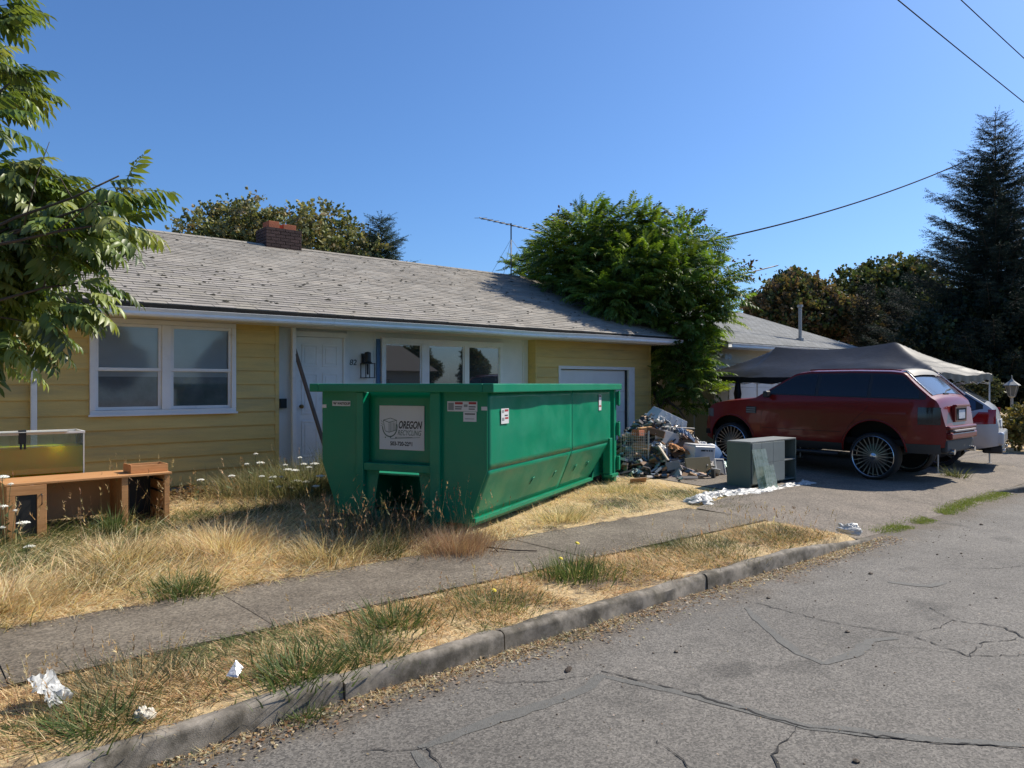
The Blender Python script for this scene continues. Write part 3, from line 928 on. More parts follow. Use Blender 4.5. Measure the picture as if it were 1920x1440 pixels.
def roof_plane(y0, z0, y1, z1, x0, x1, t, name, m, parent, loc):
    me = MB().add([(x0, y0, z0), (x1, y0, z0), (x1, y1, z1), (x0, y1, z1), (x0, y0, z0 - t), (x1, y0, z0 - t), (x1, y1, z1 - t), (x0, y1, z1 - t)],
                  [(0, 1, 2, 3), (7, 6, 5, 4), (0, 4, 5, 1), (1, 5, 6, 2), (2, 6, 7, 3), (3, 7, 4, 0)]).mesh(name, m)
    uv = me.uv_layers.new(name='UVMap')
    for p in me.polygons:
        for li in p.loop_indices:
            c_ = me.vertices[me.loops[li].vertex_index].co
            uv.data[li].uv = (c_.x, math.hypot(c_.y - y0, c_.z - z0))
    return link(name, me, parent, loc)
nr = roof_plane(10.52, 2.56, 15.2, NR, 16.0, 23.85, .05, 'roof', nroof_m, nb, NL)
roof_plane(19.88, 2.56, 15.201, NR, 16.0, 23.85, .05, 'roof_back', nroof_m, nb, NL)
mb = MB()
for a, b_ in ((15.98, 17.0), (17.005, 20.4), (20.405, 23.9)):
    mb.prism(gp, a, b_, 'x')
mb.build('gutter', gutter_m, nb, loc=NL)
MB().box(16.0, 23.85, 10.523, 10.555, 2.39, 2.50).build('fascia', white_p, nb, loc=NL)
MB().box(16.0, 23.85, 10.56, WY, 2.415, 2.43).build('soffit', cream_p, nb, loc=NL)
for xx in (16.0, 23.83):
    MB().prism([(10.56, 2.43), (10.56, 2.50), (RID_Y, NR - .055), (2 * RID_Y - 10.56, 2.50), (2 * RID_Y - 10.56, 2.43), (RID_Y, NR - .16)], xx, xx + .025, 'x').build('rake_board', white_p, nb, loc=NL)
gd = MB()
for i in range(4):
    gd.box(16.99, 19.96, WY + .04, WY + .08, -.04 + i * .49, -.04 + i * .49 + .486)
gd.build('garage_door', white_p, nb, loc=NL, bevel=.004)
gf = MB(); gf.box(16.93, 16.988, WY - .032, WY + .035, -.1, 1.97).box(19.962, 20.06, WY - .032, WY + .035, -.1, 1.97).box(16.989, 19.961, WY - .032, WY + .035, 1.92, 1.97)
gf.build('garage_frame', white_p, nb, loc=NL)
fl = MB()
for dx in (-.09, .07):
    fl.lathe([(.0, -.02), (.035, -.02), (.075, -.15), (.07, -.15), (.0, -.06)], 14, 'y', (16.55 + dx, WY - .12, 2.22))
fl.box(16.48, 16.6, WY - .06, WY - .022, 2.24, 2.30)
fl.build('floodlight', mat('white_plastic', (.75, .75, .74), .4, .05), nb, loc=NL, smooth=True, autosmooth=35)
pv = MB(); zp = 2.56 + (NR - 2.56) * (11.3 - 10.52) / 4.68
pv.tube([(20.9, 11.3, zp - .05), (20.9, 11.3, zp + 1.0)], .05, 8); pv.tube([(20.9, 11.3, zp + .98), (20.9, 11.3, zp + 1.05)], .085, 8); pv.tube([(20.9, 11.3, zp - .05), (20.9, 11.3, zp + .06)], .11, 8)
pv.build('vent_pipe', mat('galvanised', (.4, .39, .37), .5, .1, metal=.4), nb, loc=NL, smooth=True, autosmooth=40)
na = thing('roof_aerial', 'tilted television aerial on a mast above the neighbour\'s grey roof', 'aerial', (23.0, 15.1, NR))
MB().tube([(0, 0, -.05), (0, 0, 1.25)], .022, 5).build('mast', aer_m, na)
b1 = MB().tube([(-1.6, .3, .75), (2.2, -.6, 1.75)], .022, 5).build('boom', aer_m, na)
MB().tube([(-1.4, .3, .6), (1.0, -.3, 1.18)], .016, 5).build('boom', aer_m, na)
for i in range(8):
    t = i / 7
    p = Vector((-1.5 + 3.5 * t, .28 - .83 * t, .78 + .92 * t))
    MB().tube([tuple(p + Vector((-.12, -.5 + .03 * i, 0))), tuple(p + Vector((.12, .5 - .03 * i, 0)))], .007, 4).build('element', aer_m, b1)
# =================================================================== DUMPSTER
def worn_paint(name, c, faded, dirt):
    m, nt, b = _mat(name)
    N, L = nt.nodes.new, nt.links.new
    P = N('ShaderNodeTexCoord').outputs['Object']
    def nz(s_, d=6, r=.6, stretch=None):
        src = P
        if stretch:
            mp = N('ShaderNodeMapping'); mp.inputs['Scale'].default_value = stretch; L(P, mp.inputs[0]); src = mp.outputs[0]
        n = N('ShaderNodeTexNoise'); n.inputs['Scale'].default_value = s_; n.inputs['Detail'].default_value = d; n.inputs['Roughness'].default_value = r
        L(src, n.inputs['Vector']); return n.outputs[0]
    def mr(src, a, b_, c_, d):
        n = N('ShaderNodeMapRange'); n.interpolation_type = 'SMOOTHSTEP'; n.inputs[1].default_value = a; n.inputs[2].default_value = b_; n.inputs[3].default_value = c_; n.inputs[4].default_value = d
        L(src, n.inputs[0]); return n.outputs[0]
    def mix(f, a, b_):
        n = N('ShaderNodeMix'); n.data_type = 'RGBA'; L(f, n.inputs[0])
        if isinstance(a, tuple): n.inputs[6].default_value = (*a, 1)
        else: L(a, n.inputs[6])
        n.inputs[7].default_value = (*b_, 1); return n.outputs[2]
    c1 = mix(mr(nz(1.2, 5), .38, .68, 0, .8), c, faded)
    # rain streaks run down the sheets, scuffs along them
    c1 = mix(mr(nz(5.0, 6, .65, (6, 6, .35)), .60, .78, 0, .35), c1, dirt)
    c1 = mix(mr(nz(9.0, 5, .7, (.5, 2, 5)), .70, .78, 0, .30), c1, (.07, .30, .20))
    c1 = mix(mr(nz(14, 7, .75), .73, .80, 0, .7), c1, (.07, .045, .03))
    L(c1, b.inputs['Base Color'])
    L(mr(nz(2.2, 6), .3, .7, .28, .55), b.inputs['Roughness'])
    b.inputs['Specular IOR Level'].default_value = .35
    b.inputs['Coat Weight'].default_value = .12; b.inputs['Coat Roughness'].default_value = .12
    bp = N('ShaderNodeBump'); bp.inputs['Strength'].default_value = .12; bp.inputs['Distance'].default_value = .02
    L(nz(3.0, 3), bp.inputs['Height']); L(bp.outputs[0], b.inputs['Normal'])
    MATS[name] = m
    return m
green = worn_paint('green_paint', (.0007, .215, .108), (.0015, .185, .10), (.010, .09, .052))
DA = R(24.8)
dump = thing('roll_off_dumpster', 'large green steel roll-off dumpster standing on the dry front yard', 'dumpster', (5.02, 6.285, -.125), DA)
DL, DW = 4.66, 2.21
ZT, ZF, ZB, INS = 1.65, .715, .17, .22     # rim top, fold, floor, inset of the floor
def skin(name, quad, nx_, nz_, amp, seed, parent=dump, mats=green):
    """slightly dented sheet between four corners (a b / d c), thickened"""
    a, b_, c_, d = [Vector(p) for p in quad]
    n = (b_ - a).cross(d - a).normalized()
    vs_, fs = [], []
    for j in range(nz_ + 1):
        for i in range(nx_ + 1):
            u, v = i / nx_, j / nz_
            p = (a * (1 - u) + b_ * u) * (1 - v) + (d * (1 - u) + c_ * u) * v
            e = min(1, 6 * min(u, 1 - u)) * min(1, 5 * min(v, 1 - v))
            p = p + n * amp * e * fbm(p.x, p.y + p.z * 1.3, 1.1, seed)
            vs_.append(tuple(p))
    for j in range(nz_):
        for i in range(nx_):
            fs.append((j * (nx_ + 1) + i, j * (nx_ + 1) + i + 1, (j + 1) * (nx_ + 1) + i + 1, (j + 1) * (nx_ + 1) + i))
    return MB().add(vs_, fs).build(name, mats, parent, smooth=True, solid=.008)
X0, XS, XE = .16, 2.62, 4.42
# street side: two upper sheets with a seam, two sloping lower sheets
for (p, q, sd_) in ((X0 - .15, XS - .003, 1), (XS + .003, XE, 2)):
    skin('upper_side_panel', [(p, 0, ZF), (q, 0, ZF), (q, 0, ZT - .09), (p, 0, ZT - .09)], 30, 12, .024, sd_)
    qq = q if sd_ == 1 else XE - .02
    skin('lower_side_panel', [(p + (.02 if sd_ == 1 else 0), INS, ZB), (qq - (0 if sd_ == 1 else .42), INS, ZB), (qq, .002, ZF), (p, .002, ZF)], 24, 8, .022, sd_ + 5)
skin('upper_side_panel', [(XE, DW, ZF), (.01, DW, ZF), (.01, DW, ZT - .09), (XE, DW, ZT - .09)], 20, 6, .015, 11)
skin('lower_side_panel', [(XE, DW - INS, ZB), (.03, DW - INS, ZB), (.01, DW - .002, ZF), (XE, DW - .002, ZF)], 20, 6, .015, 12)
MB().box(.2, DL - .1, INS, DW - INS, ZB + .01, ZB + .02).build('floor', green, dump)
# vertical skirt closing the rear corner below the fold
for yy in (.16, DW - .17):
    MB().prism([(XE - .44, ZB), (XE + .1, ZB), (XE + .1, ZF), (XE - .02, ZF)], yy, yy + .01, 'y').build('rear_gusset', green, dump)
# dimples pressed in the lower sheet
for i, xx in enumerate((1.42, 2.18, 3.0, 3.55)):
    t = .45
    mb = MB(); mb.tube([(xx, INS * (1 - t) - .002, ZB + (ZF - ZB) * t - .03), (xx + .03, INS * (1 - t - .1) - .012, ZB + (ZF - ZB) * (t + .08)), (xx + .10, INS * (1 - t - .12) - .004, ZB + (ZF - ZB) * (t + .10))], [.003, .009, .004], 6)
    mb.build('weld_bead', green, dump, smooth=True)
# rim: square tube all round
rim = MB()
for q in ((-.10, DL + .02, -.12, .012), (-.10, DL + .02, DW - .012, DW + .12)): rim.box(q[0], q[1], q[2], q[3], ZT - .098, ZT)
rim.box(-.10, .06, .0125, DW - .0125, ZT - .097, ZT - .001)
rim_o = rim.build('rim', green, dump, bevel=.010)
# front end: wings, posts, recessed sheet, beam, cavity and gussets
front = MB()
front.add([(.0, 0, ZF), (.0, 0, ZT - .09), (.0, .60, ZT - .09), (.0, .60, ZB - .05), (.0, INS + .01, ZB - .05)], [(0, 1, 2, 3, 4)])
front.build('front_wing', green, dump, solid=.008)
front = MB()
front.add([(.0, DW, ZF), (.0, DW, ZT - .09), (.0, 1.61, ZT - .09), (.0, 1.61, ZB - .05), (.0, DW - INS - .01, ZB - .05)], [(4, 3, 2, 1, 0)])
front.build('front_wing', green, dump, solid=.008)
skin('front_panel', [(.10, 1.63, .67), (.10, .58, .67), (.10, .58, ZT - .09), (.10, 1.63, ZT - .09)], 12, 10, .010, 21)
MB().box(-.055, .10, .56, .69, .02, ZT - .10).build('front_post', green, dump, bevel=.008)
MB().box(-.030, .10, 1.60, 1.70, .02, ZT - .10).build('front_post', green, dump, bevel=.008)
MB().box(-.02, .12, .692, 1.598, .645, .735).build('front_beam', green, dump, bevel=.008)
cav = MB()
cav.box(.75, .76, .6, 1.7, .02, .70).box(.02, .75, .692, 1.598, .60, .61)
cav.box(.036, .75, .680, .690, .02, .60).box(.036, .75, 1.600, 1.610, .02, .60).box(.036, .75, .692, 1.598, .012, .02)
cav.build('hook_pocket', green, dump)
for (a, b_, c_, d) in ((1.598, 1.515, 1.42, 1.598), (.692, .80, .88, .692)):
    MB().add([(.035, a, .645), (.035, c_ if a > 1 else c_, .645), (.035, b_, .06), (.035, d, .06)], [(0, 1, 2, 3)] if a < 1 else [(3, 2, 1, 0)]).build('gusset', green, dump, solid=.012)
# understructure
for yy in (.66, 1.43):
    MB().box(.05, DL - .05, yy, yy + .12, .01, ZB - .005).build('floor_rail', green, dump, bevel=.006)
MB().box(.04, XE - .36, INS - .055, INS + .02, ZB - .045, ZB + .006).build('side_rail', green, dump, bevel=.006)
MB().box(.10, XE - .36, INS + .06, INS + .12, ZB - .12, ZB - .05).build('side_rail', green, dump, bevel=.006)
MB().box(.04, XE - .4, DW - INS - .02, DW - INS + .05, ZB - .04, ZB + .006).build('side_rail', green, dump, bevel=.006)
# rear frame, channels, foot plates, wheels and hinges
MB().box(DL - .13, DL, -.035, .10, .02, ZT - .10).build('rear_post', green, dump, bevel=.008)
MB().box(DL - .13, DL, DW - .10, DW + .035, .02, ZT - .10).build('rear_post', green, dump, bevel=.008)
MB().box(DL - .12, DL - .02, .101, DW - .101, .05, ZB + .02).build('rear_sill', green, dump, bevel=.006)
skin('rear_door', [(DL - .05, .1, ZB + .02), (DL - .05, DW - .1, ZB + .02), (DL - .05, DW - .1, ZT - .1), (DL - .05, .1, ZT - .1)], 12, 10, .008, 31)
for yy in (-.03, DW - .09):
    MB().box(DL - .34, DL - .20, yy, yy + .12, .20, ZF + .06).build('side_channel', green, dump, bevel=.008)
    MB().box(DL - .36, DL - .02, yy - .045, yy + .10, .15, .198).build('foot_plate', green, dump, bevel=.006)
tyre_b = mat('black_rubber', (.02, .02, .021), .85, .15, 20)
for yy in (.16, DW - .30):
    w_ = MB(); w_.lathe([(.03, 0), (.085, 0), (.10, .015), (.10, .125), (.085, .14), (.03, .14)], 20, 'y', (DL - .25, yy, .10)); w_.build('roller', tyre_b, dump, smooth=True, autosmooth=40)
for zz in (1.30, .80, .24):
    h = MB(); h.box(DL - .02, DL + .06, -.085, -.037, zz, zz + .22)
    h_o = h.build('hinge', green, dump, bevel=.008)
    MB().tube([(DL + .068, -.055, zz - .015), (DL + .068, -.055, zz + .235)], .02, 8).build('hinge_pin', green, h_o, smooth=True, autosmooth=50)

# stickers: white film with print, 3 mm proud of the steel
film = mat('sticker_film', (.62, .63, .63), .5, .03, 3)
ink = mat('black_ink', (.02, .02, .02), .6, .05)
red_ink = mat('red_ink', (.35, .03, .03), .6, .05)
grey_ink = mat('grey_ink', (.22, .24, .24), .6, .05)
def front_sticker(y0, y1, z0, z1, x, bars=()):
    """on the front end, facing -x; y grows to the viewer's left"""
    s_ = MB().box(x - .003, x, y0, y1, z0, z1).build('sticker', film, dump)
    for (a, b_, c_, d, mm) in bars:
        MB().box(x - .0045, x - .0032, y1 - (y1 - y0) * b_, y1 - (y1 - y0) * a, z0 + (z1 - z0) * c_, z0 + (z1 - z0) * d).build('print', mm, s_)
    return s_
FR = (R(90), 0, R(-90))
# sign board with the firm's name
sx = .092
sign = MB().box(sx - .004, sx, .845, 1.455, .885, 1.395).build('sign', film, dump, bevel=.0012)
g_ink = mat('sign_green_ink', (.09, .14, .11), .6, .05)
text_mesh('OREGON', .118, ink, sign, (sx - .0052, 1.195, 1.135), FR, .28, .0004, 'LEFT', 'lettering', .62, .003)
text_mesh('RECYCLING', .084, g_ink, sign, (sx - .0052, 1.205, 1.055), FR, .28, .0004, 'LEFT', 'lettering', .70, .0004)
text_mesh('503-720-2281', .064, ink, sign, (sx - .0052, 1.15, .935), FR, 0, .0004, 'CENTER', 'lettering', .86, .0018)
lg = MB()   # emblem: a small container drawn in line with a sweeping arrow and wheels
def seg(p, q, w):
    (y0, z0), (y1, z1) = p, q
    d = math.hypot(y1 - y0, z1 - z0); ny, nz = -(z1 - z0) / d * w / 2, (y1 - y0) / d * w / 2
    lg.add([(sx - .0052, y0 + ny, z0 + nz), (sx - .0052, y0 - ny, z0 - nz), (sx - .0052, y1 - ny, z1 - nz), (sx - .0052, y1 + ny, z1 + nz)], [(0, 1, 2, 3)])
E_ = [((1.40, 1.225), (1.30, 1.25)), ((1.30, 1.25), (1.215, 1.225)), ((1.40, 1.225), (1.32, 1.20)), ((1.32, 1.20), (1.215, 1.225)), ((1.40, 1.225), (1.375, 1.10)), ((1.32, 1.20), (1.32, 1.085)), ((1.215, 1.225), (1.23, 1.11)), ((1.375, 1.10), (1.32, 1.085)), ((1.32, 1.085), (1.23, 1.11))]
for p, q in E_: seg(p, q, .007)
for k in range(4): seg((1.30 - k * .02, 1.20), (1.30 - k * .019, 1.095 + k * .004), .006)
arc = [(1.31 + .10 * math.cos(a), 1.15 + .115 * math.sin(a)) for a in [R(180 + k * 15) for k in range(14)]]
arc = [(1.31 - (p[0] - 1.31), p[1]) for p in arc]
for i in range(len(arc) - 1): seg(arc[i], arc[i + 1], .014)
for p, q in (((1.43, 1.19), (1.40, 1.17)), ((1.435, 1.16), (1.405, 1.155)), ((1.43, 1.22), (1.41, 1.20)), ((1.235, 1.03), (1.0, 1.032)), ((1.30, 1.01), (.90, 1.035))): seg(p, q, .005)
for yy in (1.37, 1.30, 1.225):
    n = 8; lg.add([(sx - .0052, yy + .009 * math.cos(2 * math.pi * k / n), 1.025 + .009 * math.sin(2 * math.pi * k / n)) for k in range(n)], [tuple(range(n))])
lg.build('emblem', g_ink, sign)
s_ = front_sticker(1.80, 2.06, 1.385, 1.445, -.005)
text_mesh('WASTEQUIP', .040, ink, s_, (-.0096, 1.985, 1.401), FR, 0, .0003, 'LEFT', 'lettering', .82, .0012)
text_mesh('W', .044, ink, s_, (-.0096, 2.045, 1.40), FR, 0, .0003, 'LEFT', 'lettering', 1, .002)
front_sticker(.12, .49, 1.345, 1.455, -.005, [(.03, .22, .12, .85, grey_ink), (.26, .52, .70, .92, red_ink), (.26, .50, .40, .50, ink), (.26, .48, .2, .3, ink), (.56, .68, .45, .7, grey_ink), (.72, .97, .72, .94, red_ink), (.72, .95, .42, .52, ink), (.72, .92, .2, .3, ink)])
front_sticker(.13, .29, 1.235, 1.342, -.005, [(.12, .9, .72, .84, ink), (.12, .85, .25, .32, grey_ink)])
front_sticker(-.0, .07, 1.36, 1.40, -.005); front_sticker(DW - .06, DW, 1.36, 1.40, -.005)
def side_sticker(x0, x1, z0, z1, bars=()):
    s_ = MB().box(x0, x1, -.022, -.018, z0, z1).build('sticker', film, dump)
    for (a, b_, c_, d, mm) in bars:
        MB().box(x0 + (x1 - x0) * a, x0 + (x1 - x0) * b_, -.0235, -.0222, z0 + (z1 - z0) * c_, z0 + (z1 - z0) * d).build('print', mm, s_)
side_sticker(.30, .50, 1.20, 1.37, [(.45, .92, .80, .94, red_ink), (.1, .35, .72, .9, grey_ink), (.45, .85, .5, .58, ink), (.5, .92, .3, .42, red_ink), (.1, .4, .2, .4, grey_ink)])
side_sticker(3.78, 3.90, 1.24, 1.48, [(.1, .9, .86, .96, ink), (.1, .9, .22, .32, red_ink)])

# =================================================================== THINGS IN THE YARD
def wood_mat(name, c, c2, rough=.5, sc=(1.2, 14, 14)):
    return mat(name, c, rough, .12, 3, .08, 30, c2=c2, c2scale=2.2, c2lo=.4, c2hi=.65, stretch=sc)
oak = wood_mat('honey_oak_veneer', (.58, .30, .125), (.49, .235, .09))
oak_dark = mat('brown_backing', (.20, .095, .04), .7, .1, 4)
inner_black = mat('black_panel', (.012, .012, .013), .5, .1)
desk = thing('computer_desk', 'honey brown wooden desk with missing drawers standing in dry grass', 'desk', (1.0, 8.95, -.115), R(2.0))
L_, D_, Hh = 1.56, .56, .635
MB().box(-.02, L_ + .02, -.02, D_, Hh - .026, Hh).build('desktop', oak, desk, bevel=.005)
MB().box(0, .022, .0, D_ - .02, 0, Hh - .027).build('side_panel', oak, desk, bevel=.002)
MB().box(.335, .357, .03, D_ - .02, 0, Hh - .027).build('side_panel', oak, desk, bevel=.002)
MB().box(1.06, 1.125, 0, D_ - .02, 0, Hh - .027).build('side_panel', oak, desk, bevel=.002)
MB().box(L_ - .055, L_, 0, D_ - .02, 0, Hh - .027).build('side_panel', oak, desk, bevel=.002)
MB().box(.36, 1.058, D_ - .10, D_ - .085, .16, Hh - .03).build('back_panel', mat('desk_back', (.50, .26, .11), .6, .1, 3), desk)
MB().box(1.127, L_ - .057, D_ - .06, D_ - .045, .0, Hh - .03).build('back_panel', inner_black, desk)
MB().box(1.127, L_ - .057, .02, D_ - .06, .015, .03).build('bottom_shelf', oak_dark, desk)
for zz in (.20, .40, .53):
    MB().box(L_ - .068, L_ - .057, .04, D_ - .08, zz, zz + .02).build('drawer_runner', black_m, desk)
fd = MB()
for q in ((.0, .345, 0, .085), (.0, .345, Hh - .125, Hh - .03), (.0, .075, .086, Hh - .126), (.262, .345, .086, Hh - .126)):
    fd.box(q[0], q[1], -.022, -.001, q[2], q[3])
fd_o = fd.build('cabinet_door', oak, desk, bevel=.002)
MB().box(.075, .262, -.010, -.004, .086, Hh - .126).build('door_panel', inner_black, fd_o)
MB().tube([(.30, -.022, .40), (.30, -.05, .41), (.30, -.05, .50), (.30, -.022, .51)], .006, 6).build('handle', black_m, fd_o, smooth=True)
tray = thing('wooden_tray', 'shallow wooden drawer box resting on the right end of the brown desk', 'tray', (2.17, 9.07, .523), R(4))
tw, td_, th = .40, .26, .085
MB().box(0, tw, 0, .014, 0, th).build('front_board', oak, tray, bevel=.002)
MB().box(.0, tw, td_ - .014, td_, 0, th).build('back_board', oak, tray, bevel=.002)
MB().box(.0, .014, .0145, td_ - .0145, -.0, th + .012).build('side_board', oak, tray, bevel=.002)
MB().box(tw - .014, tw, .0145, td_ - .0145, 0, th).build('side_board', oak, tray, bevel=.002)
MB().box(.0145, tw - .0145, .0145, td_ - .0145, .002, .010).build('bottom_board', oak_dark, tray)

# aquarium on its low dark stand
st_ = thing('tank_stand', 'low dark stand under the fish tank behind the desk', 'stand', (.2, 9.62, -.07))
for (a, b_) in ((0, 0), (1.62, 0), (0, .42), (1.62, .42)):
    MB().box(a, a + .06, b_, b_ + .06, -.05, .50).build('leg', black_m, st_)
MB().box(-.01, 1.69, -.01, .49, .501, .535).build('top', black_m, st_)
aq = thing('fish_tank', 'glass fish tank half full of murky amber water against the yellow siding', 'fish tank', (.2, 9.63, .468))
AL, AD, AH = 1.62, .42, .50
gl = glass_mat('tank_glass', (.86, .9, .86), .02, .03)
for q in ((0, AL, 0, .008), (0, AL, AD - .008, AD), (0, .008, .0085, AD - .0085), (AL - .008, AL, .0085, AD - .0085)):
    MB().box(*q, .0, AH).build('glass_wall', gl, aq)
MB().box(.0, AL, .0, AD, -.006, -.001).build('glass_bottom', black_m, aq)
silver = mat('pale_trim', (.62, .62, .6), .4, .05)
tr = MB()
for q in ((-.006, AL + .006, -.006, .02), (-.006, AL + .006, AD - .02, AD + .006), (-.006, .02, .0205, AD - .0205), (AL - .02, AL + .006, .0205, AD - .0205)):
    tr.box(*q, AH - .005, AH + .022)
tr.build('top_trim', silver, aq, bevel=.003)
for xx in (.0, AL - .012):
    for yy in (.0, AD - .012): MB().box(xx - .001, xx + .013, yy - .001, yy + .013, .001, AH - .006).build('corner_seal', mat('clear_silicone', (.55, .58, .55), .4, .05), aq)
def water_mat():
    m, nt, b = _mat('amber_water')
    b.inputs['Base Color'].default_value = (.99, .72, .02, 1)
    b.inputs['Subsurface Weight'].default_value = 1.0
    b.inputs['Subsurface Radius'].default_value = (1.0, .6, .07)
    b.inputs['Subsurface Scale'].default_value = .55
    b.inputs['Roughness'].default_value = .1
    return m
MB().box(.0085, AL - .0085, .0085, AD - .0085, .002, .355).build('water', water_mat(), aq)
ft = MB(); ft.box(.99, 1.06, -.012, .05, AH - .10, AH + .05).box(1.0, 1.02, -.02, .0, AH - .16, AH - .10).box(1.035, 1.055, -.02, .0, AH - .16, AH - .10)
ft.build('filter_clip', black_m, aq, bevel=.004)
MB().box(.75, 1.45, .05, .30, AH + .023, AH + .03).build('loose_lid', mat('clear_lid', (.6, .62, .6), .2, .05), aq, loc=(0, 0, 0), rot=(0, 0, R(-6)))

lb = MB(); lb.box(-.022, .022, -.03, .03, 0, 2.12)
o = lb.build('leaning_board', mat('weathered_timber', (.13, .10, .085), .85, .2, 4, .4, 30, stretch=(8, 8, 1)), loc=(5.46, 10.72, .13), rot=(R(-13), R(-12.3), 0), bevel=.004)
tag(o, 'weathered dark timber board leaning against the white front door', 'board')

# grey-green cabinet at the driveway edge
cabm = mat('grey_green_laminate', (.115, .150, .140), .45, .08, 3, .05, 30)
cabd = mat('front_lit_laminate', (.23, .26, .25), .4, .08, 3, .05, 30)  # lighter copy of the carcass laminate: light on the front put into colour
cabl = mat('cabinet_top', (.24, .25, .235), .5, .1, 3)
cab = thing('storage_cabinet', 'low grey-green cabinet with open shelf bay beside the red SUV', 'cabinet', (10.38, 6.43, -.108), R(1.5))
CW, CD, CH = 1.45, .42, .725
MB().box(0, CW, 0, CD, CH - .025, CH).build('top', cabl, cab, bevel=.004)
MB().box(0, .022, .0, CD, 0, CH - .026).build('side_panel', cabm, cab, bevel=.002)
MB().box(CW - .022, CW, .0, CD, 0, CH - .026).build('side_panel', cabm, cab, bevel=.002)
MB().box(.023, CW - .023, CD - .012, CD, .0, CH - .026).build('back_panel', cabm, cab)
MB().box(1.035, 1.055, .012, CD - .013, .05, CH - .026).build('divider', cabm, cab)
MB().box(.023, CW - .023, .01, CD - .013, .04, .06).build('bottom_shelf', cabm, cab)
MB().box(1.056, CW - .023, .01, CD - .013, .36, .378).build('shelf', cabl, cab)
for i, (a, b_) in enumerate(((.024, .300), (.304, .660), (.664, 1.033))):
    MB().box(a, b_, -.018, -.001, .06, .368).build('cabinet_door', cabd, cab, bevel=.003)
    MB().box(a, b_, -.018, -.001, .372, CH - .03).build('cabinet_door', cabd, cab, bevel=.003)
pg, nt_, b__ = _mat('dusty_glass')
t__ = nt_.nodes.new('ShaderNodeBsdfTransparent'); t__.inputs[0].default_value = (.70, .80, .74, 1)
b__.inputs['Base Color'].default_value = (.42, .48, .43, 1); b__.inputs['Roughness'].default_value = .3
m__ = nt_.nodes.new('ShaderNodeMixShader'); n__ = nt_.nodes.new('ShaderNodeTexNoise'); n__.inputs['Scale'].default_value = 6
r__ = nt_.nodes.new('ShaderNodeMapRange'); r__.inputs[1].default_value = .3; r__.inputs[2].default_value = .7; r__.inputs[3].default_value = .25; r__.inputs[4].default_value = .65
nt_.links.new(n__.outputs[0], r__.inputs[0]); nt_.links.new(r__.outputs[0], m__.inputs[0]); nt_.links.new(t__.outputs[0], m__.inputs[1]); nt_.links.new(b__.outputs[0], m__.inputs[2]); nt_.links.new(m__.outputs[0], nt_.nodes['Material Output'].inputs[0])
for (x, y, z, w, h, rz, ti, lab) in ((10.37, 6.28, -.11, .36, .62, -4, 12, 'dusty glass pane leaning on the grey-green cabinet, the taller one behind'), (10.46, 6.19, -.112, .33, .37, 2, 12, 'smaller dusty glass pane with chipped edges leaning in front of the cabinet')):
    o = MB().box(0, w, -.003, .003, 0, h).build('glass_pane', pg, loc=(x, y, z), rot=(R(-ti), 0, R(rz)), bevel=.001)
    tag(o, lab, 'glass pane')
# crumpled plastic sheeting rope along the driveway edge
def crumple_strip(path, w, h, seed, n=90, m_=14):
    r_ = random.Random(seed); vs_, fs = [], []
    pts = [Vector(p) for p in path]
    for i in range(n + 1):
        t = i / n * (len(pts) - 1); k = min(int(t), len(pts) - 2); f = t - k
        c_ = pts[k].lerp(pts[k + 1], f); d = (pts[k + 1] - pts[k]).normalized(); s_ = Vector((-d.y, d.x, 0))
        ww = w * (.55 + .6 * abs(fbm(t * 1.7, 0, 1, seed))) * (1 if 0 < i < n else .3)
        for j in range(m_ + 1):
            v = j / m_ * 2 - 1
            hh = h * (1 - v * v) * (.65 + .6 * fbm(t * 2.2, v * 2.5, 1, seed + 1)) + .022 * abs(fbm(t * 5, v * 3, 1, seed + 2)) + .004
            p = c_ + s_ * (v * ww + .03 * fbm(t * 3, v * 3, 1, seed + 5)) + d * .03 * fbm(t * 4, v * 3, 1, seed + 8)
            vs_.append((p.x, p.y, p.z + hh))
    for i in range(n):
        for j in range(m_): fs.append((i * (m_ + 1) + j, i * (m_ + 1) + j + 1, (i + 1) * (m_ + 1) + j + 1, (i + 1) * (m_ + 1) + j))
    return MB().add(vs_, fs)
plastic = mat('white_plastic_sheet', (.62, .62, .60), .4, .12, 6, .4, 25, transl=.25)
mb = crumple_strip([(8.55, 6.05, -.13), (8.72, 6.25, -.13), (9.0, 6.36, -.13), (9.4, 6.40, -.12), (9.9, 6.30, -.13), (10.4, 6.22, -.14), (10.9, 6.27, -.15), (11.4, 6.22, -.15), (11.85, 6.25, -.15)], .21, .075, 3, 160, 18)
tag(mb.build('plastic_sheet', plastic, smooth=True), 'long twist of crumpled white plastic sheeting along the driveway edge', 'plastic sheet')
def crumpled_ball(name, loc, sx_, sy_, sz_, seed, m_, lab, cat):
    n, k = 26, 16; vs_, fs = [], []
    for j in range(k + 1):
        th_ = math.pi * j / k * .62
        for i in range(n):
            a = 2 * math.pi * i / n
            d = Vector((math.sin(th_) * math.cos(a), math.sin(th_) * math.sin(a), math.cos(th_)))
            rr = .85 + .30 * noise.fractal(d * 1.8 + Vector((seed, seed, 0)), 1, 2, 4) + .16 * abs(noise.noise(d * 5 + Vector((seed, 0, 0))))
            vs_.append((d.x * rr * sx_, d.y * rr * sy_, (d.z - math.cos(math.pi * .62)) * rr * sz_ * .75))
    for j in range(k):
        for i in range(n): fs.append((j * n + i, j * n + (i + 1) % n, (j + 1) * n + (i + 1) % n, (j + 1) * n + i))
    o = MB().add(vs_, fs).build(name, m_, loc=loc, rot=(0, 0, seed), smooth=True, autosmooth=28)
    return tag(o, lab, cat)
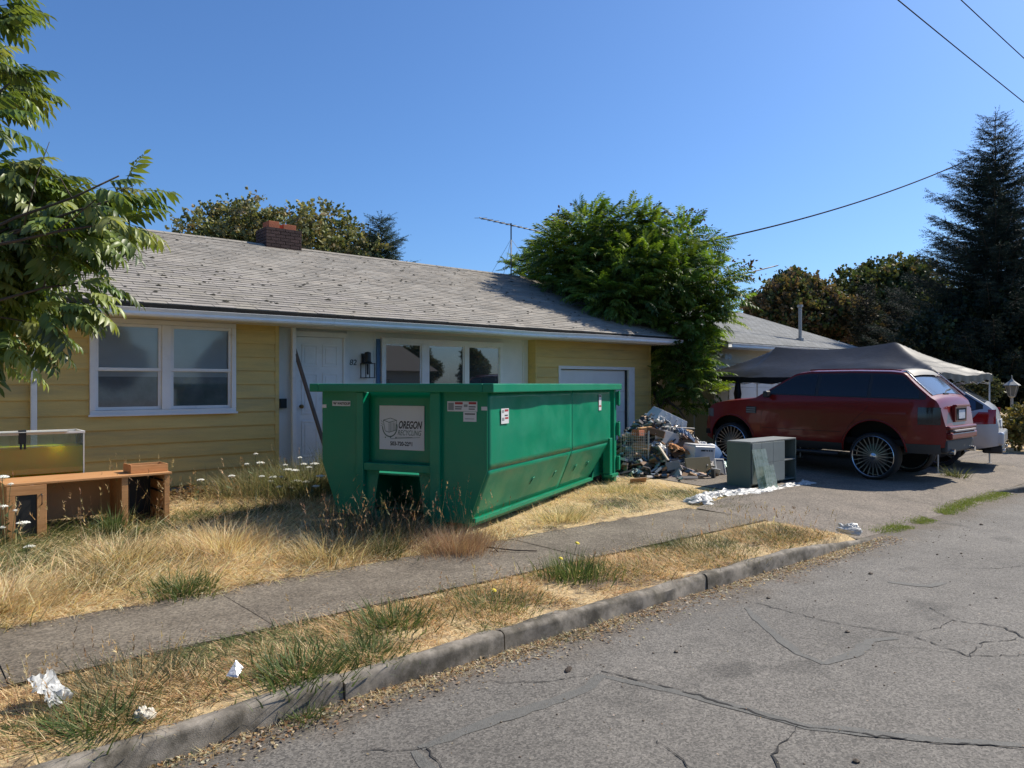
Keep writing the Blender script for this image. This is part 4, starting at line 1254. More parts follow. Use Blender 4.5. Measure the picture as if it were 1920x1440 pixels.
crumpled_ball('plastic_bag', (8.55, 4.02, -.20), .17, .11, .12, 1.3, plastic, 'crumpled white plastic bag at the end of the kerb by the driveway', 'plastic bag')
vs_, fs = [], []
for j in range(19):
    for i in range(17):
        u, v = i / 16 - .5, j / 18
        ed = .10 * fbm(u * 2, v * 2, 1.3, 6)
        vs_.append((.17 * u * (1.1 - .5 * abs(v - .55)) + .02 * fbm(u, v, 6, 3), .055 * abs(fbm(u, v, 3.2, 7)) + .03 * fbm(u, v, 7, 2) - .05 * v, .19 * v * (1 + ed) + .02 * fbm(u, v, 5, 9)))
for j in range(18):
    for i in range(16): fs.append((j * 17 + i, j * 17 + i + 1, (j + 1) * 17 + i + 1, (j + 1) * 17 + i))
o = MB().add(vs_, fs).build('plastic_bag', mat('thin_clear_plastic', (.66, .67, .66), .25, .1, 6, .5, 30, transl=.35), loc=(.74, 4.44, -.12), rot=(R(-62), R(8), R(38)), smooth=True, autosmooth=70)
tag(o, 'torn translucent plastic bag caught in the dry verge grass', 'plastic bag')
crumpled_ball('paper_wad', (1.02, 4.0, -.14), .055, .05, .06, 2.2, mat('soiled_paper', (.6, .55, .45), .9, .15, 12, .5), 'small soiled white paper wad beside the kerb grass', 'paper')
o = MB().add([(-.03, -.04, 0), (.03, -.035, .012), (.035, .035, .03), (-.02, .045, .05), (0, 0, .03)], [(0, 1, 4), (1, 2, 4), (2, 3, 4), (3, 0, 4)]).build('foil_wrapper', mat('foil', (.66, .66, .68), .3, .2, 20, .6, 40, metal=.3), loc=(1.54, 4.22, -.11), rot=(R(20), R(25), R(-30)), solid=.001)
tag(o, 'small shiny foil wrapper lying in the verge grass', 'wrapper')
# =================================================================== RUBBISH HEAP
heap_c = (11.0, 8.75)
def hz(x, y):
    return 1.12 * math.exp(-((x - 10.95) / .80)**2 - ((y - 8.85) / .62)**2) - .10
V, F = [], []
n = 46
for j in range(n + 1):
    for i in range(n + 1):
        x = 9.95 + 2.5 * i / n; y = 8.05 + 1.75 * j / n
        e = min(1, 5 * min(i / n, 1 - i / n, j / n, 1 - j / n))
        V.append((x, y, -.16 + (hz(x, y) * .80 + .12) * e + e * (.10 * noise.cell(Vector((x * 9, y * 9, 1))) + .08 * fbm(x, y, 5, 2))))
for j in range(n):
    for i in range(n): F.append((j * (n + 1) + i, j * (n + 1) + i + 1, (j + 1) * (n + 1) + i + 1, (j + 1) * (n + 1) + i))
dbm = mat('mixed_rubbish', (.045, .038, .033), .85, .5, 9, .8, 30, c2=(.15, .105, .08), c2scale=7, c2lo=.55, c2hi=.62)
o = MB().add(V, F).build('debris', dbm); tag(o, 'dark jumble of mixed household rubbish in the heap', 'rubbish', kind='stuff')
# loose scraps: many tiny shards strewn over it
sc = MB(); pal = []
cols = [(.5, .48, .45), (.35, .2, .1), (.05, .05, .055), (.25, .22, .2), (.45, .3, .2), (.1, .14, .2), (.6, .6, .58), (.2, .3, .28)]
sm = [mat('scrap_%s' % nm, c_, .7, .15, 8) for nm, c_ in zip(('pale', 'brown', 'black', 'grey', 'tan', 'navy', 'white', 'teal'), cols)]
for _ in range(1100):
    a = random.uniform(0, 2 * math.pi); rr = abs(random.gauss(0, .62))
    x, y = 10.95 + rr * math.cos(a) * 1.2, 8.62 + rr * math.sin(a) * .9
    s1, s2, s3 = random.uniform(.03, .17), random.uniform(.01, .08), random.uniform(.003, .025)
    M_ = Matrix.Translation((x, y, max(drive_z(y) + .01, hz(x, y) * .80 + .05))) @ Matrix.Rotation(random.uniform(0, 6.3), 4, 'Z') @ Matrix.Rotation(random.gauss(0, .6), 4, 'X') @ Matrix.Rotation(random.gauss(0, .5), 4, 'Y')
    sc.box(-s1, s1, -s2, s2, -s3, s3, random.choice([0, 1, 1, 2, 2, 2, 3, 3, 4, 5, 6, 7]), M_)
o = sc.build('litter', sm); tag(o, 'loose scraps of wood, card and plastic strewn over the heap', 'litter', kind='stuff')

whitep = mat('white_plastic_tub', (.60, .62, .63), .4, .06, 5)
wm = mat('appliance_white', (.66, .65, .63), .35, .05, 4)
chrome_d = mat('dull_chrome', (.45, .45, .46), .35, .1, metal=.9)
# translucent white storage tub on top
tub = thing('storage_tub', 'overturned white plastic tub on top of the rubbish heap', 'tub', (11.22, 8.72, .78), R(-15))
tub.rotation_euler = (R(12), R(22), R(-15))
MB().add([(-.36, -.18, 0), (.36, -.18, 0), (.36, .18, 0), (-.36, .18, 0), (-.31, -.14, .20), (.31, -.14, .20), (.31, .14, .20), (-.31, .14, .20)], [(4, 5, 6, 7), (0, 1, 5, 4), (1, 2, 6, 5), (2, 3, 7, 6), (3, 0, 4, 7)]).build('body', whitep, tub, bevel=.02, solid=.008)
rm = MB()
for q in ((-.385, .385, -.205, -.18), (-.385, .385, .18, .205), (-.385, -.36, -.18, .18), (.36, .385, -.18, .18)): rm.box(*q, -.02, .015)
rm.build('rim', whitep, tub, bevel=.005)
for xx in (-.2, -.07, .07, .2): MB().box(xx - .012, xx + .012, -.19, -.15, .02, .16).build('rib', whitep, tub, bevel=.004)
crumpled_ball('crumpled_bag', (10.9, 8.62, .80), .18, .12, .14, 3.7, plastic, 'crumpled white bag tucked under the overturned tub', 'bag')
# wire rack at the left of the heap
wr = thing('wire_rack', 'rusty white wire shelf rack standing beside the dumpster hinges', 'wire rack', (9.92, 8.62, -.10), R(-38))
rw = mat('coated_wire', (.42, .38, .34), .5, .2, 12, c2=(.2, .1, .06), c2scale=9)
for i in range(13):
    MB().tube([(i * .035, 0, 0), (i * .035, .02, .78)], .0035, 5).build('upright_wire', rw, wr)
for j in range(17):
    MB().tube([(0, .001 * j, .02 + j * .046), (.42, .001 * j, .02 + j * .046)], .003, 5).build('cross_wire', rw, wr)
for i in (0, 6, 12): MB().tube([(i * .035, .25, 0), (i * .035, .25, .76)], .005, 5).build('upright_wire', rw, wr)
MB().tube([(.44, .03, 0), (.45, .04, .80)], .012, 6).build('post', mat('white_tube', (.6, .6, .58), .5, .1), wr)
for (x, y, z, s1, s2, s3, rz, ry, mm, lab) in (
        (10.22, 8.55, .66, .10, .07, .05, 10, 5, mat('terracotta', (.42, .14, .07), .9, .2, 9, .4), 'rust orange brick-like block on the wire rack'),
        (10.47, 8.60, .70, .12, .06, .05, -12, -6, mat('pine_offcut', (.55, .30, .12), .8, .12, 6), 'bright pine offcut on top of the wire rack')):
    o = MB().box(-s1, s1, -s2, s2, -s3, s3).build('block', mm, loc=(x, y, z), rot=(0, R(ry), R(rz)), bevel=.006); tag(o, lab, 'block')
# black chair-like metal frame with mesh
ch = thing('broken_chair', 'dark broken chair frame with curved pale tube on the heap', 'chair', (11.15, 8.45, .22), R(-8))
MB().tube([(-.22, 0, -.05), (-.26, .02, .25), (-.24, .05, .42), (-.12, .06, .50), (.12, .07, .52), (.25, .06, .46), (.30, .03, .25), (.36, -.02, -.02)], .016, 8).build('back_frame', chrome_d, ch, smooth=True)
MB().add([(-.23, .03, .0), (.30, .03, .0), (.26, .08, .44), (-.22, .08, .42), (0, .12, .2)], [(0, 1, 4), (1, 2, 4), (2, 3, 4), (3, 0, 4)]).build('backrest', mat('black_fabric', (.018, .017, .018), .9, .2, 9), ch, smooth=True)
MB().box(-.22, .30, -.32, .02, -.06, .0).build('seat', MATS['black_fabric'], ch, bevel=.02)
for xx in (-.2, .28): MB().tube([(xx, -.28, -.05), (xx * 1.2, -.36, -.34)], .014, 6).build('leg', chrome_d, ch)
# dark box behind
o = MB().box(-.34, .34, -.22, .22, 0, .42).build('carton', mat('dark_carton', (.05, .045, .042), .8, .2, 5), loc=(10.82, 8.70, .20), rot=(0, R(4), R(-20)), bevel=.01); tag(o, 'charcoal carton behind the broken chair', 'carton')
o = MB().box(-.10, .10, -.004, .004, -.05, .05).build('paper_label', mat('pale_label', (.62, .57, .55), .8, .1, 12), loc=(10.62, 8.38, .60), rot=(R(8), 0, R(-20))); tag(o, 'pale torn paper label stuck on the charcoal carton', 'label')
o = MB().box(-.42, .42, -.02, .02, 0, .02).build('pale_plank', mat('pale_board', (.55, .50, .42), .8, .15, 5), loc=(11.2, 8.42, .71), rot=(R(6), R(4), R(-6)), bevel=.003); tag(o, 'thin pale plank lying under the overturned tub', 'plank')
# oval grey lid
lid = MB(); lid.lathe([(0, .012), (.17, .010), (.2, 0), (.2, -.015), (.17, -.004), (0, -.002)], 28, 'z'); 
o = lid.build('oval_lid', mat('grey_lid', (.36, .36, .36), .4, .08, 4), loc=(10.60, 8.18, .22), rot=(R(78), R(38), R(10)), smooth=True, autosmooth=40); o.scale = (.52, 1.45, 1); tag(o, 'long oval pale grey lid leaning on the heap', 'lid')
# crumpled brown cloth
def cloth(name, path, w, seed, m_, lab, cat):
    o = crumple_strip(path, w, .10, seed, 60, 16).build(name, m_, smooth=True); return tag(o, lab, cat)
cloth('brown_jacket', [(10.62, 8.20, .38), (10.78, 8.12, .36), (10.95, 8.02, .26), (11.08, 7.95, .16), (11.16, 7.90, .08)], .13, 6, mat('tan_suede', (.42, .19, .07), .9, .2, 6, .5, 30, c2=(.22, .10, .045), c2scale=6), 'crumpled tan brown jacket draped over the heap front', 'jacket')
cloth('denim_bundle', [(10.74, 8.02, .10), (10.9, 7.95, .09), (11.1, 7.88, .06)], .12, 9, mat('navy_cloth', (.04, .055, .08), .9, .2, 8, .4, 40), 'dark blue cloth bundle below the tan jacket', 'cloth')
cloth('grey_cloth', [(11.0, 7.74, .10), (11.14, 7.70, .08), (11.3, 7.68, .03)], .12, 12, mat('pale_grey_cloth', (.42, .40, .38), .9, .2, 8, .4, 40), 'pale grey rag below the white appliance', 'rag')
cloth('green_wrap', [(11.42, 7.72, .02), (11.6, 7.72, .05), (11.8, 7.80, .03), (11.95, 7.82, -.06)], .14, 15, mat('mint_plastic', (.32, .50, .43), .4, .2, 8, .4, 30), 'mint green plastic wrap at the right foot of the heap', 'plastic wrap')
# white appliance
ap = thing('bread_machine', 'boxy white bread machine with dark vents on the heap', 'appliance', (11.14, 7.95, .10), R(-12))
ap.rotation_euler = (R(2), R(4), R(-12))
MB().box(-.24, .24, -.16, .16, 0, .33).build('body', wm, ap, bevel=.02, seg=3)
MB().box(-.23, .23, -.15, .15, .331, .355).build('lid', wm, ap, bevel=.012)
for i, (a, b_) in enumerate(((-.10, .0), (.02, .06), (.08, .11), (.13, .17))): MB().box(a, b_, -.163, -.1605, .24, .265).build('vent', black_m, ap)
MB().box(-.14, .18, -.1625, -.1605, .06, .065).build('seam', black_m, ap)
crumpled_ball('white_pot', (11.45, 8.10, .34), .13, .12, .14, 5.5, wm, 'round white pot behind the bread machine', 'pot')
# blue round tub lid
lid = MB(); lid.lathe([(0, .015), (.22, .012), (.235, 0), (.235, -.03), (.22, -.01), (0, -.005)], 30, 'z')
o = lid.build('round_lid', mat('blue_plastic', (.10, .19, .36), .35, .08, 4), loc=(11.66, 8.02, .20), rot=(R(72), 0, R(-22)), smooth=True, autosmooth=40); tag(o, 'round blue plastic lid standing beside the SUV wheel', 'lid')
MB_ = MB().tube([(11.82, 7.9, .28), (11.95, 7.8, .12), (12.02, 7.75, -.0), (12.12, 7.8, -.05), (12.2, 7.85, -.04)], .01, 6)
o = MB_.build('bent_tube', mat('white_tube', (.6, .6, .58), .5), smooth=True); tag(o, 'bent white plastic tube by the blue lid', 'tube')
# front row
o = MB().box(-.28, .28, -.012, .012, 0, .34).build('olive_hardboard', mat('olive_board', (.13, .115, .065), .7, .1, 4), loc=(10.80, 7.66, -.08), rot=(R(-14), 0, R(-12)), bevel=.003); tag(o, 'dull olive brown board standing before the heap', 'panel')
sfr = thing('framed_screen', 'small white framed grey screen leaning right of the olive board', 'screen', (11.06, 7.50, -.08), R(-12)); sfr.rotation_euler = (R(-18), R(4), R(-12))
fr = MB()
for q in ((0, .22, 0, .018), (0, .22, .30, .318), (0, .018, .0185, .2995), (.202, .22, .0185, .2995)): fr.box(q[0], q[1], -.012, .012, q[2], q[3])
fr.build('frame', mat('white_plastic', (.75, .75, .74), .4), sfr, bevel=.003)
MB().box(.019, .201, -.004, .004, .019, .299).build('mesh_panel', mat('grey_mesh', (.20, .21, .23), .6, .1), sfr)
o = MB().box(-.17, .17, -.10, .10, 0, .20).build('grey_case', mat('slate_case', (.10, .115, .125), .5, .1, 5), loc=(10.72, 7.85, -.06), rot=(R(-12), R(9), R(-18)), bevel=.01); tag(o, 'slate grey plastic case left of the olive board', 'case')
for i, (x, y, z, l, w, rz, ry, c_, lab) in enumerate((
        (10.2, 7.95, -.02, .32, .05, 10, 3, (.52, .36, .25), 'flat pinkish plank lying left of the heap'),
        (10.42, 7.80, -.02, .26, .035, -20, -9, (.55, .38, .32), 'narrow pale pink lath propped in the heap'),
        (10.62, 7.70, .05, .30, .03, -48, 20, (.62, .5, .48), 'tilted pale lath below the oval lid'),
        (11.75, 7.45, -.10, .26, .02, 5, 0, (.6, .52, .36), 'cream stick lying between the screen and the cabinet'),
        (12.0, 7.35, -.11, .22, .02, -14, 0, (.5, .48, .42), 'greyish stick lying close to the cabinet side'),
        (10.05, 7.42, -.10, .20, .05, 30, 0, (.62, .55, .32), 'yellowish card scrap in the grass before the heap'),
        (10.42, 7.48, -.09, .24, .014, 24, 4, (.62, .6, .52), 'curved white strip in the grass before the heap'))):
    o = MB().box(-l, l, -w, w, -.008, .008).build('plank', mat('lath_%s' % 'abcdefgh'[i], c_, .8, .12, 6), loc=(x, y, z), rot=(0, R(ry), R(rz)), bevel=.003); tag(o, lab, 'plank')
o = MB().tube([(10.52, 8.12, .42), (10.50, 8.10, .1), (10.42, 8.05, -.10)], .009, 6).build('black_cable', black_m); tag(o, 'thin black cable hanging over the oval lid', 'cable')

# more of the heap: cartons, boards, bags and cloths, each its own thing
kraft = mat('kraft_card', (.42, .27, .14), .85, .12, 5); grime = mat('grimy_white', (.50, .48, .44), .7, .2, 6); char = mat('charcoal_plastic', (.03, .03, .033), .5, .15, 6)
pinkw = mat('pink_board', (.55, .38, .32), .8, .12, 6); beige = mat('beige_panel', (.48, .41, .31), .75, .12, 5); bluec = mat('faded_blue_cloth', (.12, .17, .26), .9, .2, 7, .4, 40)
brownw = mat('dark_wood_scrap', (.17, .095, .05), .75, .2, 6, .3, 30); greyp = mat('mid_grey_plastic', (.24, .24, .24), .5, .1, 5)
JUNK = [
    ('carton', (10.45, 8.62, .34), (.19, .16, .15), (8, -10, 25), kraft, 'brown carton halfway up the left flank of the heap'),
    ('carton', (10.86, 8.42, .52), (.17, .13, .12), (-12, 14, -20), grime, 'grimy white carton near the middle of the heap'),
    ('carton', (11.45, 8.55, .46), (.20, .15, .16), (6, -18, 12), kraft, 'brown carton on the right shoulder of the heap'),
    ('board', (10.55, 8.22, .30), (.34, .012, .15), (-35, 8, 30), beige, 'beige shelf board leaning on the left of the heap'),
    ('board', (10.98, 8.15, .40), (.30, .012, .12), (-48, -22, -14), brownw, 'dark wooden board slanting down the heap front'),
    ('board', (11.32, 8.25, .50), (.36, .012, .09), (-40, 30, 6), pinkw, 'pinkish board sticking out right of the broken chair'),
    ('board', (10.30, 8.30, .14), (.28, .010, .10), (-62, 4, -8), brownw, 'dark wooden panel low beside the wire rack'),
    ('drawer', (10.72, 8.55, .62), (.24, .17, .055), (14, 12, 34), brownw, 'upturned dark drawer under the white tub'),
    ('bin', (11.62, 8.42, .20), (.15, .14, .20), (10, -24, 20), char, 'charcoal plastic bin lying right of the chair'),
    ('case', (10.48, 8.00, .10), (.17, .12, .07), (-14, 10, 40), greyp, 'mid grey plastic case at the left foot of the heap'),
    ('case', (11.35, 8.02, .02), (.14, .10, .07), (4, -8, -30), char, 'small black case below the bread machine'),
    ('panel', (10.88, 7.88, .02), (.20, .010, .12), (-30, -6, 22), grime, 'grimy white panel lying against the heap front'),
    ('panel', (11.62, 7.62, -.03), (.22, .010, .13), (-70, 4, -18), beige, 'beige panel flat beside the framed screen'),
]
for nm, p, (a, b_, c_), (rx_, ry_, rz_), m_, lab in JUNK:
    t = MB().box(-a, a, -b_, b_, -c_, c_)
    o = t.build(nm, m_, loc=p, rot=(R(rx_), R(ry_), R(rz_)), bevel=.006)
    if nm == 'carton':
        MB().box(-a * 1.25, -a * .1, -b_ * .98, b_ * .98, c_ + .002, c_ + .007).build('flap', m_, o, rot=(0, R(-12), 0)); MB().box(a * .12, a * 1.2, -b_ * .98, b_ * .98, c_ + .003, c_ + .008).build('flap', m_, o, rot=(0, R(14), 0))
    tag(o, lab, nm)
cloth('blue_cloth', [(10.98, 8.30, .66), (11.12, 8.20, .60), (11.22, 8.08, .46)], .12, 21, bluec, 'faded blue cloth hanging over the heap middle', 'cloth')
cloth('white_bag', [(10.38, 8.42, .42), (10.52, 8.32, .40), (10.64, 8.20, .28)], .10, 24, plastic, 'torn white plastic bag draped left of the jacket', 'bag')
cloth('black_bag', [(11.35, 8.40, .58), (11.52, 8.30, .48), (11.66, 8.18, .30)], .15, 27, mat('black_bin_bag', (.012, .012, .014), .3, .1, 8, .4, 30), 'black bin bag on the right flank of the heap', 'bag')
crumpled_ball('white_bag', (11.3, 8.62, .70), .16, .13, .14, 7.7, plastic, 'crumpled white bag right of the overturned tub', 'bag')
crumpled_ball('black_bag', (10.66, 8.75, .50), .20, .18, .22, 8.8, MATS['black_bin_bag'], 'black bin bag behind the left carton', 'bag')
# =================================================================== VEHICLES
def lerp_tab(tab, x):
    if x <= tab[0][0]: return tab[0][1]
    for (a, va), (b_, vb) in zip(tab[:-1], tab[1:]):
        if x <= b_:
            t = (x - a) / (b_ - a); return va + (vb - va) * t
    return tab[-1][1]
def smooth_tab(tab, w=.05, n=5):
    return lambda x: sum(lerp_tab(tab, x + w * (2 * k / (n - 1) - 1)) for k in range(n)) / n

class Car:
    """Body shell as a grid: columns along the length, rows up the side, then over the top.
    x forward from the rear axle, y to the left, z up."""
    def __init__(s, top, width_z, plan, arches, sill, x0, x1, crown=.045):
        s.top = smooth_tab(top, .04); s.wz = smooth_tab(width_z, .04); s.plan = smooth_tab(plan, .06)
        s.arches, s.sill, s.x0, s.x1, s.crown = arches, smooth_tab(sill, .03), x0, x1, crown
    def zlow(s, x):
        z = s.sill(x)
        for (cx, cz, r) in s.arches:
            if abs(x - cx) < r: z = max(z, cz + math.sqrt(r * r - (x - cx)**2))
        return z
    def zedge(s, x): return s.top(x) - s.crown
    def Y(s, x, z): return s.wz(z) * s.plan(x)
    def shell(s, name, m, parent):
        xs = [s.x0 + (s.x1 - s.x0) * i / 150 for i in range(151)]
        for (cx, cz, r) in s.arches: xs += [cx + r * math.cos(R(a)) for a in range(0, 181, 6)]
        xs = sorted(set(round(v, 4) for v in xs if s.x0 <= v <= s.x1))
        nr, nk = 26, 16
        vs_, fs = [], []
        W_ = 2 * nr + nk - 1
        for x in xs:
            zl, zt = s.zlow(x), s.zedge(x)
            left = []
            for j in range(nr):
                t = j / (nr - 1); z = zl + (zt - zl) * t
                left.append((x, s.Y(x, z), z))
            w = s.Y(x, zt)
            top_ = []
            for k in range(1, nk):
                u = 1 - 2 * k / nk
                top_.append((x, w * u, zt + s.crown * (1 - abs(u)**2.6)))
            vs_ += left + top_ + [(p[0], -p[1], p[2]) for p in reversed(left)]
        n_ = len(xs)
        for i in range(n_ - 1):
            for j in range(W_ - 1):
                fs.append((i * W_ + j, i * W_ + j + 1, (i + 1) * W_ + j + 1, (i + 1) * W_ + j))
        # end caps: strips between left and right rows
        for i in (0, n_ - 1):
            o_ = i * W_
            for j in range(nr - 1):
                a, b_, c_, d = o_ + j, o_ + j + 1, o_ + W_ - 2 - j, o_ + W_ - 1 - j
                fs.append((a, b_, c_, d) if i else (d, c_, b_, a))
            fs.append(tuple(range(o_ + nr - 1, o_ + W_ - nr + 1))[::-1] if i else tuple(range(o_ + nr - 1, o_ + W_ - nr + 1)))
        return MB().add(vs_, fs).build(name, m, parent, smooth=True, autosmooth=38)
    def side(s, name, x0, x1, zlo, zhi, off, m, parent, n=30, k=6, sides=(1, -1)):
        out = []
        for sd_ in sides:
            vs_, fs = [], []
            for i in range(n + 1):
                x = x0 + (x1 - x0) * i / n
                a = zlo(x) if callable(zlo) else zlo; b_ = zhi(x) if callable(zhi) else zhi
                b_ = max(b_, a + .002)
                for j in range(k + 1):
                    z = a + (b_ - a) * j / k
                    vs_.append((x, sd_ * (s.Y(x, z) + off), z))
            for i in range(n):
                for j in range(k): fs.append((i * (k + 1) + j, i * (k + 1) + j + 1, (i + 1) * (k + 1) + j + 1, (i + 1) * (k + 1) + j)[::sd_])
            out.append(MB().add(vs_, fs).build(name, m, parent, smooth=True))
        return out
    def over(s, name, x0, x1, frac, off, m, parent, n=14, k=14):
        vs_, fs = [], []
        for i in range(n + 1):
            x = x0 + (x1 - x0) * i / n
            zt = s.zedge(x); w = s.Y(x, zt)
            dz = (s.top(x + .02) - s.top(x - .02)) / .04
            nl = math.hypot(dz, 1)
            for j in range(k + 1):
                u = frac * (1 - 2 * j / k)
                vs_.append((x - dz / nl * off, w * u, zt + s.crown * (1 - abs(u)**2.6) + off / nl))
        for i in range(n):
            for j in range(k): fs.append((i * (k + 1) + j, i * (k + 1) + j + 1, (i + 1) * (k + 1) + j + 1, (i + 1) * (k + 1) + j))
        return MB().add(vs_, fs).build(name, m, parent, smooth=True)

chrome = mat('wheel_chrome', (.62, .62, .63), .18, .05, 4, metal=1.0)
spoke_m = mat('wheel_spoke_metal', (.26, .27, .28), .3, .08, 4, metal=.9)
rubber = mat('tyre_rubber', (.016, .016, .017), .8, .15, 20)
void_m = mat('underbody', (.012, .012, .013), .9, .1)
def wheel(parent, x, y, z, r_t, r_r, w, n_sp, sgn, sp_w=.010, double=False):
    """axis along y; sgn = outward side"""
    wh = bpy.data.objects.new('wheel', None); col.objects.link(wh); wh.parent = parent; wh.location = (x, y, z)
    t = MB(); h = w / 2
    t.lathe([(r_r, -h * .8), (r_r + .012, -h), (r_t - .03, -h * 1.02), (r_t - .008, -h * .85), (r_t, -h * .5), (r_t, h * .5), (r_t - .008, h * .85), (r_t - .03, h * 1.02), (r_r + .012, h), (r_r, h * .8)], 48, 'y')
    t.build('tyre', rubber, wh, smooth=True, autosmooth=50)
    rm = MB()
    f = sgn
    rm.lathe([(r_r - .018, f * h * .35), (r_r - .012, f * h * .93), (r_r + .002, f * h * 1.04), (r_r + .010, f * h * .98), (r_r, f * h * .7), (r_r, -f * h * .8), (r_r - .02, -f * h * .8)], 56, 'y')
    rm.build('rim', chrome, wh, smooth=True, autosmooth=40)
    sp = MB()
    for k in range(n_sp):
        a = 2 * math.pi * k / n_sp
        for da in ((-.018, .018) if double else (0,)):
            ca, sa = math.cos(a + da), math.sin(a + da)
            tx, tz = -math.sin(a), math.cos(a)
            pr = [(.055, f * h * .86), (.12, f * h * .80), (r_r * .6, f * h * .72), (r_r - .012, f * h * .80)]
            vs_ = []
            for i, (rr, yy) in enumerate(pr):
                ww = sp_w * (1.3 - .3 * i / 3)
                for s_ in (-1, 1):
                    vs_.append((ca * rr + tx * ww * s_, yy, sa * rr + tz * ww * s_))
                for s_ in (-1, 1):
                    vs_.append((ca * rr + tx * ww * s_, yy - f * .022, sa * rr + tz * ww * s_))
            fs = []
            for i in range(3):
                o_ = i * 4
                fs += [(o_, o_ + 1, o_ + 5, o_ + 4), (o_ + 2, o_ + 6, o_ + 7, o_ + 3), (o_, o_ + 4, o_ + 6, o_ + 2), (o_ + 1, o_ + 3, o_ + 7, o_ + 5)]
            sp.add(vs_, fs)
    sp.build('spokes', spoke_m, wh)
    hb = MB(); hb.lathe([(0, f * h * .96), (.02, f * h * .95), (.032, f * h * .90), (.055, f * h * .84), (.06, f * h * .5), (.0, f * h * .45)], 24, 'y')
    hb.build('hub', chrome, wh, smooth=True, autosmooth=40)
    br = MB(); br.lathe([(0, f * h * .1), (r_r * .62, f * h * .1), (r_r * .62, -f * h * .1), (0, -f * h * .1)], 28, 'y')
    br.build('brake_disc', mat('brake_disc', (.10, .10, .10), .5, .1, metal=.6), wh, smooth=True, autosmooth=40)
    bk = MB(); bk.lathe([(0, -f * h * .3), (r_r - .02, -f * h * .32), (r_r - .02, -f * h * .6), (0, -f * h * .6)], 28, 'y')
    bk.build('well_shade_disc', void_m, wh, smooth=True, autosmooth=40)  # black disc behind the spokes stands for the shade in the wheel well
    return wh

# ---------------- red SUV
red = mat('dark_red_paint', (.175, .010, .008), .34, .05, 3, 0, coat=.3, spec=.25)
smoke = mat('smoked_glass', (.010, .012, .016), .05, .05, 3, 0, spec=.6)
trimk = mat('black_trim', (.02, .02, .022), .5, .1, 6)
SX, SY, SZ = 14.00, 5.77, -.128
suv = thing('parked_suv', 'dark red SUV with big chrome spoked wheels parked beside the black canopy', 'suv', (SX, SY, SZ), R(90))
suv.rotation_euler = (0, R(-.6), R(92.0))
top = [(-1.06, .86), (-1.05, 1.02), (-1.02, 1.20), (-.97, 1.41), (-.88, 1.465), (-.62, 1.70), (-.42, 1.885), (-.2, 1.91), (.4, 1.92), (1.2, 1.91), (1.48, 1.87), (1.86, 1.63), (2.22, 1.40), (2.4, 1.37), (2.9, 1.32), (3.18, 1.265), (3.32, 1.18), (3.39, 1.05), (3.44, .80)]
wz = [(.40, .86), (.52, .925), (.66, .955), (.85, .965), (1.12, .965), (1.30, .95), (1.42, .925), (1.60, .86), (1.86, .735), (2.0, .70)]
plan = [(-1.10, .66), (-1.0, .80), (-.9, .89), (-.6, .975), (0, 1.0), (2.4, 1.0), (2.85, .975), (3.1, .93), (3.3, .85), (3.44, .72)]
sill = [(-1.1, .62), (-.6, .56), (-.4, .50), (2.3, .50), (3.1, .48), (3.3, .50), (3.6, .58)]
car = Car(top, wz, plan, [(0, .50, .525), (2.745, .51, .50)], sill, -1.06, 3.44)
car.shell('body', red, suv)
# lower cladding, black
car.side('sill_cladding', .53, 2.24, .46, .60, .006, trimk, suv)
car.side('rear_cladding', -1.0, -.50, .50, .66, .008, mat('grey_cladding', (.035, .036, .038), .6, .1), suv, 12, 3)
# arch lips
for (cx, cz, r) in car.arches:
    for sd_ in (1, -1):
        pts = [(cx + (r + .004) * math.cos(R(a)), 0, cz + (r + .004) * math.sin(R(a))) for a in range(-2, 183, 5)]
        pts = [(p[0], sd_ * (car.Y(p[0], p[2]) + .004), p[2]) for p in pts]
        MB().tube(pts, .016, 6).build('arch_lip', red, suv, smooth=True)
# greenhouse
belt = lambda x: 1.405 + .012 * x
def hi(x): return car.zedge(x) - .035
car.side('window_surround', -.80, 2.12, lambda x: min(belt(x), hi(x)), hi, .003, trimk, suv, 60, 6)
def pane_side(nm, a, b_, slant_a=0, slant_b=0):
    car.side(nm, a, b_, lambda x: belt(x) + .02, lambda x: max(belt(x) + .022, hi(x) - .028), .007, smoke, suv, 30, 6)
pane_side('side_window', -.70, .06); pane_side('side_window', .12, .98); pane_side('side_window', 1.05, 2.02)
car.over('windscreen', 2.15, 1.54, .92, .004, smoke, suv)
rg = mat('rear_glass', (.12, .14, .17), .08, .05, 3, 0, spec=1.0, metal=.35)
car.over('rear_window', -.48, -.85, .88, .006, rg, suv)
wp = MB(); wp.tube([(-.84, .10, 1.495), (-.80, -.15, 1.55), (-.78, -.42, 1.575)], .012, 6); wp.box(-.87, -.80, -.02, .20, 1.455, 1.505)
wp.build('wiper', trimk, suv)
# bright tube standing for the reflection along the rear glass edge
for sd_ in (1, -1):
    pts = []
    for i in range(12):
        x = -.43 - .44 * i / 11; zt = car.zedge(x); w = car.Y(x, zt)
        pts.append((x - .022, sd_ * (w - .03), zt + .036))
    MB().tube(pts, .011, 6).build('edge_glint', mat('glint_white', (.7, .7, .7), .25, .03, metal=.5), suv, smooth=True)
# roof spoiler and rails
car.over('roof_spoiler', -.34, -.52, .84, .035, trimk, suv, 5, 12)
for sd_ in (1, -1):
    pts = [(x, sd_ * (car.Y(x, car.zedge(x)) - .06), car.top(x) - .01) for x in [-.35 + .16 * i for i in range(11)]]
    MB().tube(pts, .012, 6).build('roof_rail', red, suv, smooth=True)
